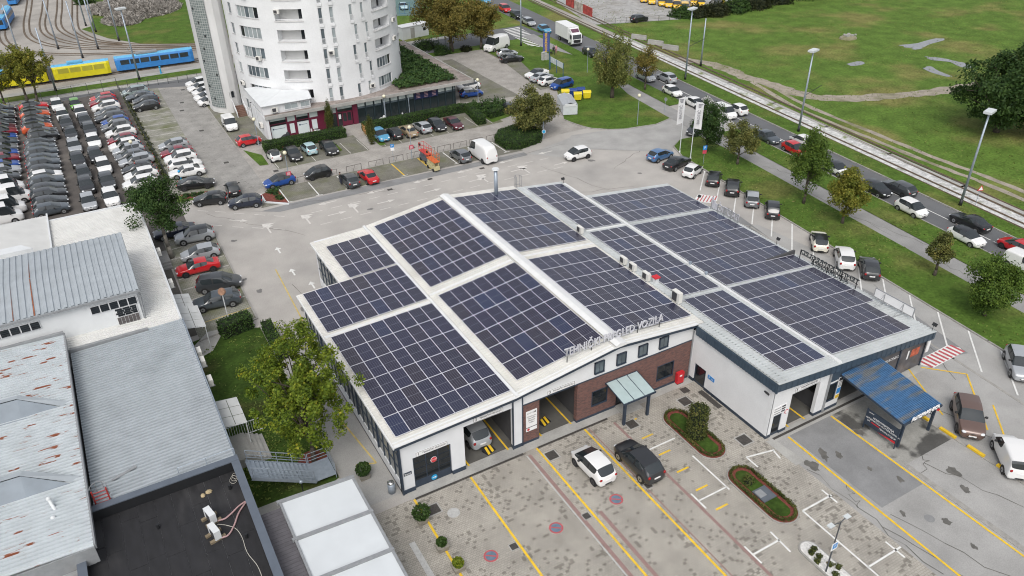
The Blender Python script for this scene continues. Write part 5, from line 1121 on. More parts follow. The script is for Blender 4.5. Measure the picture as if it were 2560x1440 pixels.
# grey corrugated hall in the middle
H4 = thing('grey_roof_hall', 'low hall with a wide plain grey corrugated roof', 'building', (-14, 15, 0))
ribbed([-18.9, -10.0], [4.25, 4.45], 4.9, 24.7, .34, .13).build('roof_sheet', SHEETG, H4); MB().box(-18.9, 5.2, 0, -10.5, 24.6, 4.2).build('wall', OLDW, H4)
MB().tube((-9.95, 5, 4.42), (-9.95, 24.8, 4.42), .09, .09, 8).build('gutter', GALV, H4); MB().box(-18.9, 24.45, 4.3, -12.8, 24.75, 4.62).build('wall_flashing', GREYM, H4)
for y, k in ((20.1, 'first'), (18.6, 'second'), (15.7, 'third')): aircon((-9.6, y, 3.25), R(90), 'white air conditioner under the grey roof edge above the garden, %s from the back' % k, (.85, .34, .6), group='air conditioners on the garden wall')
for y, k in ((40.2, 'first'), (33.0, 'second')): aircon((-9.7, y, 3.3), R(90), 'white air conditioner under the cream roof edge, %s from the back' % k, (.85, .34, .6), group='air conditioners on the parking wall')
# rusting roof on the far left with two dormer skylights
H5 = thing('rusty_roof_hall', 'hall with a rust-flaked corrugated roof and two raised skylights', 'building', (-26, 14, 0))
ribbed([-40, -19.0], [6.2, 5.5], 0.6, 25.6, .34, .12).build('roof_sheet', RUST, H5); MB().box(-40, .9, 0, -19.3, 25.4, 5.35).build('wall', OLDW, H5)
MB().box(-19.02, .6, 5.2, -18.9, 25.7, 5.62).build('roof_edge', GREYM, H5); MB().box(-40, 25.45, 5.4, -18.95, 25.75, 5.85).build('wall_flashing', GREYM, H5)
SKYF = mat('skylight_cheek', (.19, .225, .26), .5, .1, 1.0)
for yb in (16.4, 7.7):
    s = MB(); a = (-20.3, yb - .3); 
    s.poly([(-22.3, yb - 1.2, 5.62), (-36, yb - 1.2, 6.08), (-36, yb, 7.1), (-22.3, yb, 6.65)], 0); s.poly([(-22.3, yb - 1.2, 5.62), (-22.3, yb, 6.65), (-19.8, yb - .95, 5.56)], 0); so_ = s.build('skylight', SKYF, H5)
    MB().poly([(-22.35, yb, 6.72), (-36, yb, 7.17), (-36, yb + .5, 7.12), (-22.2, yb + .5, 6.66)]).poly([(-22.35, yb, 6.72), (-22.2, yb + .5, 6.66), (-19.2, yb - .6, 5.6), (-19.7, yb - .95, 5.62)]).poly([(-22.35, yb + .5, 6.66), (-36, yb + .5, 7.12), (-36, yb + .8, 6.0), (-21, yb + .8, 5.6)]).build('skylight_capping', SHEETG, so_)
# pale lean-to below the rusty hall
H6 = thing('lean_to', 'narrow pale lean-to roof under the rusty roof at the bottom left', 'building', (-24, -1, 0))
for k in range(9): MB().box(-26.5 + .72 * k, -4, 3.6, -25.82 + .72 * k, .55, 3.68 + .01 * (k % 2)).build('roof_panel', SHEETG if k != 8 else mat('rust_stained_panel', (.36, .27, .17), .8, .2, 2), H6)
MB().box(-26.5, -3.8, 0, -20.3, .4, 3.58).build('wall', OLDW, H6); MB().box(-27, .5, 4.2, -19.0, .62, 5.45).build('eaves_board', GREYM, H6)
# black flat roof with parapet
H7 = thing('flat_roof_building', 'building with a black felt flat roof inside a grey parapet', 'building', (-15, -4, 0))
MB().box(-19.9, -30, 0, -10.2, 4.6, 3.75).build('wall', OLDW, H7)
mb = MB(); random.seed(3)
for i in range(9):
    xa = -19.75 + 1.06 * i; y = -30
    while y < 4.5:
        L_ = random.uniform(2.5, 5.5); y2 = min(y + L_, 4.5); MB_ = MB().box(xa, y, 3.74, xa + 1.05, y2 - .02, 3.78 + random.uniform(0, .02)); MB_.build('felt_sheet', FELT, H7); y = y2
mb.box(-20.15, 4.5, 3.0, -9.85, 4.98, 4.55); mb.box(-20.15, -30, 3.0, -19.72, 4.5, 4.55); mb.box(-10.28, -30, 3.0, -9.85, 4.5, 4.55)
mb.build('parapet_wall', BLACKM, H7)
for x0, y0, x1, y1 in ((-20.2, 4.48, -9.8, 5.02), (-20.2, -30, -19.68, 4.46), (-10.32, -30, -9.8, 4.46)): MB().box(x0, y0, 4.56, x1, y1, 4.64).build('capping', PARA, H7)
for k, (x, y) in enumerate(((-10.9, 2.9), (-15.6, 1.8), (-10.95, -1.8))): tag(MB().tube((x, y, 3.78), (x, y, 4.15), .10, .10, 10).build('roof_vent_pipe', BLACKM, None, base=(x, y, 3.78)), 'short black vent pipe on the black roof ' + ('near the top right corner', 'near the middle of the back parapet', 'at the lower right')[k], 'vent pipe', 'vent pipes on the black roof')
WOODB = mat('timber_sleeper', (.20, .16, .105), .9, .2, 3)
for k, (x, y, lb) in enumerate(((-12.55, .75, 'upper'), (-12.6, -.75, 'lower'))):
    t = thing('air_conditioner', 'white air conditioner on timber blocks on the black roof, the %s one' % lb, 'air conditioner', (x, y, 3.79), R(14), 'air conditioners on the black roof')
    inst('casing', MB().box(-.2, -.48, .16, .2, .48, .85).mesh('casing', WHITEP), t)
    inst('fan_grille', MB().box(-.215, -.4, .22, -.201, .15, .78).mesh('fan_grille', FANM), t)
    for q in (-.33, .33): inst('timber_block', MB().box(-.5, q - .1, 0, .5, q + .1, .16).mesh('timber_block', WOODB), t)
PIPE = mat('pink_insulated_pipe', (.42, .27, .27), .7, .1, 4)
t = thing('insulated_pipes', 'pair of pink insulated pipes curving over the black roof to the parapet', 'pipes', (-11.2, 0, 3.8))
for pts in ([(-12.3, .45), (-11.8, .35), (-11.3, .6), (-10.8, .95), (-10.3, 1.15)], [(-12.35, -1.1), (-11.9, -1.1), (-11.4, -.5), (-10.9, .4), (-10.3, 1.05)]): MB().path([(x, y, 3.9) for x, y in spline(pts, 5)], .055).build('pipe', PIPE, t)
t = tag(MB().path([(x, y, 3.82) for x, y in spline([(-12.3, .2), (-11.9, -.1), (-11.4, -.7), (-11.2, -1.6), (-11.2, -3), (-10.9, -4.4), (-10.9, -6)], 5)], .022).build('roof_cable', mat('pale_cable', (.45, .43, .38), .8, 0), None), 'thin pale cable trailing across the black roof', 'cable')
t = tag(MB().path([(-10.62 + .22 * math.cos(a) + .02 * a, 3.45 + .34 * math.sin(a) + .03 * a, 3.82) for a in [k * .5 for k in range(38)]], .014).build('cable_coil', mat('pale_cable', (.45, .43, .38), .8, 0), None), 'coil of pale cable in the top right corner of the black roof', 'cable')
STONE = mat('yellow_stone', (.40, .32, .19), .9, .2, 4)
for k, (x, y, s_) in enumerate(((-12.6, 3.2, .16), (-12.2, 3.35, .24))): tag(MB().ell((x, y, 3.8), (s_, .2, .14), 7, 4, z0=-.2).build('stone_block', STONE, None), 'yellowish stone lying on the black roof, the %s of two' % ('smaller', 'larger')[k], 'stone', 'loose stones on the black roof')
# ladder cage, stack and rail at the left edge of the black roof
REDM = mat('red_painted_steel', (.36, .035, .03), .6, .15, 3)
t = thing('roof_ladder', 'red caged ladder where the rusty roof meets the black one', 'ladder', (-18.3, 5.4, 3.9))
mb = MB()
for x in (-18.75, -17.9): mb.tube((x, 5.3, 3.9), (x, 5.3, 5.5), .05)
for k in range(5): mb.tube((-18.75, 5.3, 4.1 + .3 * k), (-17.9, 5.3, 4.1 + .3 * k), .03)
mb.build('ladder_rungs', REDM, t); mb = MB()
for z in (5.0, 5.6): mb.path([(-18.33 + .5 * math.cos(a), 5.4 + .6 * math.sin(a), z) for a in [math.pi * i / 8 for i in range(9)]], .025)
for a in (.3, 1.0, 1.9, 2.7): mb.tube((-18.33 + .5 * math.cos(a), 5.4 + .6 * math.sin(a), 4.6), (-18.33 + .5 * math.cos(a), 5.4 + .6 * math.sin(a), 5.6), .025)
mb.build('cage', GREYM, t)
tag(MB().tube((-17.6, 7.0, 4.45), (-16.0, 7.5, 4.5), .09, .09, 8).build('loose_pipe', GREYM, None), 'short grey pipe lying on the grey roof beside the ladder', 'pipe')
t = thing('vent_stack', 'white vent pipe with two branches outside the black roof corner', 'vent pipe', (-20.6, 3.8, 4))
MB().path([(-21.0, 5.3, 6.1), (-20.7, 4.4, 5.2), (-20.35, 3.6, 4.3)], .10, 8).tube((-20.95, 4.0, 5.6), (-20.3, 3.2, 4.6), .08).build('pipe', WHITEP, t); MB().ell((-21.0, 5.3, 6.15), (.15, .15, .15)).ell((-20.95, 4.0, 5.65), (.15, .15, .15)).build('cap', WHITEP, t)
# glazed terrace canopy in front of the black-roof building
GC = thing('terrace_canopy', 'terrace canopy of large white panels in grey frames at the bottom', 'canopy', (-6, -6, 0))
WPAN = mat('white_canopy_panel', (0.60, 0.63, 0.645), 0.25, 0.04, 0.6); DECK = mat('dark_deck_strip', (.11, .105, .115), .8, .12, 2)
for k in range(6):
    y1 = .1 - 3.55 * k; y0 = y1 - 3.45
    MB().poly([(-8.3, y0, 3.62), (-3.45, y0, 3.35), (-3.45, y1, 3.35), (-8.3, y1, 3.62)]).poly([(-8.3, y1, 3.58), (-3.45, y1, 3.31), (-3.45, y0, 3.31), (-8.3, y0, 3.58)]).build('roof_panel', WPAN, GC)
    MB().obox((-5.9, y1 + .05, 3.56), (5.3, .2, .22), 0, 0, ('Y', .055)).build('rafter', GREYM, GC)
MB().box(-3.45, -22, 3.1, -3.28, .2, 3.42).build('edge_beam', GREYM, GC); MB().box(-8.42, -22, 3.45, -8.28, .2, 3.72).build('edge_beam', GREYM, GC)
for k in range(70): MB().box(-9.8, -.12 - .3 * k - .28, 3.4, -8.43, -.12 - .3 * k, 3.46).build('deck_board', DECK, GC)
for k in range(4): MB().box(-3.45, -.1 - 6.4 * k, 0, -3.3, .05 - 6.4 * k, 3.1).build('post', GREYM, GC)
# galvanised stair down into the garden
t = thing('outdoor_stair', 'galvanised steel stair descending from the black-roof building to the path', 'stairs', (-7, 5, 0))
n = 15; x0, x1 = -9.2, -5.2; za, zb = 2.9, .55
for k in range(n):
    x = x0 + (x1 - x0) * k / (n - 1); z = za + (zb - za) * k / (n - 1); MB().box(x - .15, 4.05, z - .03, x + .13, 5.95, z).build('tread', GALV, t)
for y in (4.0, 6.0):
    MB().obox(((x0 + x1) / 2, y, (za + zb) / 2 - .05), (math.hypot(x1 - x0, za - zb) + .3, .06, .24), 0, 0, ('Y', math.atan2(za - zb, x1 - x0))).build('stringer', GALV, t)
    mb = MB()
    for k in range(5): x = x0 + (x1 - x0) * k / 4; z = za + (zb - za) * k / 4; mb.tube((x, y, z), (x, y, z + 1.0), .03)
    for q in (.35, .6, 1.0): mb.tube((x0, y, za + q), (x1, y, zb + q), .025 if q < 1 else .035)
    mb.build('railing', GALV, t)
MB().box(-5.15, 4.0, .45, -3.6, 6.0, .52).build('landing', GALV, t)
mb = MB()
for (a, b_) in (((-5.1, 6.0), (-3.6, 6.0)), ((-3.6, 6.0), (-3.6, 4.1))):
    for q in (.3, .6, 1.0): mb.tube((*a, .5 + q), (*b_, .5 + q), .025)
    for c_ in (a, b_): mb.tube((*c_, 0), (*c_, 1.5), .035)
mb.build('landing_railing', GALV, t)
MB().box(-11.5, 5.0, 4.5, -9.9, 5.06, 4.56).path([(-13.6, 5.1, 5.2), (-9.9, 5.1, 5.2)], .025).tube((-13.6, 5.1, 4.6), (-13.6, 5.1, 5.2), .02).tube((-11.8, 5.1, 4.6), (-11.8, 5.1, 5.2), .02).tube((-9.9, 5.1, 4.6), (-9.9, 5.1, 5.2), .02).build('roof_rail', GALV, t)
t = thing('garden_lamp', 'small bollard lamp with round grey head beside the steel stair', 'lamp', (-6.3, 3.2, 0))
MB().tube((-6.3, 3.2, 0), (-6.3, 3.2, 1.7), .04).build('post', BLACKM, t); MB().ell((-6.3, 3.2, 1.8), (.17, .17, .14)).build('lamp_head', GALV, t, True)
# plank cover beside the stair
t = tag(MB().box(-9.7, 1.4, .0, -7.9, 3.6, .5).build('concrete_plinth', CONC2, None), 'pale concrete plinth between the black roof and the terrace canopy', 'plinth')
# small canopies and steps along the garden wall
POLY = mat('polycarbonate_sheet', (.50, .51, .50), .4, .1, 1.0)
def small_canopy(x0, y0, x1, y1, z0, z1, label, posts=True):
    t = thing('door_canopy', label, 'canopy', ((x0 + x1) / 2, (y0 + y1) / 2, 0), 0, 'door canopies along the left building')
    for i in range(2):
        for j in range(3):
            xa, xb = x0 + (x1 - x0) * i / 2, x0 + (x1 - x0) * (i + 1) / 2; ya, yb = y0 + (y1 - y0) * j / 3, y0 + (y1 - y0) * (j + 1) / 3
            f = lambda x: z0 + (z1 - z0) * (x - x0) / (x1 - x0)
            MB().poly([(xa + .02, ya + .02, f(xa)), (xb - .02, ya + .02, f(xb)), (xb - .02, yb - .02, f(xb)), (xa + .02, yb - .02, f(xa))]).build('roof_pane', POLY, t)
    mb = MB()
    for y in (y0, y1): mb.tube((x0, y, z0 - .04), (x1, y, z1 - .04), .03)
    mb.tube((x1, y0, z1 - .04), (x1, y1, z1 - .04), .03); mb.build('frame', WHITEP, t)
    if posts:
        for y in (y0 + .1, y1 - .1): MB().tube((x1 - .05, y, 0), (x1 - .05, y, z1), .035).build('post', WHITEP, t)
small_canopy(-9.9, 25.6, -8.2, 29.6, 2.95, 2.6, 'pale polycarbonate door canopy beside the parked dark estate')
small_canopy(-9.9, 29.9, -8.5, 32.6, 2.7, 2.4, 'small grey door canopy further along the cream-roofed hall')
small_canopy(-9.8, 10.2, -8.2, 13.6, 3.1, 2.9, 'pale polycarbonate canopy over the garden steps beside the tall tree')
t = thing('garden_steps', 'concrete garden steps with white railing below a polycarbonate canopy', 'steps', (-8.6, 11, 0))
for k in range(5): MB().box(-9.8, 8.6, 0, -7.2 + .32 * (-k), 11.6, .18 * (k + 1)).build('step', CONC2, t) if k < 1 else MB().box(-9.8, 8.6 + .001 * k, .18 * k, -7.2 - .32 * k, 11.6 - .001 * k, .18 * (k + 1)).build('step', CONC2, t)
mb = MB()
for k in range(14): mb.tube((-9.7 + .19 * k, 11.65, .6), (-9.7 + .19 * k, 11.65, 1.75), .02, n=4)
mb.tube((-9.8, 11.65, 1.75), (-7.0, 11.65, 1.75), .03).tube((-9.8, 11.65, .6), (-7.0, 11.65, .6), .03); mb.build('railing', WHITEP, t)
t = thing('side_steps', 'grey side steps and ramp by the evergreen tree trunk', 'steps', (-9.2, 44.5, 0))
for k in range(3): MB().box(-9.9, 43.0 + .35 * k, .2 * k + .03, -8.7, 46.5, .2 * (k + 1) + .03).build('step', FOOT, t)
ground('side_path', rect(-10.2, 28.6, -8.9, 52), 0.024, mat('dark_side_path', (.10, .092, .08), .9, .2, 1.0))

# ================================================================== vehicles
SPEC = {  # L, W, H, hood, belt, windscreen base, windscreen top, roof end, rear glass end, deck height, wheel radius
    'hatch': (4.15, 1.78, 1.47, .93, .96, .95, 1.92, 3.45, 4.02, 1.00, .315),
    'city': (3.62, 1.66, 1.50, .93, .96, .62, 1.52, 3.05, 3.52, .98, .29),
    'micro': (2.72, 1.60, 1.54, .95, .98, .52, 1.15, 2.25, 2.62, .98, .28),
    'sedan': (4.72, 1.83, 1.43, .91, .95, 1.30, 2.10, 3.35, 4.12, 1.00, .33),
    'estate': (4.70, 1.82, 1.48, .92, .96, 1.22, 2.00, 4.02, 4.58, 1.02, .33),
    'suv': (4.40, 1.86, 1.63, 1.04, 1.08, 1.12, 1.88, 3.72, 4.26, 1.12, .35),
    'mpv': (4.55, 1.84, 1.66, 1.00, 1.03, .88, 1.80, 3.95, 4.45, 1.06, .32),
    'van': (4.40, 1.80, 1.82, 1.05, 1.10, .82, 1.55, 4.15, 4.34, 1.15, .31),
    'bigvan': (5.60, 2.02, 2.52, 1.25, 1.32, .72, 1.50, 5.40, 5.55, 1.30, .35)}
TYRE = mat('tyre_rubber', (.014, .014, .015), .85, 0); RIM = mat('alloy_rim', (.33, .34, .35), .35, 0, metal=.6); RIMD = mat('dark_rim', (.05, .05, .055), .4, 0, metal=.4)
CGLASS = mat('car_glass', (.022, .028, .031), .06, 0, spec=.9); TRIM = mat('car_black_trim', (.016, .016, .017), .6, 0)
HEADL = mat('headlight_lens', (.62, .64, .66), .12, 0); TAILL = mat('taillight_lens', (.30, .010, .012), .2, 0); PLATE = mat('number_plate_face', (.72, .72, .72), .5, 0)
PAINTS = {'white': (.74, .74, .73), 'cream': (.72, .69, .58), 'silver': (.40, .42, .44), 'grey': (.16, .17, .18), 'dark grey': (.055, .06, .066), 'slate': (.075, .09, .105), 'black': (.011, .012, .014),
          'navy': (.014, .02, .04), 'blue': (.015, .075, .33), 'mid blue': (.08, .18, .36), 'light blue': (.10, .36, .58), 'pale blue': (.42, .60, .64), 'red': (.50, .012, .018), 'dark red': (.24, .02, .035), 'maroon': (.10, .018, .028),
          'orange': (.52, .09, .03), 'green': (.14, .38, .05), 'gold': (.36, .28, .18), 'brown': (.15, .098, .082), 'yellow': (.80, .48, .01), 'pale green': (.33, .40, .40), 'charcoal': (.032, .034, .038)}
def paint_of(c):
    r, g, b = PAINTS[c]; return mat('car_paint_' + c.replace(' ', '_'), (r, g, b), .32, 0, coat=.7, metal=0.0 if c in ('white', 'cream', 'red', 'yellow', 'orange', 'black') else .25)
KIT = {}
def split_mesh(me, groups):
    """cut a mesh into several by material index; groups: name -> set of indices"""
    nv = len(me.vertices); co = np.empty(nv * 3); me.vertices.foreach_get('co', co); co = co.reshape(-1, 3); out = {}
    polys = [(tuple(p.vertices), p.material_index, p.center.copy()) for p in me.polygons]
    for name, test, mats in groups:
        fs = [(v, mi) for v, mi, ce in polys if test(mi, ce)]
        if not fs: continue
        idx = {}; vs = []; F = []
        for v, mi in fs:
            q = []
            for i in v:
                if i not in idx: idx[i] = len(vs); vs.append(tuple(co[i]))
                q.append(idx[i])
            F.append(q)
        m = bpy.data.meshes.new(name); m.from_pydata(vs, [], F)
        for x in mats: m.materials.append(x)
        m.polygons.foreach_set('material_index', [min(mi, len(mats) - 1) if len(mats) > 1 else 0 for v, mi in fs]); m.polygons.foreach_set('use_smooth', [True] * len(F)); m.update(); out[name] = m
    return out
def car_kit(kind):
    if kind in KIT: return KIT[kind]
    L_, W_, H_, hood, belt, xb, xt, xr, xe, deck, wr = SPEC[kind]; w = W_ / 2; isvan = kind in ('van', 'bigvan'); sed = kind == 'sedan'
    xm = xt + (xr - xt) * (.42 if not isvan else .28)
    st = [(0.0, .60, .30, hood * .58, hood * .64, .50), (.10, .84, .22, hood * .75, hood * .81, .68), (.45, .97, .20, hood * .88, hood * .945, .78), (xb - .03, 1.0, .20, hood * .98, hood * 1.03, .86),
          (xt, 1.0, .20, belt, H_ * .985, .76), (xm, 1.0, .20, belt + .01, H_ * 1.01, .78), (xm + .10, 1.0, .20, belt + .01, H_ * 1.01, .78), (xr, .99, .20, belt + .03, H_ * (.985 if not sed else .97), .75),
          (xe, .93, .22, deck * .97, deck * 1.03, .76)]
    if isvan: st = [s if i < 4 else (s[0], s[1], s[2], s[3], s[4], .90) for i, s in enumerate(st)]
    if L_ - xe > .3: st.append((L_ - .10, .93, .24, deck * .94, deck * 1.0, .80))
    st.append((L_, .76, .30, deck * .76, deck * .80, .64))
    mb = MB(); rings = []
    for i, (x, wf, zb, zbt, zt, wt) in enumerate(st):
        roof = zt > zbt + .25; h = [(0, zb), (.84 * wf * w, zb), (wf * w, zb + .17), (wf * w, zb + (zbt - zb) * .62), (.965 * wf * w, zbt), (wt * w, zt - (.05 if roof else .02)), (0, zt)]
        ring = [(L_ / 2 - x, y, z) for y, z in h] + [(L_ / 2 - x, -y, z) for y, z in reversed(h[1:6])]
        k = len(mb.v); mb.v += ring; rings.append([k + j for j in range(12)])
    n = len(st)
    for j in range(n - 1):
        for k in range(12):
            a, b_ = rings[j], rings[j + 1]; k2 = (k + 1) % 12; mi = 0; side = k in (4, 7); topk = k in (5, 6)
            if k in (0, 11): mi = 2
            elif side and j in (3, 4): mi = 5
            elif side and j == 5: mi = 2 if not isvan else 0
            elif side and j == 6 and not isvan: mi = 5
            elif topk and j == 3: mi = 3
            elif topk and j in (4, 5, 6): mi = 1
            elif topk and j == 7: mi = 4
            if kind == 'bigvan' and mi == 4: mi = 0
            mb.f.append((a[k], b_[k], b_[k2], a[k2])); mb.m.append(mi)
    mb.f.append(tuple(rings[0])); mb.m.append(0); mb.f.append(tuple(reversed(rings[-1]))); mb.m.append(0)
    me = mb.mesh('tmp', [TRIM]); 
    for _ in range(5): me.materials.append(TRIM)
    ca = me.attributes.new('crease_edge', 'FLOAT', 'EDGE'); cr = []
    glass = {}
    for f, mi in zip(mb.f, mb.m):
        for i in range(len(f)): glass.setdefault(tuple(sorted((f[i], f[(i + 1) % len(f)]))), set()).add(mi)
    for e in me.edges: s_ = glass.get(tuple(sorted(e.vertices)), set()); cr.append(.75 if len(s_) > 1 else .12)
    ca.data.foreach_set('value', cr)
    ob = bpy.data.objects.new('tmp', me); COL.objects.link(ob); md = ob.modifiers.new('s', 'SUBSURF'); md.levels = 2
    dg = bpy.context.evaluated_depsgraph_get(); ev = bpy.data.meshes.new_from_object(ob.evaluated_get(dg)); bpy.data.objects.remove(ob)
    P = split_mesh(ev, [('body', lambda m, c_: m in (0, 1, 2), [TRIM, TRIM, TRIM]), ('windscreen', lambda m, c_: m == 3, [CGLASS]), ('rear_window', lambda m, c_: m == 4, [CGLASS]),
                        ('side_window_a', lambda m, c_: m == 5 and c_.y > 0, [CGLASS]), ('side_window_b', lambda m, c_: m == 5 and c_.y < 0, [CGLASS])])
    # wheel arches join the body
    fx, rx = L_ / 2 - (.175 * L_ + .12), -L_ / 2 + (.185 * L_ + .02)
    if kind == 'micro': fx, rx = .93, -.93
    body = P['body']; ab = MB()
    for x in (fx, rx):
        for s_ in (-1, 1): ab.tube((x, s_ * (w - .12), wr), (x, s_ * (w + .004), wr), wr + .065, wr + .065, 18, 0)
    ab.ell((L_ / 2 - .07, 0, .42), (.10, .52 * w, .13), 12, 6); ab.ell((L_ / 2 - .09, 0, hood * .63), (.09, .30 * w, .06), 12, 6); ab.ell((-L_ / 2 + .07, 0, .36), (.09, .62 * w, .10), 12, 6)
    import bmesh
    bm = bmesh.new(); bm.from_mesh(body); am = ab.mesh('a', [TRIM]); base_n = len(bm.faces); bm.from_mesh(am); bm.faces.ensure_lookup_table()
    for f in bm.faces[base_n:]: f.material_index = 2
    bm.to_mesh(body); bm.free()
    tx = MB(); tx.tube((0, -.10, 0), (0, .10, 0), wr, wr, 18, 0); tx.tube((0, -.115, 0), (0, .115, 0), wr * .66, wr * .66, 14, 1); tx.tube((0, -.12, 0), (0, .12, 0), wr * .18, wr * .18, 8, 0)
    hl = MB().ell((0, 0, 0), (.17, .21, .085), 10, 6); tl = MB().ell((0, 0, 0), (.08, .12, .09 if not isvan and not kind in ('hatch', 'mpv', 'suv') else .14), 10, 6)
    mr = MB().ell((0, 0, 0), (.10, .13, .09), 8, 5); pl = MB().box(-.02, -.26, -.06, .02, .26, .06)
    KIT[kind] = dict(P, wheel=tx.mesh('wheel', [TYRE, RIM]), wheel_dark=tx.mesh('wheel', [TYRE, RIMD]), headlight=hl.mesh('headlight', HEADL, smooth=True), taillight=tl.mesh('taillight', TAILL, smooth=True), mirror=mr.mesh('mirror', TRIM, smooth=True), plate=pl.mesh('number_plate', PLATE),
                     pos=dict(fx=fx, rx=rx, wy=w - .095, wr=wr, hx=L_ / 2 - .17, hy=w * .62, hz=hood * .71, tx=-L_ / 2 + .07, ty=w * .74, tz=deck * .84, mx=L_ / 2 - xt + .18, my=w + .07, mz=belt + .06, px=-L_ / 2 - .0, fpx=L_ / 2 + .0, pz=.62 * deck + .05))
    return KIT[kind]
NAMES = {'hatch': 'hatchback', 'city': 'small_hatchback', 'micro': 'microcar', 'sedan': 'sedan', 'estate': 'estate_car', 'suv': 'suv', 'mpv': 'minivan', 'van': 'small_van', 'bigvan': 'panel_van'}
WORD = {'hatch': 'hatchback', 'city': 'small hatchback', 'micro': 'two-seat microcar', 'sedan': 'saloon', 'estate': 'estate car', 'suv': 'SUV', 'mpv': 'minivan', 'van': 'small van', 'bigvan': 'tall panel van'}
NCAR = 0
def car(kind, colour, x, y, ang, where, group=None, roof=None, scale=1.0, dark=None, label=None, z=0.045):
    """one vehicle with its parts; (x, y) its centre on the ground, ang its heading in degrees"""
    global NCAR; NCAR += 1
    K = car_kit(kind); p = K['pos']
    t = thing(NAMES[kind], label or ('%s %s %s' % (colour, WORD[kind], where)), 'van' if kind in ('van', 'bigvan') else 'car', (x, y, z), R(ang), group)
    if scale != 1.0: t.scale = (scale,) * 3
    b = inst('body', K['body'], t); pm = paint_of(colour); rm = paint_of(roof) if roof else pm
    for i, m in enumerate((pm, rm)): b.material_slots[i].link = 'OBJECT'; b.material_slots[i].material = m
    inst('windscreen', K['windscreen'], t)
    if 'rear_window' in K: inst('rear_window', K['rear_window'], t)
    for s_ in 'ab': inst('side_window', K['side_window_' + s_], t)
    wm = K['wheel_dark'] if (dark if dark is not None else NCAR % 4 == 0) else K['wheel']
    for wx in (p['fx'], p['rx']):
        for s_ in (-1, 1): inst('wheel', wm, t, (wx, s_ * p['wy'], p['wr']), (0, random.uniform(0, 1), 0))
    for s_ in (-1, 1):
        inst('headlight', K['headlight'], t, (p['hx'], s_ * p['hy'], p['hz']), (0, .25, s_ * -.35)); inst('taillight', K['taillight'], t, (p['tx'], s_ * p['ty'], p['tz']))
        mo = inst('mirror', K['mirror'], t, (p['mx'], s_ * p['my'], p['mz']))
    inst('number_plate', K['plate'], t, (p['px'], 0, p['pz'])); inst('number_plate', K['plate'], t, (p['fpx'], 0, .48))
    return t

G1 = 'cars in the slanted bays along the lawn'
for kind, col, x, y, a, wh, kw in (
    ('hatch', 'mid blue', 55.45, 39.42, 8, 'in the slanted bays, nearest the flag poles', {}), ('sedan', 'black', 55.67, 36.11, 14, 'in the slanted bays between the blue hatchback and a small white one', {}),
    ('city', 'white', 55.66, 32.92, 24, 'with black bumper in the slanted bays beneath the parking sign', {}), ('hatch', 'black', 56.44, 29.69, 42, 'in the slanted bays, beside the small white hatchback', {}),
    ('suv', 'black', 56.50, 26.29, 44, 'in the slanted bays between a black hatchback and a grey hatchback', {}), ('hatch', 'grey', 56.23, 22.58, 45, 'in the slanted bays beside the white roof letters', {'roof': 'silver'}),
    ('mpv', 'black', 56.13, 19.10, 45, 'at the near end of the upper group in the slanted bays', {'scale': .93}), ('hatch', 'cream', 54.66, 10.67, 46, 'with black roof in the slanted bays', {'roof': 'black'}),
    ('suv', 'white', 54.00, 6.66, 47, 'with red lights in the slanted bays beside a black hatchback', {}), ('hatch', 'charcoal', 54.49, 3.88, 46, 'in the slanted bays opposite the dark roof letters', {'scale': 1.03}),
    ('suv', 'silver', 51.86, -13.81, 222, 'cut by the right picture edge in the slanted bays', {})): car(kind, col, x, y, a, wh, G1, **kw)
car('suv', 'brown', 41.77, -15.79, 222, 'with sunroof parked beside the yellow wheel stops', None, scale=1.06); car('van', 'white', 40.51, -20.09, 47, 'at the right edge near the yellow wheel stops', None)
t = car('city', 'white', 13.18, -5.02, 91, 'with black windows waiting on the paving before bay three', None, scale=1.07, dark=True); t = car('suv', 'charcoal', 16.34, -6.40, 90, 'waiting on the paving beside the white hatchback', None)
car('mpv', 'silver', 7.15, 3.3, 90, 'standing inside inspection bay two', None)
G2 = 'traffic on the street'
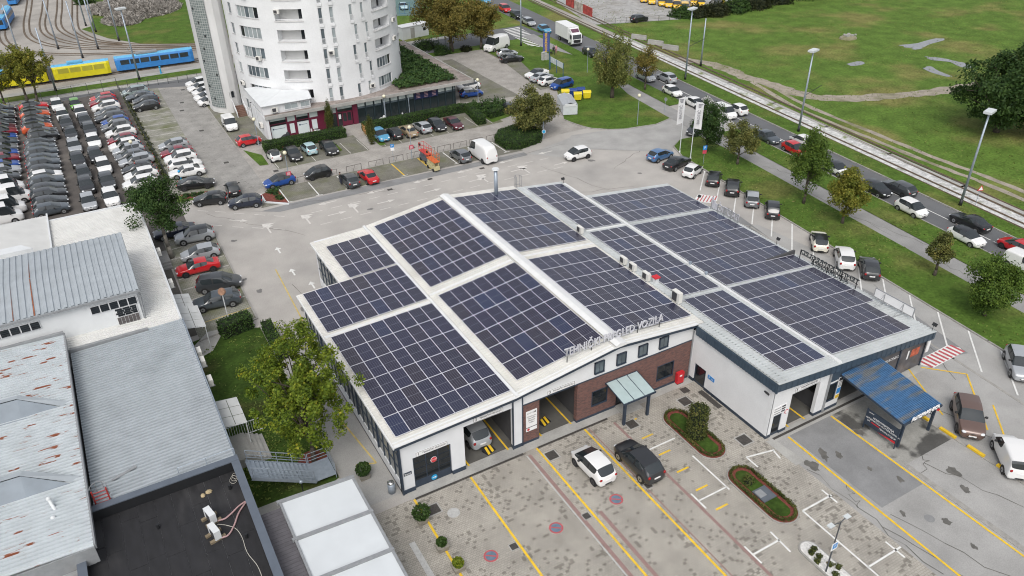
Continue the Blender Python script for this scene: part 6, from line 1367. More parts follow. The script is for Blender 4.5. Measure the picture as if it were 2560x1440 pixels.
for kind, col, px, far, wh, kw in (
    ('mpv', 'silver', (76.38, 69.44), 0, 'behind the small dark tree on the street', {}), ('suv', 'silver', (78.94, 66.69), 1, 'driving away beside a silver minivan on the street', {}), ('hatch', 'white', (74.97, 60.37), 0, 'on the street half behind a roadside branch', {}),
    ('sedan', 'white', (74.22, 53.75), 0, 'on the street behind the white flags', {}), ('van', 'white', (75.02, 47.66), 0, 'on the street behind the round street tree by the flags', {}), ('city', 'white', (77.61, 47.72), 1, 'driving away past a small white van', {'scale': 1.08}),
    ('sedan', 'slate', (73.00, 36.79), 0, 'on the street right of the second street tree', {}), ('city', 'white', (76.00, 33.06), 1, 'on the street behind the tall oval tree', {}), ('hatch', 'red', (72.85, 31.24), 0, 'on the street left of the tall oval tree', {}),
    ('hatch', 'white', (72.26, 23.48), 0, 'with dark roof just right of the tall oval tree', {'roof': 'black'}), ('hatch', 'black', (71.38, 16.59), 0, 'on the street half hidden by the yellowing tree', {}), ('estate', 'dark grey', (73.99, 15.27), 1, 'driving away in the far lane', {}),
    ('city', 'white', (70.23, 10.62), 0, 'on the street between the estate and the black saloon', {'scale': 1.08}), ('sedan', 'black', (72.96, 4.90), 1, 'driving away beside a white hatchback', {}), ('hatch', 'white', (69.30, 2.89), 0, 'with black roof behind the slender small tree', {'roof': 'black'}),
    ('hatch', 'red', (71.88, -1.38), 1, 'at the right edge of the street', {}), ('van', 'white', (68.64, -4.19), 0, 'at the right edge of the street', {}), ('suv', 'black', (76.99, 87.45), 0, 'on the street ahead of the box truck', {}),
    ('hatch', 'light blue', (79.27, 108.35), 0, 'behind the box truck', {}), ('estate', 'silver', (79.79, 115.82), 0, 'behind the light blue hatchback', {}), ('suv', 'black', (80.77, 123.07), 0, 'behind the silver estate in the queue', {}), ('mpv', 'red', (81.77, 130.33), 0, 'at the far end of the queue', {}), ('hatch', 'light blue', (82.27, 141.20), 0, 'at the top edge of the street', {}), ('suv', 'dark grey', (66.48, 44.34), 0, 'turning out behind the street tree by the flags', {})):
    car(kind, col, px[0], px[1], (84.5 if far else 264.5) if 'turning' not in wh else 200, wh, G2, **kw)
G3 = 'cars by the shops'
for kind, col, x, y, a, wh, kw in (
    ('hatch', 'light blue', 25.00, 67.41, 272, 'with roof bars in front of the shop hedge beside a cypress', {}), ('city', 'black', 27.04, 66.92, 91, 'second from the left along the shop hedge', {}), ('sedan', 'gold', 29.31, 66.90, 91, 'along the shop hedge', {'scale': .95}),
    ('hatch', 'silver', 31.80, 67.16, 91, 'between the gold saloon and a black hatchback along the shop hedge', {}), ('hatch', 'charcoal', 34.05, 66.78, 271, 'facing forward beside the maroon saloon', {}), ('sedan', 'maroon', 36.64, 66.21, 270, 'at the right end of the row along the shop hedge', {'scale': .95}),
    ('micro', 'white', 9.16, 67.69, 91, 'with black roof below the left shop hedge', {'roof': 'black'}), ('sedan', 'black', 11.70, 67.17, 270, 'between the microcar and a pale blue hatchback', {}), ('city', 'pale blue', 14.21, 67.74, 92, 'below the left shop hedge', {}), ('sedan', 'black', 16.83, 66.66, 270, 'beside the pale blue hatchback below the hedge', {}),
    ('hatch', 'blue', 7.38, 58.64, 184, 'with black roof on the court above the empty bays', {'roof': 'black'}), ('city', 'black', 12.55, 58.53, 182, 'with white headlights parked sideways on the court', {}), ('hatch', 'dark grey', 15.42, 54.15, 92, 'with a person at its open door', {}), ('sedan', 'red', 18.02, 54.08, 92, 'in the bays beside the grey hatchback', {'scale': .93}),
    ('hatch', 'grey', 31.67, 53.95, 92, 'in the bays left of the tall white van', {}), ('bigvan', 'white', 34.45, 52.68, 92, 'with rear doors shown in the bays', {}),
    ('city', 'black', 1.55, 59.42, 86, 'at the lower end of the paved drive', {}), ('hatch', 'navy', 1.97, 54.56, 165, 'at the kerb beside the red flower bed', {}), ('hatch', 'black', -1.66, 57.73, 162, 'at the kerb near the evergreen tree', {}), ('city', 'white', 45.85, 45.70, 179, 'driving across the pale asphalt', {'scale': 1.06}),
    ('van', 'white', 6.73, 84.13, 270, 'facing forward at the foot of the stair tower', {}), ('city', 'red', 7.56, 75.56, 3, 'at the corner of the white podium wall', {}),
    ('hatch', 'white', 47.00, 81.45, 176, 'half hidden behind the blue hatchback at the podium end', {}), ('hatch', 'blue', 45.69, 77.84, -8, 'with white roof at the end of the podium', {'roof': 'white', 'scale': .98}), ('hatch', 'black', 47.18, 68.17, 94, 'beside the big shrub in the court', {}),
    ('bigvan', 'white', 63.66, 101.57, 200, 'by the big brown trees', {'scale': 1.1}), ('hatch', 'silver', 63.04, 96.07, -12, 'between the tall white van and a black saloon', {}), ('sedan', 'black', 61.94, 92.41, -10, 'in front of the silver hatchback near the tall white van', {}),
    ('sedan', 'white', 60.87, 81.32, 186, 'with black roof at the head of the row by the blue bins', {'roof': 'charcoal'}), ('sedan', 'silver', 60.46, 78.99, 10, 'between two white cars by the bins', {}), ('hatch', 'white', 60.41, 76.49, 8, 'between the silver saloon and the blue minivan', {}), ('mpv', 'blue', 61.20, 73.54, 190, 'next to the yellow and blue bins', {})):
    car(kind, col, x, y, a, wh, G3, **kw)
G4 = 'cars beside the left hall'
for kind, col, x, y, a, wh, kw in (('sedan', 'navy', -7.09, 50.91, 176, 'behind the evergreen trunk', {}), ('suv', 'silver', -5.31, 48.44, 174, 'with black roof beside the evergreen trunk', {'roof': 'black'}), ('hatch', 'silver', -5.57, 43.87, 176, 'behind the red saloon', {}),
    ('sedan', 'red', -6.40, 40.88, 177, 'with black wheels beside the left hall', {'dark': True, 'scale': .97}), ('mpv', 'dark grey', -5.17, 36.21, -14, 'next to the red saloon', {}), ('estate', 'slate', -6.13, 32.85, 172, 'nearest the clipped hedge', {})): car(kind, col, x, y, a, wh, G4, **kw)
G5 = 'cars in the grassed bays by the drive'
for kind, col, x, y, a, wh, kw in (('mpv', 'pale green', -3.77, 109.57, 182, 'at the back corner of the grassed bays', {}), ('sedan', 'slate', -3.34, 106.47, 182, 'second from the back in the grassed bays', {}), ('hatch', 'dark grey', -2.83, 103.65, 182, 'third from the back in the grassed bays', {}), ('hatch', 'black', -3.16, 100.47, 180, 'beside the empty grassed bays', {}),
    ('hatch', 'silver', -2.40, 79.68, 181, 'first below the empty grassed bays', {}), ('sedan', 'dark red', -2.47, 76.65, 180, 'in the grassed bays', {'scale': .95}), ('suv', 'white', -2.42, 73.82, 178, 'in the grassed bays below the dark red saloon', {}), ('estate', 'white', -2.29, 71.22, 0, 'above the long white saloon in the grassed bays', {'scale': .95}),
    ('sedan', 'white', -2.55, 68.30, 175, 'in the grassed bays above a black saloon', {}), ('sedan', 'black', -2.23, 63.65, -14, 'at the bottom of the grassed bays', {})): car(kind, col, x, y, a, wh, G5, **kw)
for k, (x, y) in enumerate(((6.78, 108.82), (6.73, 106.11), (6.70, 103.22), (6.45, 100.29), (6.27, 97.43))):
    car(('suv', 'estate', 'hatch', 'hatch', 'city')[k], 'white', x, y, -174, 'half hidden behind the stair tower, %s from the back' % ORD[k], 'white cars behind the stair tower')
# the packed dealer lot
G6 = 'new cars packed in the fenced lot'
colE = ['red', 'dark red', 'white', 'grey', 'dark grey', 'blue', 'grey', 'white', 'dark red', 'white', 'silver', 'grey', 'silver', 'charcoal', 'white', 'white']
posE = [(257, 244), (259, 257), (265, 267), (270, 281), (276, 291)]
PE = [(-8.96, 108.99), (-9.18, 106.17), (-9.02, 103.44), (-9.06, 100.23), (-8.97, 97.71), (-8.55, 95.06), (-8.68, 92.40), (-8.42, 89.19), (-8.62, 85.99), (-8.58, 83.14), (-8.37, 80.83), (-8.41, 78.39), (-7.91, 76.19), (-8.19, 72.89), (-8.08, 70.29), (-8.55, 67.53)]
for k, (x, y) in enumerate(PE): car(('hatch', 'suv', 'suv', 'hatch', 'estate', 'hatch', 'suv', 'suv')[k % 8], colE[k], x, y, 181, '%s from the road in the rightmost lot row' % ORD[k], G6)
colD = ['green', 'white', 'dark grey', 'dark grey', 'white', 'charcoal', 'white', 'dark grey', 'white']
PDc = [(-13.33, 107.81), (-12.89, 102.63), (-12.69, 97.86), (-12.42, 93.09), (-12.38, 87.37), (-12.68, 81.20), (-12.13, 76.30), (-12.28, 70.42), (-12.45, 64.75)]
for k, (x, y) in enumerate(PDc): car(('city', 'suv', 'suv', 'suv', 'suv', 'suv', 'suv', 'suv', 'suv')[k], colD[k], x, y, 272, '%s from the road in the right forward-facing lot column' % ORD[k], G6)
colC = ['white', 'white', 'dark grey', 'dark grey', 'silver', 'charcoal', 'dark grey', 'charcoal', 'silver']
PCc = [(-15.98, 108.76), (-15.58, 102.73), (-15.32, 98.00), (-15.05, 92.92), (-15.02, 86.59), (-15.01, 80.58), (-14.74, 75.17), (-14.79, 70.47), (-15.03, 64.96)]
for k, (x, y) in enumerate(PCc): car(('suv', 'suv', 'suv', 'hatch', 'suv', 'suv', 'hatch', 'suv', 'hatch')[k], colC[k], x, y, 272, '%s from the road in the left forward-facing lot column' % ORD[k], G6)
colB = ['red', 'charcoal', 'orange', 'charcoal', 'navy', 'orange', 'charcoal', 'black', 'dark grey', 'slate', 'slate', 'slate', 'slate', 'dark grey', 'white', 'slate', 'dark grey', 'charcoal', 'dark grey', 'slate']
b0, b1 = (-19.43, 110.21), (-19.23, 64.99); kinds = ('suv', 'hatch', 'suv', 'hatch', 'hatch')
for k in range(20):
    f = k / 19; car(kinds[k % 5], colB[k], b0[0] + (b1[0] - b0[0]) * f + (.6 if k in (6, 7) else 0), b0[1] + (b1[1] - b0[1]) * f, 4, '%s from the road in the second row of the lot' % ORD[k], G6, roof='black' if colB[k] in ('red', 'orange') else None)
colA = ['charcoal', 'charcoal', 'black', 'charcoal', 'maroon', 'dark red', 'blue', 'slate', 'grey', 'blue', 'dark red', 'blue', 'silver', 'dark grey']
a0, a1 = (-23.62, 111.43), (-23.60, 79.06)
for k in range(14):
    f = k / 13; car(kinds[k % 5], colA[k], a0[0] + (a1[0] - a0[0]) * f - .6, a0[1] + (a1[1] - a0[1]) * f, 4, '%s from the road in the leftmost row of the lot' % ORD[k], G6, roof='black' if k in (5, 6, 9) else None)
for k, (x, y) in enumerate(((-23.38, 74.60), (-22.68, 71.02), (-23.46, 67.56), (-23.85, 65.08))): car('bigvan', 'white', x - 1.2, y, 6, '%s from the back in the bottom left corner of the lot' % ORD[k], 'white vans in the lot corner')
# postal vans and others across the street
G7 = 'yellow vans in the gravel yard'
for k, (x, y) in enumerate(((117.23, 115.20), (117.46, 112.91), (117.92, 110.50), (117.82, 107.48), (117.67, 104.07), (116.35, 117.96), (124.24, 111.63), (124.41, 109.36), (116.15, 120.87))): car('van', 'yellow', x, y, 232, '%s among the yellow vans of the gravel yard' % ('front row third', 'front row fourth', 'front row fifth', 'front row sixth', 'front row nearest the hedge', 'front row second', 'second row left', 'second row right', 'front row farthest')[k], G7)
car('bigvan', 'yellow', 125.45, 104.29, 214, 'behind the hedge of the gravel yard', G7); car('suv', 'black', 102.23, 104.76, 2, 'alone in the gravel yard', None); car('hatch', 'orange', 133.48, 104.45, 215, 'half hidden behind the hedge at the top', None); car('sedan', 'pale blue', 62.48, 146.72, 255, 'by the blue fence right of the tower', None)
# box truck
t = thing('box_truck', 'white box truck waiting on the street', 'truck', (78.95, 97.95, 0.04), R(263))
TRW = mat('truck_white', (.74, .75, .75), .4, .03, 2.0)
def tp(name, mb, m, smooth=False): return inst(name, mb.mesh(name, m, smooth=smooth), t)
tp('cargo_box', MB().box(-4.3, -1.22, 1.05, 1.5, 1.22, 3.55), TRW); tp('chassis', MB().box(-4.2, -.5, .55, 3.2, .5, 1.0), TRIM)
mb = MB(); prof = [(1.6, .5), (3.35, .5), (3.42, 1.45), (3.2, 2.35), (2.9, 2.5), (1.6, 2.5)]; k = len(mb.v); mb.v += [(x, -1.12, z) for x, z in prof] + [(x, 1.12, z) for x, z in prof]; n = len(prof)
mb.f += [tuple(range(k + n - 1, k - 1, -1)), tuple(range(k + n, k + 2 * n))] + [(k + i, k + (i + 1) % n, k + n + (i + 1) % n, k + n + i) for i in range(n)]; mb.m += [0] * (n + 2)
cab = tp('cab', mb, TRW); tp('windscreen', MB().poly([(3.43, -1.0, 1.5), (3.43, 1.0, 1.5), (3.23, .95, 2.32), (3.23, -.95, 2.32)]), CGLASS)
for s_ in (-1, 1): tp('side_window', MB().box(2.3, s_ * 1.12 - .015, 1.5, 3.15, s_ * 1.12 + .015, 2.25), CGLASS); tp('headlight', MB().ell((3.4, s_ * .85, .8), (.06, .18, .12)), HEADL); tp('mirror', MB().box(3.2, s_ * 1.35 - .08, 1.5, 3.3, s_ * 1.35 + .08, 2.2), TRIM)
tp('grille', MB().box(3.36, -.8, .75, 3.44, .8, 1.35), TRIM); tp('bumper', MB().box(3.2, -1.1, .35, 3.5, 1.1, .62), TRIM)
tp('wind_deflector', MB().poly([(1.7, -1.05, 2.5), (2.9, -.9, 2.5), (1.75, -1.05, 3.4)]).poly([(1.7, 1.05, 2.5), (1.75, 1.05, 3.4), (2.9, .9, 2.5)]).poly([(2.9, -.9, 2.5), (2.9, .9, 2.5), (1.75, 1.05, 3.4), (1.75, -1.05, 3.4)]), TRW)
tp('deflector_print', MB().poly([(2.72, -.8, 2.66), (2.72, .8, 2.66), (2.0, .9, 3.23), (2.0, -.9, 3.23)]), mat('maroon_print', (.12, .05, .08), .5, .2, 2))
for x in (2.5, -2.6):
    for s_ in (-1, 1): tp('wheel', MB().tube((x, s_ * .85, .42), (x, s_ * 1.12, .42), .42, .42, 16, 0).tube((x, s_ * .9, .42), (x, s_ * 1.13, .42), .24, .24, 12, 1), [TYRE, RIM])
# scissor lifts parked tail to tail
def scissor_lift(x, y, rz, lead, trail, label):
    t = thing('scissor_lift', label, 'scissor lift', (x, y, .045), rz, 'scissor lifts in the bays')
    q = lambda nm, mb, m: inst(nm, mb.mesh(nm, m), t)
    q('chassis', MB().box(-1.2, -.4, .22, 1.2, .4, .75), trail)
    for a in (-.8, .8):
        for s_ in (-1, 1): q('wheel', MB().tube((a, s_ * .32, .22), (a, s_ * .48, .22), .22, .22, 14), TYRE)
    mb = MB()
    for z in (.8, .98, 1.16):
        for s_ in (-1, 1): mb.tube((-1.05, s_ * .32, z), (1.05, s_ * .32, z + .14), .04); mb.tube((1.05, s_ * .28, z), (-1.05, s_ * .28, z + .14), .04)
    q('scissor_arms', mb, trail); q('platform', MB().box(-1.25, -.42, 1.36, 1.25, .42, 1.46), lead); mb = MB()
    for a in (-1.2, -.4, .4, 1.2):
        for s_ in (-1, 1): mb.tube((a, s_ * .4, 1.45), (a, s_ * .4, 2.5), .025)
    for z in (1.95, 2.5):
        for s_ in (-1, 1): mb.tube((-1.2, s_ * .4, z), (1.2, s_ * .4, z), .025); mb.tube((s_ * 1.2, -.4, z), (s_ * 1.2, .4, z), .025)
    q('guard_rail', mb, lead); q('control_box', MB().box(.95, .2, 2.1, 1.15, .4, 2.45), BLACKM)
LR = mat('lift_red', (.52, .05, .045), .5, .1, 3); LO = mat('lift_orange', (.60, .13, .03), .5, .1, 3); LC = mat('lift_cream', (.50, .45, .25), .5, .1, 3)
scissor_lift(27.17, 55.76, R(92), LR, mat('lift_grey', (.10, .11, .13), .5, .1, 3), 'red scissor lift with dark base at the back of the yellow-lined bay'); scissor_lift(26.93, 52.75, R(92), LO, LC, 'orange scissor lift with cream base at the front of the yellow-lined bay')
# trams
def tram(x, y, ang, L_, body, roofc, label, name='tram', nwin=7):
    t = thing(name, label, 'tram', (x, y, .03), R(ang)); q = lambda nm, mb, m, sm=False: inst(nm, mb.mesh(nm, m, smooth=sm), t)
    w_ = 1.1; prof = [(-w_, .45), (-w_ - .03, 1.5), (-w_ + .05, 2.35), (-w_ + .22, 2.68)]
    mb = MB(); xs_ = [(-L_ / 2, .80), (-L_ / 2 + .5, 1.0), (L_ / 2 - .5, 1.0), (L_ / 2, .80)]
    for (xa, sa), (xb, sb) in zip(xs_, xs_[1:]):
        for s_ in (-1, 1):
            for (ya, za), (yb, zb) in zip(prof, prof[1:]): mb.poly([(xa, s_ * ya * sa, za), (xb, s_ * ya * sb, za), (xb, s_ * yb * sb, zb), (xa, s_ * yb * sa, zb)])
    for s_ in (-1, 1):
        xa, sa = (xs_[0] if s_ < 0 else xs_[-1]); mb.poly([(xa, y_ * sa, z) for y_, z in prof] + [(xa, -y_ * sa, z) for y_, z in reversed(prof)])
    q('body', mb, body)
    mb = MB()
    for (xa, sa), (xb, sb) in zip(xs_, xs_[1:]): mb.poly([(xa, -.88 * sa, 2.68), (xb, -.88 * sb, 2.68), (xb, -.3, 2.92), (xa, -.3, 2.85)]); mb.poly([(xb, .88 * sb, 2.68), (xa, .88 * sa, 2.68), (xa, .3, 2.85), (xb, .3, 2.92)]); mb.poly([(xa, -.3, 2.85), (xb, -.3, 2.92), (xb, .3, 2.92), (xa, .3, 2.85)])
    q('roof', mb, roofc)
    q('roof_box', MB().box(-L_ * .22, -.55, 2.9, L_ * .05, .55, 3.2), GREYM if body is not TYEL else roofc); q('underframe', MB().box(-L_ / 2 + .8, -.9, .12, L_ / 2 - .8, .9, .5), BLACKM)
    stp = (L_ - 1.6) / nwin
    for i in range(nwin):
        a = -L_ / 2 + .8 + stp * i
        for s_ in (-1, 1): q('window', MB().poly([(a + .12, s_ * (w_ + .035), 1.45), (a + stp - .12, s_ * (w_ + .035), 1.45), (a + stp - .12, s_ * (w_ - .02), 2.3), (a + .12, s_ * (w_ - .02), 2.3)]), TWIN if body is not TYEL else TWY)
    for s_ in (-1, 1): q('end_window', MB().box(s_ * (L_ / 2 + .01) - .02, -.7, 1.35, s_ * (L_ / 2 + .01) + .02, .7, 2.35), CGLASS)
    for xx in (-L_ * .27, L_ * .27):
        bo = MB()
        for dx in (-.9, .9):
            for s_ in (-1, 1): bo.tube((xx + dx, s_ * .65, .36), (xx + dx, s_ * .8, .36), .34, .34, 12)
        q('bogie', bo, BLACKM)
    return t
TBL = mat('tram_blue', (.035, .20, .52), .4, .08, 1.5); TRF = mat('tram_roof_blue', (.13, .42, .66), .5, .1, 1.5); TYEL = mat('tram_yellow', (.62, .55, .012), .45, .06, 1.5); TWIN = mat('tram_window', (.035, .045, .05), .12, .3, 1.0); TWY = mat('tram_yellow_window_film', (.36, .33, .04), .3, .1, 1.0)
t = tram(2.2, 126.3, -3, 14.0, TBL, TRF, 'blue tram standing alone on the near track behind the tower')
inst('pantograph', MB().path([(-3.2, 0, 2.9), (-4.4, 0, 3.9), (-3.4, 0, 4.6)], .04).tube((-3.4, -.6, 4.6), (-3.4, .6, 4.6), .04).mesh('pantograph', GREYM), t); inst('coupling', MB().tube((7, 0, .5), (7.8, 0, .5), .08).mesh('coupling', BLACKM), t)
tram(-10.6, 126.3, -3, 9.6, TYEL, TRF, 'front half of the yellow tram behind the blue one', nwin=4); tram(-21.6, 126.9, -3, 10.5, TYEL, TRF, 'rear half of the yellow tram behind the roadside trees', nwin=5)
tag(MB().box(-16.3, 125.5, .5, -15.5, 127.6, 2.7).build('tram_bellows', mat('grey_bellows', (.09, .085, .085), .8, .3, 8, aniso=(6, 1, 1)), None), 'grey folded bellows joining the halves of the yellow tram', 'bellows')
tram(-22.48, 182.96, 82, 14, TBL, TRF, 'blue tram waiting at the top left picture corner'); tram(-19.68, 211.93, 82, 14, TBL, TRF, 'second blue tram behind the one in the top left corner')

# ================================================================== trees, hedges and shrubs
def leaves(name, C_, size, m, parent, nrm=None, aspect=1.5, droop=0.0):
    """leaf-sized quads centred on C_ (n,3), each with its own tilt and tint"""
    n = len(C_); off = np.array(wloc(parent)); C_ = C_ - off
    a = RNG.normal(size=(n, 3)); 
    if nrm is not None: a = a * .75 + nrm * 1.0
    a[:, 2] += .35; a /= np.linalg.norm(a, axis=1)[:, None] + 1e-9
    b = RNG.normal(size=(n, 3)); b[:, 2] -= droop; b -= a * (a * b).sum(1)[:, None]; b /= np.linalg.norm(b, axis=1)[:, None] + 1e-9
    c_ = np.cross(a, b); s = size * RNG.uniform(.6, 1.35, n)[:, None] / 2
    u, v = b * s * aspect, c_ * s
    V = np.stack([C_ - u, C_ + v * .9, C_ + u, C_ - v * .9], 1).reshape(-1, 3)
    me = bpy.data.meshes.new(name); me.vertices.add(4 * n); me.vertices.foreach_set('co', V.ravel().astype(np.float32))
    me.loops.add(4 * n); me.loops.foreach_set('vertex_index', np.arange(4 * n, dtype=np.int32)); me.polygons.add(n); me.polygons.foreach_set('loop_start', np.arange(0, 4 * n, 4, dtype=np.int32))
    me.update(calc_edges=True); me.materials.append(m)
    at = me.attributes.new('tint', 'FLOAT', 'FACE'); at.data.foreach_set('value', TINT(C_, n).astype(np.float32))
    o = bpy.data.objects.new(name, me); COL.objects.link(o); o.parent = parent; return o
def TINT(C_, n):
    k = np.sin(C_[:, 0] * 1.9 + 1.3 * np.sin(C_[:, 2] * 1.1)) * np.sin(C_[:, 1] * 2.3 + C_[:, 2] * 1.7)   # whole sprays differ a little
    return np.clip(.45 + .22 * k + RNG.normal(0, .20, n), 0, 1)
BARK = mat('tree_bark', (.085, .07, .055), .95, .3, 3.0, bump=.5, world=False); BARKP = mat('pale_bark', (.20, .185, .16), .95, .3, 3.0, bump=.5, world=False)
LM = {'green': leaf_mat('leaf_mid_green', (0.035, 0.077, 0.011), (0.136, 0.204, 0.031)), 'dark': leaf_mat('leaf_dark_green', (0.015, 0.043, 0.011), (0.068, 0.120, 0.027)), 'yellow': leaf_mat('leaf_yellow_green', (.095, .125, .018), (.24, .23, .035), (.36, .27, .04)),
      'lime': leaf_mat('leaf_lime_green', (0.046, 0.090, 0.009), (0.194, 0.248, 0.022), (0.357, 0.310, 0.031)), 'brown': leaf_mat('leaf_autumn_brown', (0.088, 0.088, 0.020), (0.261, 0.209, 0.050), (0.388, 0.253, 0.057)), 'olive': leaf_mat('leaf_olive', (0.057, 0.077, 0.024), (0.204, 0.204, 0.057), (0.290, 0.232, 0.057)),
      'willow': leaf_mat('leaf_willow', (0.068, 0.092, 0.024), (0.232, 0.242, 0.068), (0.349, 0.290, 0.057)), 'hedge': leaf_mat('leaf_hedge', (0.016, 0.046, 0.011), (0.070, 0.124, 0.025)), 'bush': leaf_mat('leaf_juniper', (0.019, 0.053, 0.016), (0.081, 0.143, 0.034)), 'topi': leaf_mat('leaf_topiary', (0.034, 0.053, 0.012), (0.116, 0.127, 0.031), (0.186, 0.139, 0.046)), 'twig': leaf_mat('dry_twigs', (.22, .20, .175), (.44, .415, .38)), 'dark_scrub': leaf_mat('leaf_dark_scrub', (.012, .02, .006), (.045, .05, .016))}  # the scrub entry is the darkest green of the leaf tints
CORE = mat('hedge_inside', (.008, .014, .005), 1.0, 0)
def tree(x, y, h, th, r, n, leaf, m, label, group=None, shape='round', trunk=.16, bark=BARK, name='tree', cat='tree', clumps=60, spread=.30, lean=(0, 0), nl=9, ry=None, hollow=2.0, z0=0.0):
    """tapered trunk and limbs under a crown of leaf sprays; th = height where the crown starts"""
    t = thing(name, label, cat, (x, y, z0), 0, group); ch = h - th; ry = ry or r
    top = np.array([x + lean[0], y + lean[1], z0 + h])
    u = RNG.normal(size=(clumps, 3)); u /= np.linalg.norm(u, axis=1)[:, None]; rad = RNG.uniform(0, 1, clumps) ** (1 / hollow)
    p = u * rad[:, None]; zf = (p[:, 2] + 1) / 2
    if shape == 'round': f = np.ones(clumps)
    elif shape == 'oval': f = np.where(zf < .35, .75 + .7 * zf, 1.12 - .75 * (zf - .35) / .65 * .9)
    elif shape == 'cone': f = np.clip(1.35 - 1.15 * zf, .12, None)
    elif shape == 'column': f = np.clip(np.sin(np.pi * np.clip(zf * .9 + .12, 0, 1)), .2, 1)
    elif shape == 'spread': f = .8 + .45 * np.sin(zf * np.pi)
    else: f = np.ones(clumps)
    f = f * RNG.uniform(.82, 1.12, clumps)
    cc = np.stack([x + lean[0] * zf + p[:, 0] * r * f, y + lean[1] * zf + p[:, 1] * ry * f, z0 + th + zf * ch], 1)
    k = RNG.integers(0, clumps, n); g = RNG.normal(size=(n, 3)); g /= np.linalg.norm(g, axis=1)[:, None] + 1e-9; g *= (RNG.uniform(0, 1, n) ** .5)[:, None]
    sc = np.array([r * spread, ry * spread, max(.28, ch * spread * .42)])
    C_ = cc[k] + g * sc * RNG.uniform(.75, 1.25, clumps)[k][:, None]
    if shape == 'willow': 
        q = RNG.uniform(0, 1, n) ** 1.6; C_ = cc[k] + g * sc * np.array([.45, .45, .4]); C_[:, 2] -= q * (C_[:, 2] - z0 - 1.6) * .62
    ctr = np.array([x + lean[0] * .5, y + lean[1] * .5, z0 + th + ch * .45]); nr = C_ - ctr; nr /= np.linalg.norm(nr, axis=1)[:, None] + 1e-9
    C_[:, 2] = np.maximum(C_[:, 2], z0 + .15)
    leaves('crown', C_, leaf, LM[m], t, nr * .7, 1.4, 1.5 if shape == 'willow' else 0.0)
    mb = MB(); tz = z0 + th + ch * .62; seg = 5; prev = Vector((x, y, z0)); pr = trunk * 1.25
    for i in range(1, seg + 1):
        q = i / seg; nx = Vector((x + lean[0] * q * .62 + random.uniform(-.06, .06), y + lean[1] * q * .62 + random.uniform(-.06, .06), z0 + (tz - z0) * q)); nr_ = trunk * (1.1 - .85 * q); mb.tube(prev, nx, pr, nr_, 8); prev, pr = nx, nr_
    for i in range(nl):
        c_ = Vector(cc[(i * 7) % clumps]); zs = z0 + th * .9 + (tz - z0 - th * .9) * random.uniform(0, .8); q = (zs - z0) / (tz - z0); s_ = Vector((x + lean[0] * q * .62, y + lean[1] * q * .62, zs))
        md = s_.lerp(c_, .55) + Vector((0, 0, .15)); rr = trunk * .42; mb.tube(s_, md, rr, rr * .6, 6); mb.tube(md, c_, rr * .6, .02, 5)
    inst('trunk', mb.mesh('trunk', bark, Vector((x, y, z0)), True), t); return t
def hedge(poly, z1, label, m='hedge', dens=95, leaf=.13, name='hedge', group=None, z0=.03, bulge=.05, cat='hedge'):
    """clipped hedge: a dark inside wrapped in small leaves on every face"""
    cx = sum(p[0] for p in poly) / len(poly); cy = sum(p[1] for p in poly) / len(poly)
    t = thing(name, label, cat, (cx, cy, 0), 0, group)
    inner = [(cx + (a - cx) * .985 + (-.06 if a > cx else .06), cy + (b - cy) * .985 + (-.06 if b > cy else .06)) for a, b in poly]
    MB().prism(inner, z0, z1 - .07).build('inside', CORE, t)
    pts, nrm = [], []
    n = len(poly); ar = abs(sum(poly[i][0] * poly[(i + 1) % n][1] - poly[(i + 1) % n][0] * poly[i][1] for i in range(n))) / 2
    xs_ = [p[0] for p in poly]; ys_ = [p[1] for p in poly]; need = int(ar * dens)
    def inside(px, py):
        r_ = False; j = n - 1
        for i in range(n):
            if (poly[i][1] > py) != (poly[j][1] > py) and px < (poly[j][0] - poly[i][0]) * (py - poly[i][1]) / (poly[j][1] - poly[i][1]) + poly[i][0]: r_ = not r_
            j = i
        return r_
    while need > 0:
        px, py = random.uniform(min(xs_), max(xs_)), random.uniform(min(ys_), max(ys_))
        if inside(px, py): pts.append((px, py, z1 + random.gauss(0, bulge * .5) - .03)); nrm.append((0, 0, 1)); need -= 1
    for i in range(n):
        a, b = Vector(poly[i]), Vector(poly[(i + 1) % n]); d = b - a; L_ = d.length; nv = Vector((d.y, -d.x)).normalized()
        if (a + d / 2 + nv * .1 - Vector((cx, cy))).length < (a + d / 2 - Vector((cx, cy))).length: nv = -nv
        for _ in range(int(L_ * (z1 - z0) * dens)): q = a + d * random.random() + nv * random.gauss(0, bulge * .5); pts.append((q.x, q.y, random.uniform(z0, z1))); nrm.append((nv.x, nv.y, 0))
    leaves('foliage', np.array(pts), leaf, LM[m], t, np.array(nrm), 1.3); return t
def shrub(x, y, r, h, n, label, m='bush', leaf=.16, name='shrub', group=None, z0=.03, ry=None, cat='shrub'):
    t = thing(name, label, cat, (x, y, z0), 0, group); u = RNG.normal(size=(n, 3)); u[:, 2] = np.abs(u[:, 2]); u /= np.linalg.norm(u, axis=1)[:, None]
    th_ = np.arctan2(u[:, 1], u[:, 0]); wob = 1 + .16 * np.sin(3 * th_ + x) + .12 * np.sin(5 * th_ + y) + .10 * np.sin(7 * u[:, 2] * 3 + x); rad = (RNG.uniform(.45, 1, n) ** .5 * wob)[:, None]
    C_ = np.array([x, y, z0]) + u * rad * np.array([r, ry or r, h]); leaves('foliage', C_, leaf, LM[m], t, u, 1.3)
    MB().ell((x, y, z0), (r * .72, (ry or r) * .72, h * .72), 10, 5, z0=0.0).build('inside', CORE, t); return t

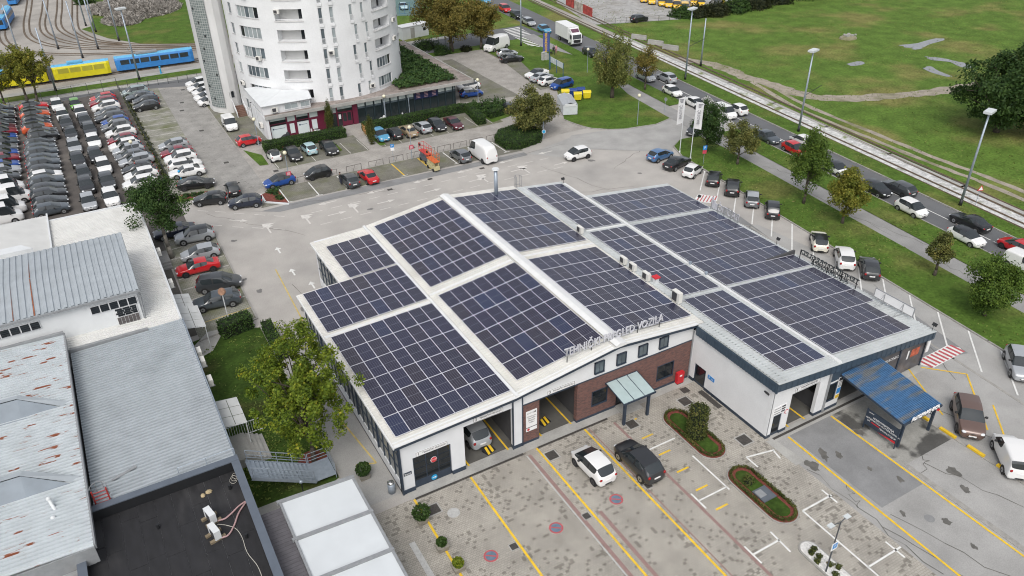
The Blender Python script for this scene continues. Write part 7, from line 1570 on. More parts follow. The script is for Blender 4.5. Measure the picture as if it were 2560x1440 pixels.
# the big tree in front of the glazed wall
tree(-4.6, 6.2, 11.2, 2.0, 3.3, 24000, 0.150, 'lime', 'tall lime-green tree in front of the glazed wall, above the steel stair', None, 'spread', .17, BARK, clumps=190, spread=.145, lean=(.5, 2.6), nl=40, ry=4.1, hollow=2.0)
tree(-8.4, 45.6, 9.3, 3.7, 2.85, 16150, 0.152, 'dark', 'dark evergreen tree with bare lower limbs beside the cream roof', None, 'round', .24, BARKP, clumps=80, spread=.30, nl=34, lean=(-.2, .6))
GT = 'street trees on the lawn'
tree(62.62, 38.04, 7.6, 1.2, 2.25, 11050, 0.160, 'dark', 'dark round street tree standing behind the white flags', GT, 'round', clumps=70, spread=.32)
tree(63.11, 32.33, 6.2, 1.4, 2.3, 10200, 0.160, 'olive', 'olive street tree with a leafy top tuft, right of the parking sign', GT, 'round', clumps=60, spread=.32)
tree(61.35, 19.03, 9.8, 1.7, 2.4, 14450, 0.152, 'green', 'tall oval dark green street tree, the tallest on the lawn', GT, 'oval', clumps=110, spread=.27)
tree(61.09, 12.90, 7.0, 1.4, 2.25, 11900, 0.160, 'yellow', 'yellowing street tree right of the tall oval one', GT, 'oval', clumps=75, spread=.30)
tree(59.72, -0.10, 5.0, 1.5, 1.15, 6120, 0.137, 'olive', 'smallest slender street tree on the lawn', GT, 'oval', clumps=40, spread=.34)
tree(57.18, -7.27, 6.4, .9, 2.45, 14450, 0.160, 'green', 'broad round street tree nearest the right picture edge', GT, 'round', clumps=85, spread=.32)
tree(65.42, 64.43, 12.0, 2.2, 3.5, 18700, 0.182, 'willow', 'weeping willow with hanging branches on the lawn corner', None, 'willow', .3, BARK, clumps=110, spread=.36, nl=16)
tree(72.72, 64.91, 7.4, 2.6, 2.1, 7140, 0.152, 'brown', 'small dark brownish tree between willow and street', None, 'round', .16, clumps=55, spread=.3, nl=14)
tree(45.30, 56.56, 7.2, 1.0, 3.3, 17850, 0.182, 'olive', 'bushy round tree growing out of a clipped hedge island', None, 'round', .2, clumps=95, spread=.3)
tree(55.49, 105.40, 13.2, 2.6, 5.6, 27200, 0.243, 'brown', 'largest autumn-brown tree beside the side street', None, 'spread', .4, clumps=130, spread=.27, nl=18, lean=(-1.0, 0))
tree(61.32, 103.80, 10.2, 2.4, 3.4, 14450, 0.213, 'brown', 'smaller autumn-brown tree right of the largest one', None, 'round', .28, clumps=80, spread=.3, lean=(.6, 0))
tree(-20.19, 115.06, 10.6, 3.0, 3.0, 7140, 0.198, 'yellow', 'thin yellowing roadside tree at the lot fence, left of a pair', 'roadside trees by the lot', 'spread', .2, clumps=80, spread=.2, nl=24, lean=(-.4, 0))
tree(-18.82, 114.20, 10.2, 3.0, 2.9, 7140, 0.198, 'yellow', 'thin yellowing roadside tree at the lot fence, right of a pair', 'roadside trees by the lot', 'spread', .2, clumps=80, spread=.2, nl=24, lean=(1.2, 0))
tree(-23.62, 114.31, 8.5, 2.6, 2.6, 5100, 0.198, 'yellow', 'thin yellowing roadside tree at the left picture edge', 'roadside trees by the lot', 'spread', .18, clumps=60, spread=.22, nl=18)
tree(104.19, 21.49, 12.0, 1.2, 6.0, 25500, 0.274, 'dark', 'big dark tree in the meadow, left of a merged pair', 'trees in the meadow', 'spread', .4, clumps=120, spread=.26, nl=16)
tree(107.57, 18.42, 15.0, 1.0, 6.0, 25500, 0.274, 'dark', 'big dark tree in the meadow at the right picture edge', 'trees in the meadow', 'spread', .4, clumps=120, spread=.26, nl=16)
for k, (x, y, z, rr, hh, lb) in enumerate(((19.6, 74.1, 0, .62, 5.0, 'taller columnar cypress in front of the maroon shops'), (23.04, 66.00, 0, .75, 4.3, 'columnar cypress beside the light blue hatchback'))):
    tree(x, y, hh, .1, rr, 6120, 0.099, 'topi', lb, 'columnar cypresses by the shops', 'column', .08, clumps=90, spread=.42, nl=2)
hedge([(22.2 + .72 * math.cos(a), -6.1 + .72 * math.sin(a)) for a in [math.pi * k / 7 for k in range(14)]], 3.0, 'clipped cypress column on the planted island before the brick wall', 'topi', 170, .11, 'clipped_cypress', bulge=.16, z0=.15, cat='shrub')
# hedges and shrubs
hedge([(-6.9, 26.3), (-3.9, 26.9), (-4.1, 28.4), (-7.1, 27.8)], 1.5, 'tall clipped block hedge below the mirror pole'); hedge([(-3.4, 20.5), (-2.5, 20.5), (-2.5, 26.0), (-3.4, 26.0)], 1.25, 'low clipped hedge strip at the edge of the garden lawn')
hedge([(8.7, 70.6), (20.9, 70.6), (20.9, 72.4), (8.7, 72.4)], 1.35, 'clipped hedge below the maroon shops, behind the microcar'); hedge([(23.9, 70.9), (41.0, 70.9), (41.0, 72.3), (23.9, 72.3)], 1.35, 'long clipped hedge below the dark glazed shops')
hedge([(40.0, 64.6), (41.5, 64.6), (42.6, 71.8), (41.1, 71.8)], 1.3, 'clipped hedge arm running forward beside the maroon saloon'); hedge([(43.0, 66.0), (45.8, 66.6), (45.6, 67.9), (43.0, 67.4)], 1.2, 'short clipped hedge in front of the big shrub')
hedge([(38.8, 53.6), (40.6, 52.6), (44.6, 53.4), (46.2, 55.6), (45.8, 58.6), (43.6, 59.6), (40.6, 59.0), (38.8, 57.0)], 1.15, 'clipped hedge island around the bushy tree')
for x, y, r_, h_, lb in ((44.2, 69.6, 1.9, 1.9, 'big spreading juniper left of the black hatchback'), (46.2, 68.9, 1.7, 2.0, 'big spreading juniper next to the black hatchback'), (42.5, 70.6, 1.4, 1.6, 'spreading juniper behind the hedge corner')): shrub(x, y, r_, h_, 3000, lb, group='junipers in the court')
shrub(52.89, 104.62, 1.7, 1.9, 2200, 'round clipped dark shrub below the brown trees', 'hedge'); shrub(58.02, 104.13, 1.2, 1.0, 1200, 'low dark shrub under the brown trees', 'dark_scrub'); shrub(52.05, 110.49, 2.6, 1.8, 2600, 'loose green shrub behind the podium roof corner', 'hedge')
ground('flower_bed', [(6.17, 73.70), (6.78, 66.58), (7.94, 66.35), (8.05, 70.40)], .05, LAWN); ground('flower_bed', [(23.9, 64.8), (24.9, 64.8), (24.6, 70.9), (23.9, 70.9)], .05, LAWN); ground('flower_bed', [(18.51, 70.51), (18.61, 66.00), (18.11, 65.77), (17.89, 69.38)], .05, LAWN); ground('flower_bed', [(42.6, 64.6), (47.5, 66.0), (46.5, 70), (42.6, 71)], .05, LAWN)
# juniper carpet on the podium roof
ROOFG = MB(); 
gp = [(32.6, 76.4), (42.6, 76.4), (42.6, 100), (38.0, 98.5)]
t = thing('roof_garden', 'green juniper carpet on the podium roof right of the tower', 'roof garden', (39, 82, 3.76))
MB().prism([(36.9, 77.0), (42.4, 77.0), (42.4, 100), (33.6, 103), (36.6, 96.5), (37.6, 90), (36.6, 83)], 3.76, 4.0).build('soil', mat('roof_soil', (.05, .045, .025), .95, .3, 1), t)
q = []
while len(q) < 9000:
    x, y = random.uniform(32.2, 42.5), random.uniform(76.5, 101)
    if math.hypot(x - TC[0], y - TC[1]) > 13.6: q.append((x, y, 4.0 + .55 * abs(math.sin(x * 1.3) * math.sin(y * .9 + x)) * random.random() + .12 * random.random()))
leaves('foliage', np.array(q), .30, LM['bush'], t, np.array([(0, 0, 1.0)] * len(q)), 1.3)
MB().prism([(32.2, 76.6), (36.9, 76.6), (36.6, 82), (34.5, 79.2)], 3.76, 3.95).build('soil', MATS['roof_soil'], t)
# planted islands on the forecourt: kerb, mulch, box hedge ring, lawn
def island(cx, cy, hl, r, label, top='lawn'):
    t = thing('planted_island', label, 'planted island', (cx, cy, 0), 0, 'planted islands on the forecourt')
    def cap(rr, hl_=hl, n=10): return [(cx + rr * math.cos(a), cy + hl_ + rr * math.sin(a)) for a in [math.pi * i / n for i in range(n + 1)]] + [(cx + rr * math.cos(a), cy - hl_ + rr * math.sin(a)) for a in [math.pi + math.pi * i / n for i in range(n + 1)]]
    MB().prism(cap(r), 0.0, .12).build('kerb', KERB, t)
    if top == 'lawn':
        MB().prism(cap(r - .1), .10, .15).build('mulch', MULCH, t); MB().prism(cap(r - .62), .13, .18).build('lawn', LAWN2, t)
        pts, nr = [], []
        for _ in range(2600):
            rr = r - .27 + random.uniform(-.11, .11); c_ = cap(rr, n=16); i = random.randrange(len(c_)); a, b = c_[i], c_[(i + 1) % len(c_)]
            per = math.hypot(a[0] - b[0], a[1] - b[1])
            if random.random() > per / (2 * hl) and per < hl: 
                if random.random() > .30: continue
            f = random.random(); pts.append((a[0] + (b[0] - a[0]) * f, a[1] + (b[1] - a[1]) * f, .15 + random.random() * .26)); nr.append((0, 0, .6))
        L_ = 2 * hl
        for _ in range(1500):
            s_ = random.choice((-1, 1)); pts.append((cx + s_ * (r - .27 + random.uniform(-.11, .11)), cy + random.uniform(-hl, hl), .15 + random.random() * .26)); nr.append((s_ * .3, 0, .6))
        leaves('box_edging', np.array(pts), .09, LM['topi'], t, np.array(nr))
    else:
        MB().prism(cap(r - .12), .10, .15).build('white_pebbles', mat('white_pebbles', (.62, .61, .59), .9, .25, 9, bump=.6, fine=(25, .25)), t)
    return t
island(22.3, -5.75, 1.95, 1.22, 'oval planted island holding the clipped cypress column'); island(22.3, -13.1, 1.85, 1.22, 'oval planted island with a square hatch cover in its lawn'); island(21.4, -20.9, 2.6, .72, 'narrow island of white pebbles around the foreground lamp post', 'peb')
t = tag(MB().box(21.7, -13.9, .18, 22.9, -12.7, .26).build('hatch_cover', mat('slate_hatch', (.10, .115, .135), .6, .1, 3), None), 'square grey hatch cover in the lawn of the second island', 'hatch'); MB().box(21.75, -13.5, .262, 22.35, -12.85, .30).build('hatch_lid', GREYM, t)
for k, (x, y) in enumerate(((21.2, -18.6), (21.6, -18.5), (21.4, -19.1), (21.0, -19.3), (21.5, -19.9), (21.2, -20.6), (21.8, -20.3))): shrub(x, y, .22, .3, 110, 'small heather clump in the white pebble island, %s from the back' % ORD[k], 'topi', .09, 'heather_clump', 'heather clumps in the pebbles', .15, cat='plant')
shrub(22.1, -11.9, .42, .75, 300, 'rose bush with pale flowers on the second island', 'topi', .10, 'rose_bush', None, .18)
PLANTER = mat('concrete_planter', (.27, .25, .21), .9, .15, 3)
for k, (x, y, lb, m_) in enumerate(((-1.85, 3.0, 'on the side path by the glazed wall', 'dark'), (.15, -3.0, 'with the largest dark bush on the forecourt', 'dark'), (.35, -5.85, 'square and half bare, second on the forecourt', 'hedge'), (.55, -7.9, 'with red blossoms at the bottom of the forecourt', 'lime'))):
    t = thing('planter', 'concrete planter ' + lb, 'planter', (x, y, 0), R(12), 'planters in front of the hall')
    b = MB(); b.v += [(-.32, -.28, .03), (.32, -.28, .03), (.32, .28, .03), (-.32, .28, .03), (-.42, -.38, .5), (.42, -.38, .5), (.42, .38, .5), (-.42, .38, .5)]; b.f += [(3, 2, 1, 0), (4, 5, 6, 7), (0, 1, 5, 4), (1, 2, 6, 5), (2, 3, 7, 6), (3, 0, 4, 7)]; b.m += [0] * 6
    inst('pot', b.mesh('pot', PLANTER), t)
    u = RNG.normal(size=(900, 3)); u /= np.linalg.norm(u, axis=1)[:, None]; hh = (.62, .7, .38, .4)[k]
    C_ = np.array([x, y, .5 + hh * .7]) + u * (RNG.uniform(.35, 1, 900) ** .5)[:, None] * np.array([hh * .95, hh * .95, hh * .85]); C_ = C_[C_[:, 2] > .48]
    t.rotation_euler = (0, 0, 0); leaves('foliage', C_, .12, LM[m_], t, None, 1.3)
# scrub along the gravel yard, heap of cut brushwood, low beds
for k, (px, r_, h_) in enumerate((((113.30, 103.04), 2.6, 2.2), ((116.88, 101.64), 3.0, 2.6), ((121.40, 100.58), 3.2, 2.8), ((127.51, 100.47), 3.4, 3.2), ((134.41, 100.98), 3.8, 3.6), ((142.20, 102.15), 4.2, 4.2), ((151.88, 103.48), 5.0, 4.8), ((162.08, 104.89), 5.0, 5.0))):
    shrub(px[0], px[1], r_, h_, 2600, 'dark scrub bush along the gravel yard, %s from the left' % ORD[k], 'dark_scrub' if k % 3 else 'hedge', .30, 'scrub_bush', 'scrub bushes along the gravel yard')
for k, (px, r_, h_) in enumerate((((-4.48, 198.35), 2.6, 3.0), ((-2.51, 210.09), 3.4, 4.0))): shrub(px[0], px[1], r_, h_, 2000, 'dark bush on the tram yard lawn edge, the %s one' % ('nearer', 'farther')[k], 'hedge', .3, 'bush', 'bushes at the tram yard')
t = thing('brushwood_heap', 'wide heap of pale cut brushwood on the tram yard lawn', 'brush heap', (3.91, 178.35, 0))
pts = []
for (cx, cy, rx, ry, hh, n_) in ((*(2.53, 186.01), 7, 9, 1.9, 3400), (*(6.63, 180.15), 8, 9, 2.2, 3800), (*(1.56, 171.56), 4.5, 6, 1.5, 1600), (*(10.58, 182.84), 6, 9, 1.6, 2200)):
    u = RNG.uniform(0, 1, n_) ** .5; a = RNG.uniform(0, 2 * np.pi, n_); pts.append(np.stack([cx + rx * u * np.cos(a), cy + ry * u * np.sin(a), .1 + hh * np.clip(1 - u ** 1.6, 0, 1) * RNG.uniform(.6, 1, n_)], 1))
leaves('twigs', np.concatenate(pts), .55, LM['twig'], t, None, 3.0)['kind'] = 'stuff'
t = thing('rubble_heap', 'small heap of pale rubble in the meadow', 'rubble', (129.55, 69.82, 0)); MB().ell((129.29, 69.61, 0), (2.0, 1.6, .7), 12, 4, z0=0.0).build('mound', DIRT, t)
for k in range(14): a = random.random() * 6.28; MB().obox((t.location.x + random.uniform(-1.2, 1.2), t.location.y + random.uniform(-1, 1), .55 + random.random() * .2), (.5, .35, .2), a).build('rubble_piece', CONC2, t)
ground('flower_bed', [(4.55, 56.93), (6.68, 58.07), (6.81, 52.64), (4.42, 54.50)], .06, MULCH)
kerb([(4.38, 56.89), (4.32, 54.29), (6.71, 52.29)], wd=.25, h=.16, m=WHITEP)
for k, (x, y) in enumerate(((5.60, 56.99), (6.08, 56.27), (6.15, 54.83), (6.27, 54.34), (6.47, 57.32))): shrub(x, y, .5, .45, 160, 'small shrub in the triangular red bed, %s from the left' % ORD[k], 'bush', .14, 'bed_shrub', 'shrubs in the red bed')
ground('flower_bed', [(-4.4, 60.8), (-1.0, 60.0), (-.8, 61.6), (-4.6, 62.4)], .06, MULCH)
for k, (x, y) in enumerate(((-4.0, 61.4), (-3.1, 61.2), (-2.2, 61.0))): shrub(x, y, .55, .5, 200, 'low shrub in the bed below the black saloon, %s from the left' % ORD[k], 'bush', .14, 'bed_shrub', 'shrubs in the lower bed')

# rough grass standing on the meadow and the lawns: too fine to count
LM['blade'] = leaf_mat('grass_blades', (.105, .160, .030), (.190, .230, .055), (.25, .23, .09))
def tufts(n, test, box, size, z, name, label):
    P_ = np.stack([RNG.uniform(box[0], box[1], n), RNG.uniform(box[2], box[3], n), np.full(n, z)], 1); P_ = P_[test(P_[:, 0], P_[:, 1])]; P_[:, 2] += RNG.uniform(0, size * .4, len(P_))
    k = np.sin(P_[:, 0] * .21 + np.sin(P_[:, 1] * .13)) + np.sin(P_[:, 1] * .27 + P_[:, 0] * .09); P_ = P_[k > RNG.normal(-.2, .9, len(P_))]
    o = leaves(name, P_, size, LM['blade'], None, np.array([[0, 0, .8]] * len(P_)), 1.8); o['kind'] = 'stuff'; o['label'] = label
tufts(60000, lambda x, y: (x > TF(y) + 1.2) & (x + y < 330), (78, 230, -30, 175), .16, .01, 'meadow_grass', 'rough tufted grass of the meadow beyond the tram track')
tufts(26000, lambda x, y: ((x > KL(y) + .2) & (x < SN(y) - .1) & (y < 38)) | ((x > SF(y) + .1) & (x < RN(y) - .2) & (y < 41)) | ((x > RFAR(y) + .2) & (x < TN(y) - .1)), (50, 90, -30, 92), .15, .115, 'lawn_grass', 'short grass of the lawn and verges along the street')
tufts(5000, lambda x, y: y > 3, (-9.7, -3.6, 4.5, 26), .13, .04, 'garden_grass', 'short grass of the garden below the tall tree')

# ================================================================== poles, signs, fences, small things, people
GLOBE = mat('opal_lamp_globe', (.72, .68, .50), .35, .03, 3)
def globe_lamp(x, y, h, label, sign=None):
    t = thing('globe_lamp', label, 'street lamp', (x, y, 0), 0, 'globe lamps of the car park')
    MB().tube((x, y, 0), (x, y, h - .25), .06, .04, 8).build('post', GALV, t); MB().tube((x, y, h - .3), (x, y, h - .2), .12, .12, 8).build('collar', GREYM, t); MB().ell((x, y, h), (.26, .26, .26), 14, 10).build('globe', GLOBE, t, True)
    if sign: s = MB().box(x - .33, y - .09, h - 3.2, x + .33, y - .06, h - 2.6).build('sign_board', mat('red_notice', (.50, .06, .10), .5, .1, 3), t); MB().box(x - .2, y - .1, h - 3.1, x + .2, y - .091, h - 2.7).build('sign_print', mat('pink_notice', (.62, .35, .38), .5, .1, 3), s)
for x, y, h, lb, sg in ((61.0, 51.8, 4.7, 'globe lamp on the lawn corner left of the flags', 0), (45.6, 54.4, 4.1, 'globe lamp with blue round sign at the hedge island', 0), (8.6, 74.2, 4.1, 'globe lamp by the red small hatchback', 0), (8.6, 58.1, 4.5, 'globe lamp with red notice beside the blue hatchback', 1), (25.9, 57.7, 4.7, 'globe lamp with red notice left of the scissor lifts', 1), (-8.0, 76.2, 3.4, 'globe lamp standing among the packed cars of the lot', 0), (28.8, 74.5, 3.9, 'globe lamp in front of the dark glazed shops', 0), (44.68, 73.34, 4.2, 'globe lamp behind the big junipers', 0), (70.07, 78.56, 4.3, 'globe lamp left of the willow', 0)): globe_lamp(x, y, h, lb, sg)
def round_sign(x, y, z, r, m, face, label, pole=True, dirv=(-.35, -.94), name='road_sign', txt=None, back=False):
    t = thing(name, label, 'sign', (x, y, 0)); d = Vector((dirv[0], dirv[1], 0)).normalized()
    if pole: MB().tube((x, y, 0), (x, y, z + r), .03).build('post', GALV, t)
    p = Vector((x, y, z)) + d * .05; q = p + d * .02; s = MB().tube(p, q, r, r, 18).build('sign_plate', m, t); MB().tube(q, q + d * .004, r * .8, r * .8, 18).build('sign_face', face, s); return t
round_sign(45.62, 54.3, 1.25, .3, SIGNW, CYAN, 'blue round direction sign on the hedge-island lamp', False)
def board_sign(x, y, z, w_, h_, m, label, txt=None, tm=None, dirv=(-.35, -.94), lower=None, name='parking_sign'):
    t = thing(name, label, 'sign', (x, y, 0)); d = Vector((dirv[0], dirv[1], 0)).normalized(); u = Vector((-d.y, d.x, 0))
    MB().tube((x, y, 0), (x, y, z + h_ / 2), .03).build('post', GALV, t); ang = math.atan2(u.y, u.x); c_ = Vector((x, y, z)) + d * .05
    s = MB().obox(c_, (w_, .03, h_), ang).build('sign_plate', m, t)
    if txt: lettering(txt, h_ * .8, tm or INKW, s, c_ + d * .02, u, (0, 0, 1), .003)
    if lower: MB().obox(c_ - Vector((0, 0, h_ * .98)), (w_, .03, h_ * .85), ang).build('lower_plate', lower, t)
board_sign(23.37, 58.35, 2.3, .5, .5, SIGNB, 'blue and white parking sign above the yellow-lined bays', 'P', lower=SIGNW); board_sign(59.05, 34.67, 2.55, .55, .6, SIGNB, 'blue parking sign with red plate on the lawn', 'P', lower=mat('red_notice', (.50, .06, .10), .5, .1, 3))
round_sign(68.14, 54.02, 2.2, .3, GREYM, GALV, 'round sign seen from behind beside the footway', True, (.9, .3))
t = thing('warning_sign', 'red and white triangular warning sign by the tram track', 'sign', (78.81, 7.97, 0)); x, y = t.location.x, t.location.y
MB().tube((x, y, 0), (x, y, 2.3), .03).build('post', GALV, t); d = Vector((-.35, -.94, 0)); u = Vector((.94, -.35, 0))
for sc_, m, off, nm in ((.5, RED, .05, 'sign_plate'), (.34, SIGNW, .06, 'sign_face')):
    c_ = Vector((x, y, 2.2)) + d * off; tri = [c_ + u * sc_ * math.cos(a) + Vector((0, 0, sc_ * math.sin(a))) for a in (R(90), R(210), R(330))]; MB().poly(tri).poly([q + Vector((0, .012, 0)) for q in reversed(tri)]).build(nm, m, t)
def mast_lamp(x, y, h, label, head=True, arm=None, r=.16, group='steel masts along the street'):
    t = thing('street_mast', label, 'street lamp' if head else 'mast', (x, y, 0), 0, group)
    MB().tube((x, y, .9), (x, y, h), r, r * .62, 10).build('mast', GALV, t, True); MB().tube((x, y, 0), (x, y, .9), r * 1.35, r * 1.1, 10).build('base_sleeve', BLACKM, t, True)
    if head: MB().obox((x, y, h + .1), (1.7, .9, .26), R(15)).obox((x, y, h - .1), (1.1, .5, .16), R(15)).build('lamp_head', mat('lamp_head_grey', (.55, .58, .59), .5, .05, 3), t)
    if arm: MB().tube((x, y, arm), (x + 4.4, y + 1.0, arm + .5), .04).tube((x, y, arm + 1.2), (x + 2.2, y + .5, arm + .25), .025).build('bracket_arm', BLACKM, t)
    return t
mast_lamp(77.05, 8.8, 11.8, 'tall steel lamp mast by the triangular sign on the right'); mast_lamp(79.6, 36.8, 12.0, 'tall steel lamp mast in the middle of the far verge', True, 5.6); mast_lamp(82.3, 65.6, 12.2, 'tall steel lamp mast beside a shorter bare mast', True, 5.9); mast_lamp(90.4, 70.7, 8.7, 'shorter bare steel mast at the meadow edge', False)
mast_lamp(69.2, 101.2, 12.0, 'tall steel mast by the zebra crossing'); 
for k, (x, y, h, lb) in enumerate(((-1.9, 119, 12.6, 'steel lamp mast in front of the blue tram'), (-6.2, 146.9, 12.0, 'steel mast in the tram yard nearest the lawn'), (-9.6, 141.2, 11.0, 'steel mast in the tram yard behind the yellow tram'), (-13.4, 151.5, 11.5, 'steel mast among the curved yard tracks'), (-1.6, 151.9, 11.5, 'steel mast on the yard lawn'), (-5.1, 163.3, 11, 'steel mast at the yard lawn edge'), (-6.5, 170.8, 11, 'farthest steel mast at the yard bushes'), (-15.7, 120, 11.0, 'steel mast behind the roadside trees'), (-20.5, 148, 10.5, 'steel mast at the left of the tram yard'), (-26.0, 146, 10.5, 'steel mast in front of the waiting blue trams'))):
    mast_lamp(x, y, h, lb, k == 0, None, .17, 'steel masts of the tram yard')
t = thing('forecourt_lamp', 'slim dark double-headed lamp with parking plate in the foreground', 'street lamp', (20.9, -20.1, 0)); x, y = 20.9, -20.1
MB().tube((x, y, .1), (x, y, 4.75), .055, .04, 8).build('post', mat('slate_post', (.06, .065, .075), .5, .05, 3), t)
for s_, hd in ((1, .0), (-1, .0)): MB().tube((x, y, 4.7), (x + s_ * .55, y + .1, 4.72), .03).build('arm', MATS['slate_post'], t); MB().obox((x + s_ * .72, y + .12, 4.72), (.42, .3, .08), 0).build('lamp_head', mat('lamp_head_grey', (.55, .58, .59), .5, .05, 3), t)
s = MB().box(x - .28, y - .09, 2.3, x + .28, y - .06, 2.95).build('parking_plate', SIGNW, t); MB().box(x - .2, y - .1, 2.45, x + .2, y - .091, 2.9).build('sign_face', SIGNB, s); lettering('P', .34, INKW, s, (x, y - .104, 2.68), (1, 0, 0), (0, 0, 1), .002)
for k, (x, y) in enumerate(((59.2, 39.7), (59.1, 37.3))):
    t = thing('flag_pole', 'white flag pole with long vertical BAOTIĆ banner, the %s of two' % ('farther', 'nearer')[k], 'flag pole', (x, y, 0), 0, 'flag poles at the entrance')
    MB().tube((x, y, .1), (x, y, 8.2), .06, .045, 8).build('pole', WHITEP, t); MB().tube((x, y, 0), (x, y, .35), .13, .09, 8).build('foot', WHITEP, t)
    d = Vector((.82, -.57, 0)) if k else Vector((-.85, .3, 0)); fl = MB(); nz = 6; P0 = Vector((x, y, 8.15))
    f = [[P0 + d * (1.0 * i / 3) + Vector((.05 * math.sin(i * 1.7 + j * .8), .05 * math.cos(j + i), -j * .62 - .06 * i)) for i in range(4)] for j in range(nz + 1)]
    for j in range(nz):
        for i in range(3): fl.poly([f[j][i], f[j + 1][i], f[j + 1][i + 1], f[j][i + 1]])
    fo = fl.build('flag', mat('white_flag_cloth', (.62, .62, .63), .8, .04, 2), t, True); nn = d.cross(Vector((0, 0, 1))); nn = nn if nn.y < 0 else -nn
    c_ = P0 + d * .5 + Vector((0, 0, -2.1)) + nn * .09
    xd = Vector((0, 0, 1)); up = nn.cross(xd); lettering('BAOTIĆ', .55, mat('grey_lettering', (.25, .25, .27), .6, 0), fo, c_, xd, up if True else up, .004, bold=.004)
    for q in range(3): MB().obox(P0 + d * .5 + nn * .09 + Vector((0, 0, -.72 + .2 * q)) + d * (.05 * q), (.34 + .14 * q, .012, .12), math.atan2(d.y, d.x)).build('logo_bar', MATS['grey_lettering'], fo)
t = thing('banner_pole', 'tall purple-blue banner with yellow vertical lettering near the zebra crossing', 'banner', (65.11, 83.82, 0)); x, y = t.location.x, t.location.y
MB().tube((x, y, 0), (x, y, 7.0), .06).build('pole', mat('blue_post', (.03, .09, .2), .5, .1, 3), t); d = Vector((-.9, .44, 0)); nn = Vector((-.44, -.9, 0))
MB().obox(Vector((x, y, 5.1)) + d * .62, (1.15, .03, 3.3), math.atan2(d.y, d.x)).build('banner_cloth', mat('purple_banner', (.055, .075, .24), .7, .06, 2), t); lettering('NOBEMAVIK', .62, mat('yellow_print', (.70, .42, .04), .6, 0), t, Vector((x, y, 5.1)) + d * .62 + nn * .04, (0, 0, 1), nn.cross(Vector((0, 0, 1))), .004, bold=.01)
t = thing('notice_board', 'long blank light board on three blue posts on the lawn', 'notice board', (65.62, 81.99, 0)); a, b = Vector((65.30, 83.70, 0)), Vector((64.87, 78.65, 0))
for k in range(4): p, q = a.lerp(b, k / 4 + .01), a.lerp(b, (k + 1) / 4 - .01); MB().obox(((p.x + q.x) / 2, (p.y + q.y) / 2, 2.0), ((q - p).length, .05, 1.0), math.atan2((b - a).y, (b - a).x)).build('board_panel', mat('pale_board', (.55, .60, .62), .5, .05, 2), t)
for k in (0, .5, 1): p = a.lerp(b, k); MB().tube((p.x, p.y + .08, 0), (p.x, p.y + .08, 2.5), .06).build('post', MATS['blue_post'], t)
for k, (px, h, w_) in enumerate((((67.80, 90.00), 1.5, 1.1), ((68.26, 89.71), 1.1, .6))): tag(MB().obox((px[0], px[1], h / 2), (w_, .5, h), R(20)).obox((px[0], px[1], h + .03), (w_ + .08, .58, .06), R(20)).build('utility_cabinet', mat('cabinet_grey', (.42, .42, .40), .6, .06, 3), None), 'grey utility cabinet by the footway, the %s of two' % ('larger', 'smaller')[k], 'cabinet', 'utility cabinets')
# bins and skip
def bin4(x, y, col, label):
    t = thing('waste_container', label, 'bin', (x, y, .08), R(-28), 'wheeled waste containers on the lawn'); q = lambda nm, mb, m: inst(nm, mb.mesh(nm, m, smooth=False), t)
    b = MB(); b.v += [(-.55, -.4, .18), (.55, -.4, .18), (.55, .4, .18), (-.55, .4, .18), (-.65, -.5, 1.15), (.65, -.5, 1.15), (.65, .5, 1.15), (-.65, .5, 1.15)]; b.f += [(3, 2, 1, 0), (4, 5, 6, 7), (0, 1, 5, 4), (1, 2, 6, 5), (2, 3, 7, 6), (3, 0, 4, 7)]; b.m += [0] * 6
    m = mat('bin_' + col, {'yellow': (.68, .55, .02), 'blue': (.015, .05, .22)}[col], .5, .06, 3); q('body', b, m)
    l = MB(); 
    for i in range(6): a0, a1 = math.pi * i / 6, math.pi * (i + 1) / 6; l.poly([(-.68, -.54 * math.cos(a0), 1.16 + .28 * math.sin(a0)), (.68, -.54 * math.cos(a0), 1.16 + .28 * math.sin(a0)), (.68, -.54 * math.cos(a1), 1.16 + .28 * math.sin(a1)), (-.68, -.54 * math.cos(a1), 1.16 + .28 * math.sin(a1))])
    for s_ in (-1, 1): l.poly([(s_ * .68, -.54 * math.cos(math.pi * i / 6), 1.16 + .28 * math.sin(math.pi * i / 6)) for i in range(7)])
    q('lid', l, m)
    for a in (-.45, .45):
        for c_ in (-.3, .3): q('wheel', MB().tube((a - .04, c_, .1), (a + .04, c_, .1), .1, .1, 8), TYRE)
for px, c_, lb in (((58.78, 68.68), 'yellow', 'yellow waste container left of the blue ones'), ((60.10, 68.36), 'blue', 'blue waste container next to a yellow one on its left'), ((61.60, 68.17), 'blue', 'blue waste container on the right of the other blue one'), ((59.72, 66.35), 'yellow', 'yellow waste container in the front row, left'), ((61.49, 66.23), 'yellow', 'yellow waste container in the front row, right')): bin4(px[0], px[1], c_, lb)
t = thing('skip_container', 'pale grey roll-off container with sloped lid behind the bushy tree', 'container', (55.65, 63.31, 0), R(68)); b = MB(); b.box(-2.6, -1.15, .15, 2.6, 1.15, 1.7); inst('body', b.mesh('body', mat('pale_container', (.55, .58, .60), .5, .06, 2)), t)
inst('lid', MB().poly([(-2.6, -1.2, 1.72), (2.6, -1.2, 1.72), (2.6, 0, 2.1), (-2.6, 0, 2.1)]).poly([(-2.6, 0, 2.1), (2.6, 0, 2.1), (2.6, 1.2, 1.72), (-2.6, 1.2, 1.72)]).mesh('lid', mat('container_lid', (.36, .38, .40), .5, .06, 2)), t)
for s_ in (-1, 1): inst('hinge', MB().box(s_ * 2.6 - .08, -.9, 1.5, s_ * 2.6 + .08, .9, 1.9).mesh('hinge', WHITEP), t)
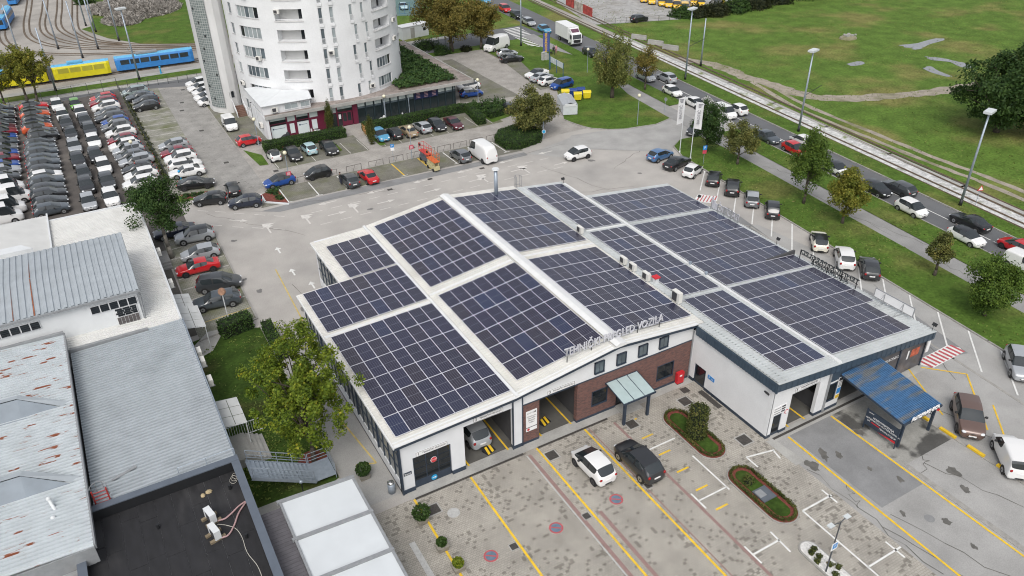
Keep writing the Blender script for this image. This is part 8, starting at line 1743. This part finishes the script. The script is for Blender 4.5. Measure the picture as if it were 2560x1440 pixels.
inst('tick_mark', MB().poly([(.3, -1.17, 1.1), (.5, -1.17, .7), (1.0, -1.17, 1.35), (.5, -1.17, .9)]).mesh('tick_mark', GREYM), t)
t = thing('litter_bin', 'cylindrical steel litter bin at the front left corner of the hall', 'bin', (-.6, .65, 0)); MB().tube((-.6, .65, .03), (-.6, .65, .95), .27, .27, 16).build('drum', GALV, t, True); MB().ell((-.6, .65, .95), (.28, .28, .18), 14, 5, z0=0.0).build('domed_lid', mat('polished_steel', (.55, .55, .54), .15, 0, metal=.9), t, True)
# hoop barriers along the bays
for k, x in enumerate((6.4, 9.6, 12.9, 16.4, 19.6, 22.6, 25.3, 27.5, 30.0, 32.6, 35.2, 38.0)):
    t = thing('hoop_barrier', 'brown steel hoop barrier behind the bays, %s from the left' % ORD[k], 'barrier', (x + 1, 58.0, 0), 0, 'hoop barriers behind the bays'); y = 58.0
    MB().path([(x, y, 0), (x, y, .85), (x + 2.1, y, .85), (x + 2.1, y, 0)], .03, 5).tube((x + .9, y, .05), (x + 1.25, y, .83), .02, n=5).build('hoop', mat('brown_steel', (.07, .06, .055), .6, .1, 3), t)
for k, (px, a) in enumerate((((92.72, 92.51), -32), ((92.86, 87.12), -30), ((93.05, 82.66), -28))):
    t = tag(MB().obox((0, 0, .38), (3.3, .6, .28)).obox((0, 0, .70), (3.3, .34, .45)).obox((0, 0, .12), (3.3, .75, .24)).build('concrete_barrier', CONC2, None), 'concrete road barrier beside the track, %s from the left' % ORD[k], 'barrier', 'concrete barriers by the track'); t.location = (px[0], px[1], 0); t.rotation_euler = (0, 0, R(-62))
# fences
def fence(a, b, h, n, label, mesh_=True, m=None):
    t = thing('fence', label, 'fence', (a[0], a[1], 0)); m = m or mat('dark_fence_wire', (.05, .055, .05), .6, .1, 3); a, b = Vector((*a, 0)), Vector((*b, 0))
    for k in range(n + 1): p = a.lerp(b, k / n); MB().tube((p.x, p.y, 0), (p.x, p.y, h), .04, n=5).build('post', m, t)
    for z in (.15, h * .5, h - .05): MB().tube((a.x, a.y, z), (b.x, b.y, z), .018, n=4).build('wire', m, t)
    return t
fence((-6.0, 115), (-5.1, 66), 1.5, 24, 'dark wire fence between the packed lot and the grassed bays'); fence((-30, 110.8), (-6.0, 115), 2.2, 10, 'thin wire fence along the service road behind the packed lot'); fence((-6.0, 115), (9, 112.5), 1.4, 9, 'thin wire fence along the service road behind the drive')
fence((53.36, 110.38), (68.04, 112.45), 2.0, 9, 'thin wire fence between brown trees and side street'); fence((93.89, 106.63), (110.90, 100.89), 1.3, 7, 'post and wire fence along the gravel yard')
for k in range(18): x = -5.55 + .02 * k; y = 111 - 2.5 * k; shrub(x, y, .5, .55, 90, 'tuft of weeds along the lot fence, %s from the road' % ORD[k], 'topi', .16, 'weed_tuft', 'weeds along the lot fence', .03, 1.2, cat='plant')
t = thing('site_wall', 'low graffiti-covered wall along the gravel yard', 'wall', (99.22, 125.82, 0)); a, b = Vector((98.48, 132.82, 0)), Vector((95.79, 114.06, 0))
for k, m in enumerate((WHITEP, mat('red_graffiti', (.38, .06, .05), .8, .4, 1.5), mat('pale_graffiti', (.42, .38, .33), .8, .4, 1.0), mat('red_graffiti', (.38, .06, .05), .8, .4, 1.5))): p, q = a.lerp(b, k / 4), a.lerp(b, (k + 1) / 4); MB().obox(((p.x + q.x) / 2, (p.y + q.y) / 2, 1.0), ((q - p).length - .03, .15, 2.0), math.atan2((b - a).y, (b - a).x)).build('wall_panel', m, t)
t = thing('site_container', 'white site container right of the tower', 'container', (53.27, 120.42, 0), R(10)); inst('body', MB().box(-3, -1.2, 0, 3.6, 1.2, 2.5).mesh('body', WHITEP), t); inst('roof', MB().box(-3.1, -1.3, 2.5, 3.7, 1.3, 2.62).mesh('roof', WHITE), t); inst('door', MB().box(-1.0, -1.23, .1, 0, -1.205, 2.2).mesh('door', CONC2), t); inst('window', MB().box(2.2, -1.23, 1.2, 2.9, -1.205, 1.8).mesh('window', DGLASS), t)
fence((59.33, 141.40), (65.35, 140.43), 2.6, 5, 'blue frame fence of the playground right of the tower', m=mat('blue_frame', (.04, .16, .38), .5, .1, 3))
ground('playground', [(57.48, 140.65), (63.81, 137.47), (71.93, 157.96), (66.22, 161.77)], .02, mat('green_court', (.10, .17, .16), .9, .15, 1))
t = thing('hydrant_post', 'small bright blue hydrant post on the verge by the blue tram', 'hydrant', (2.22, 121.12, 0)); x, y = t.location.x, t.location.y; MB().tube((x, y, 0), (x, y, 1.2), .16, .12, 8).build('post', CYAN, t); MB().ell((x, y, 1.25), (.2, .2, .18), 8, 5).build('cap', CYAN, t)
t = thing('hydrant_post', 'small bright blue post beside the long white saloon', 'hydrant', (-3.60, 67.69, 0)); x, y = t.location.x, t.location.y; MB().tube((x, y, 0), (x, y, 1.1), .14, .1, 8).build('post', CYAN, t); MB().ell((x, y, 1.15), (.18, .18, .16), 8, 5).build('cap', CYAN, t)
t = thing('traffic_mirror', 'round rusty traffic mirror on a white pole above the block hedge', 'mirror', (-5.79, 29.55, 0)); x, y = t.location.x, t.location.y; MB().tube((x, y, 0), (x, y, 3.2), .05).build('pole', WHITEP, t); MB().tube((x + .05, y + .1, 3.3), (x - .05, y - .05, 3.36), .38, .34, 16).build('mirror_disc', mat('rusty_mirror', (.30, .17, .11), .5, .3, 3), t)
tag(MB().prism([(23.7, 70.0), (24.0, 70.2), (24.25, 72.4), (23.95, 72.4)], .05, 1.1).build('orange_board', mat('orange_panel', (.50, .24, .08), .6, .1, 2), None), 'orange board leaning by the shop entrance path', 'board')
def scooter(x, y, a, col, label, cover=False):
    t = thing('scooter', label, 'scooter', (x, y, .03), R(a)); q = lambda nm, mb, m: inst(nm, mb.mesh(nm, m, smooth=True), t)
    if cover: q('cover', MB().ell((0, 0, 0), (1.0, .35, 1.0), 12, 6, z0=0.0).ell((.55, 0, .3), (.35, .4, .95), 10, 6, z0=0.0), mat(col, (.02, .022, .025) if 'dark' in col else (.5, .5, .5), .7, .15, 3)); return
    for xx in (-.6, .6): q('wheel', MB().tube((xx, -.06, .26), (xx, .06, .26), .26, .26, 14), TYRE)
    q('body', MB().ell((-.35, 0, .6), (.55, .17, .28), 10, 6).ell((.5, 0, .62), (.14, .2, .42), 10, 6), mat('scooter_white', (.6, .6, .6), .35, 0)); q('seat', MB().ell((-.35, 0, .86), (.42, .16, .09), 10, 5), TRIM); q('handlebar', MB().tube((.45, -.32, 1.05), (.45, .32, 1.05), .025).tube((.55, 0, .6), (.45, 0, 1.05), .03), TRIM)
scooter(12.6, 74.2, 20, 'dark_scooter_cover', 'scooter under a dark cover before the maroon shop', True); scooter(17.2, 74.3, 150, '', 'white scooter parked before the maroon shop'); scooter(31.8, 73.6, 150, '', 'white scooter parked before the dark glazed shops'); scooter(27.6, 73.4, 10, 'pale_scooter_cover', 'scooter under a pale cover before the dark glazed shops', True)
# lift ramps in the bays
for k, (x, y) in enumerate(((7.5, .75), (12.9, 1.3))):
    t = thing('wheel_ramp', 'black and yellow wheel ramp at the mouth of inspection bay %s' % ('two', 'three')[k], 'ramp', (x, y, .05), R(20), 'wheel ramps in the bays'); t.scale = (.75, .75, .75); q = lambda nm, mb, m: inst(nm, mb.mesh(nm, m), t)
    q('ramp_body', MB().poly([(-.6, -.4, 0), (.6, -.4, 0), (.6, .5, .3), (-.6, .5, .3)]).poly([(-.6, .5, 0), (-.6, .5, .3), (.6, .5, .3), (.6, .5, 0)]).poly([(-.6, -.4, 0), (-.6, .5, .3), (-.6, .5, 0)]).poly([(.6, -.4, 0), (.6, .5, 0), (.6, .5, .3)]), BLACKM)
    for i in range(2): q('yellow_stripe', MB().poly([(-.5 + .55 * i, -.36, .022), (-.2 + .55 * i, -.36, .022), (.05 + .5 * i, .46, .296), (-.25 + .5 * i, .46, .296)]), MATS['yellow_kerb_block'])
tag(MB().box(12.0, 3.2, .05, 12.9, 5.4, .95).build('test_bench', mat('bench_green', (.08, .10, .09), .5, .1, 2), None), 'grey green test cabinet inside inspection bay three', 'cabinet')

# ------------------------------------------------------------------ people
def person(x, y, ang, top, legs, label, pose='stand', h=1.75, hair=(.03, .02, .015), z=.045):
    t = thing('person', label, 'person', (x, y, z), R(ang)); s = h / 1.75
    J = {'pel': (0, 0, .95), 'ch': (0.02, 0, 1.25), 'nk': (.02, 0, 1.48), 'hd': (.04, 0, 1.62), 'tp': (.04, 0, 1.72)}
    st = .22 if pose == 'walk' else .05; lean = .12 if pose == 'reach' else 0
    for sd, q in (('l', 1), ('r', -1)):
        f = q * st; J['hip' + sd] = (0, .10 * q, .90); J['kn' + sd] = (f * .6 + .03, .11 * q, .50); J['an' + sd] = (f, .11 * q, .09); J['to' + sd] = (f + .17, .12 * q, .04)
        J['sh' + sd] = (.02, .19 * q, 1.42); J['el' + sd] = (-.05 - f * .4 + (.28 if pose == 'reach' else 0), .26 * q, 1.15); J['wr' + sd] = (.08 - f * .5 + (.45 if pose == 'reach' else 0), .27 * q, .92 + (.15 if pose == 'reach' else 0)); J['ha' + sd] = (.10 - f * .5 + (.52 if pose == 'reach' else 0), .27 * q, .80 + (.15 if pose == 'reach' else 0))
    E_ = [('pel', 'ch'), ('ch', 'nk'), ('nk', 'hd'), ('hd', 'tp')]
    for sd in 'lr': E_ += [('pel', 'hip' + sd), ('hip' + sd, 'kn' + sd), ('kn' + sd, 'an' + sd), ('an' + sd, 'to' + sd), ('ch', 'sh' + sd), ('sh' + sd, 'el' + sd), ('el' + sd, 'wr' + sd), ('wr' + sd, 'ha' + sd)]
    RAD = {'pel': .15, 'ch': .16, 'nk': .065, 'hd': .105, 'tp': .085, 'hip': .10, 'kn': .07, 'an': .05, 'to': .04, 'sh': .075, 'el': .05, 'wr': .038, 'ha': .042}
    keys = list(J); me = bpy.data.meshes.new('body'); me.from_pydata([tuple(c_ * s for c_ in J[k]) for k in keys], [(keys.index(a), keys.index(b)) for a, b in E_], [])
    ob = bpy.data.objects.new('tmp', me); COL.objects.link(ob); md = ob.modifiers.new('k', 'SKIN'); sv_ = me.skin_vertices[0].data
    for i, k in enumerate(keys): r_ = RAD.get(k, RAD.get(k[:-1], .06)) * s; sv_[i].radius = (r_, r_); sv_[i].use_root = k == 'pel'
    sb = ob.modifiers.new('s', 'SUBSURF'); sb.levels = 1
    ev = bpy.data.meshes.new_from_object(ob.evaluated_get(bpy.context.evaluated_depsgraph_get())); bpy.data.objects.remove(ob); ev.name = 'body'; ev.materials.clear()
    SK = mat('skin', (.42, .26, .19), .6, 0)
    def cl(c_): return mat('cloth_%d_%d_%d' % tuple(int(v * 999) for v in c_), c_, .85, .08, 6, world=False)
    for m in (SK, cl(top), cl(legs), TRIM): ev.materials.append(m)
    for p in ev.polygons:
        c_ = p.center / s; d_ = abs(c_.y)
        p.material_index = 0 if c_.z > 1.47 and d_ < .14 else (1 if c_.z > .93 or (d_ > .19 and c_.z > .86) else (0 if d_ > .19 else (3 if c_.z < .1 else 2))); p.use_smooth = True
    inst('body', ev, t)
    inst('hair', MB().ell((.02 * s, 0, 1.66 * s), (.125 * s, .115 * s, .12 * s), 10, 5, z0=-.15).mesh('hair', mat('hair_%d' % int(hair[0] * 999), hair, .8, 0), smooth=True), t)
    return t
person(14.37, 54.54, 20, (.02, .022, .025), (.025, .03, .05), 'person in dark clothes leaning into the open door of the grey hatchback', 'reach')
person(-8.33, 73.12, 160, (.32, .02, .03), (.03, .03, .05), 'person in a red top walking between the packed cars', 'walk')
person(71.33, 92.09, 250, (.015, .015, .018), (.02, .02, .025), 'person in black clothes walking a dog on the footway', 'walk'); person(72.20, 92.57, 250, (.55, .26, .28), (.40, .16, .2), 'person in pink clothes walking beside the one in black', 'walk', 1.68, (.35, .28, .2))
def dog(x, y, ang, label):
    t = thing('dog', label, 'dog', (x, y, .06), R(ang)); me = bpy.data.meshes.new('body')
    J = [(-.28, 0, .48), (0, 0, .47), (.26, 0, .50), (.38, 0, .64), (.50, 0, .68), (.62, 0, .64), (-.42, 0, .60), (-.52, 0, .70)]; E_ = [(0, 1), (1, 2), (2, 3), (3, 4), (4, 5), (0, 6), (6, 7)]; rad = [.11, .11, .14, .08, .085, .045, .03, .02]
    for s_ in (-1, 1):
        for base, pts, rr in ((0, [(-.22, .09, .36), (-.34, .09, .20), (-.30, .09, .03)], (.08, .04, .03)), (2, [(.26, .09, .34), (.25, .09, .18), (.27, .09, .03)], (.07, .04, .03))):
            pr = base
            for p, r_ in zip(pts, rr): J.append((p[0], p[1] * s_, p[2])); rad.append(r_); E_.append((pr, len(J) - 1)); pr = len(J) - 1
    me.from_pydata(J, E_, []); ob = bpy.data.objects.new('tmp', me); COL.objects.link(ob); ob.modifiers.new('k', 'SKIN')
    for i, r_ in enumerate(rad): me.skin_vertices[0].data[i].radius = (r_, r_); me.skin_vertices[0].data[i].use_root = i == 1
    ob.modifiers.new('s', 'SUBSURF').levels = 1; ev = bpy.data.meshes.new_from_object(ob.evaluated_get(bpy.context.evaluated_depsgraph_get())); bpy.data.objects.remove(ob); ev.materials.clear(); ev.materials.append(TRIM); inst('body', ev, t)
    for s_ in (-1, 1): inst('ear', MB().ell((.47, s_ * .07, .76), (.03, .025, .06), 6, 4).mesh('ear', TRIM), t)
dog(70.65, 92.19, 200, 'black dog on the footway beside the walkers')
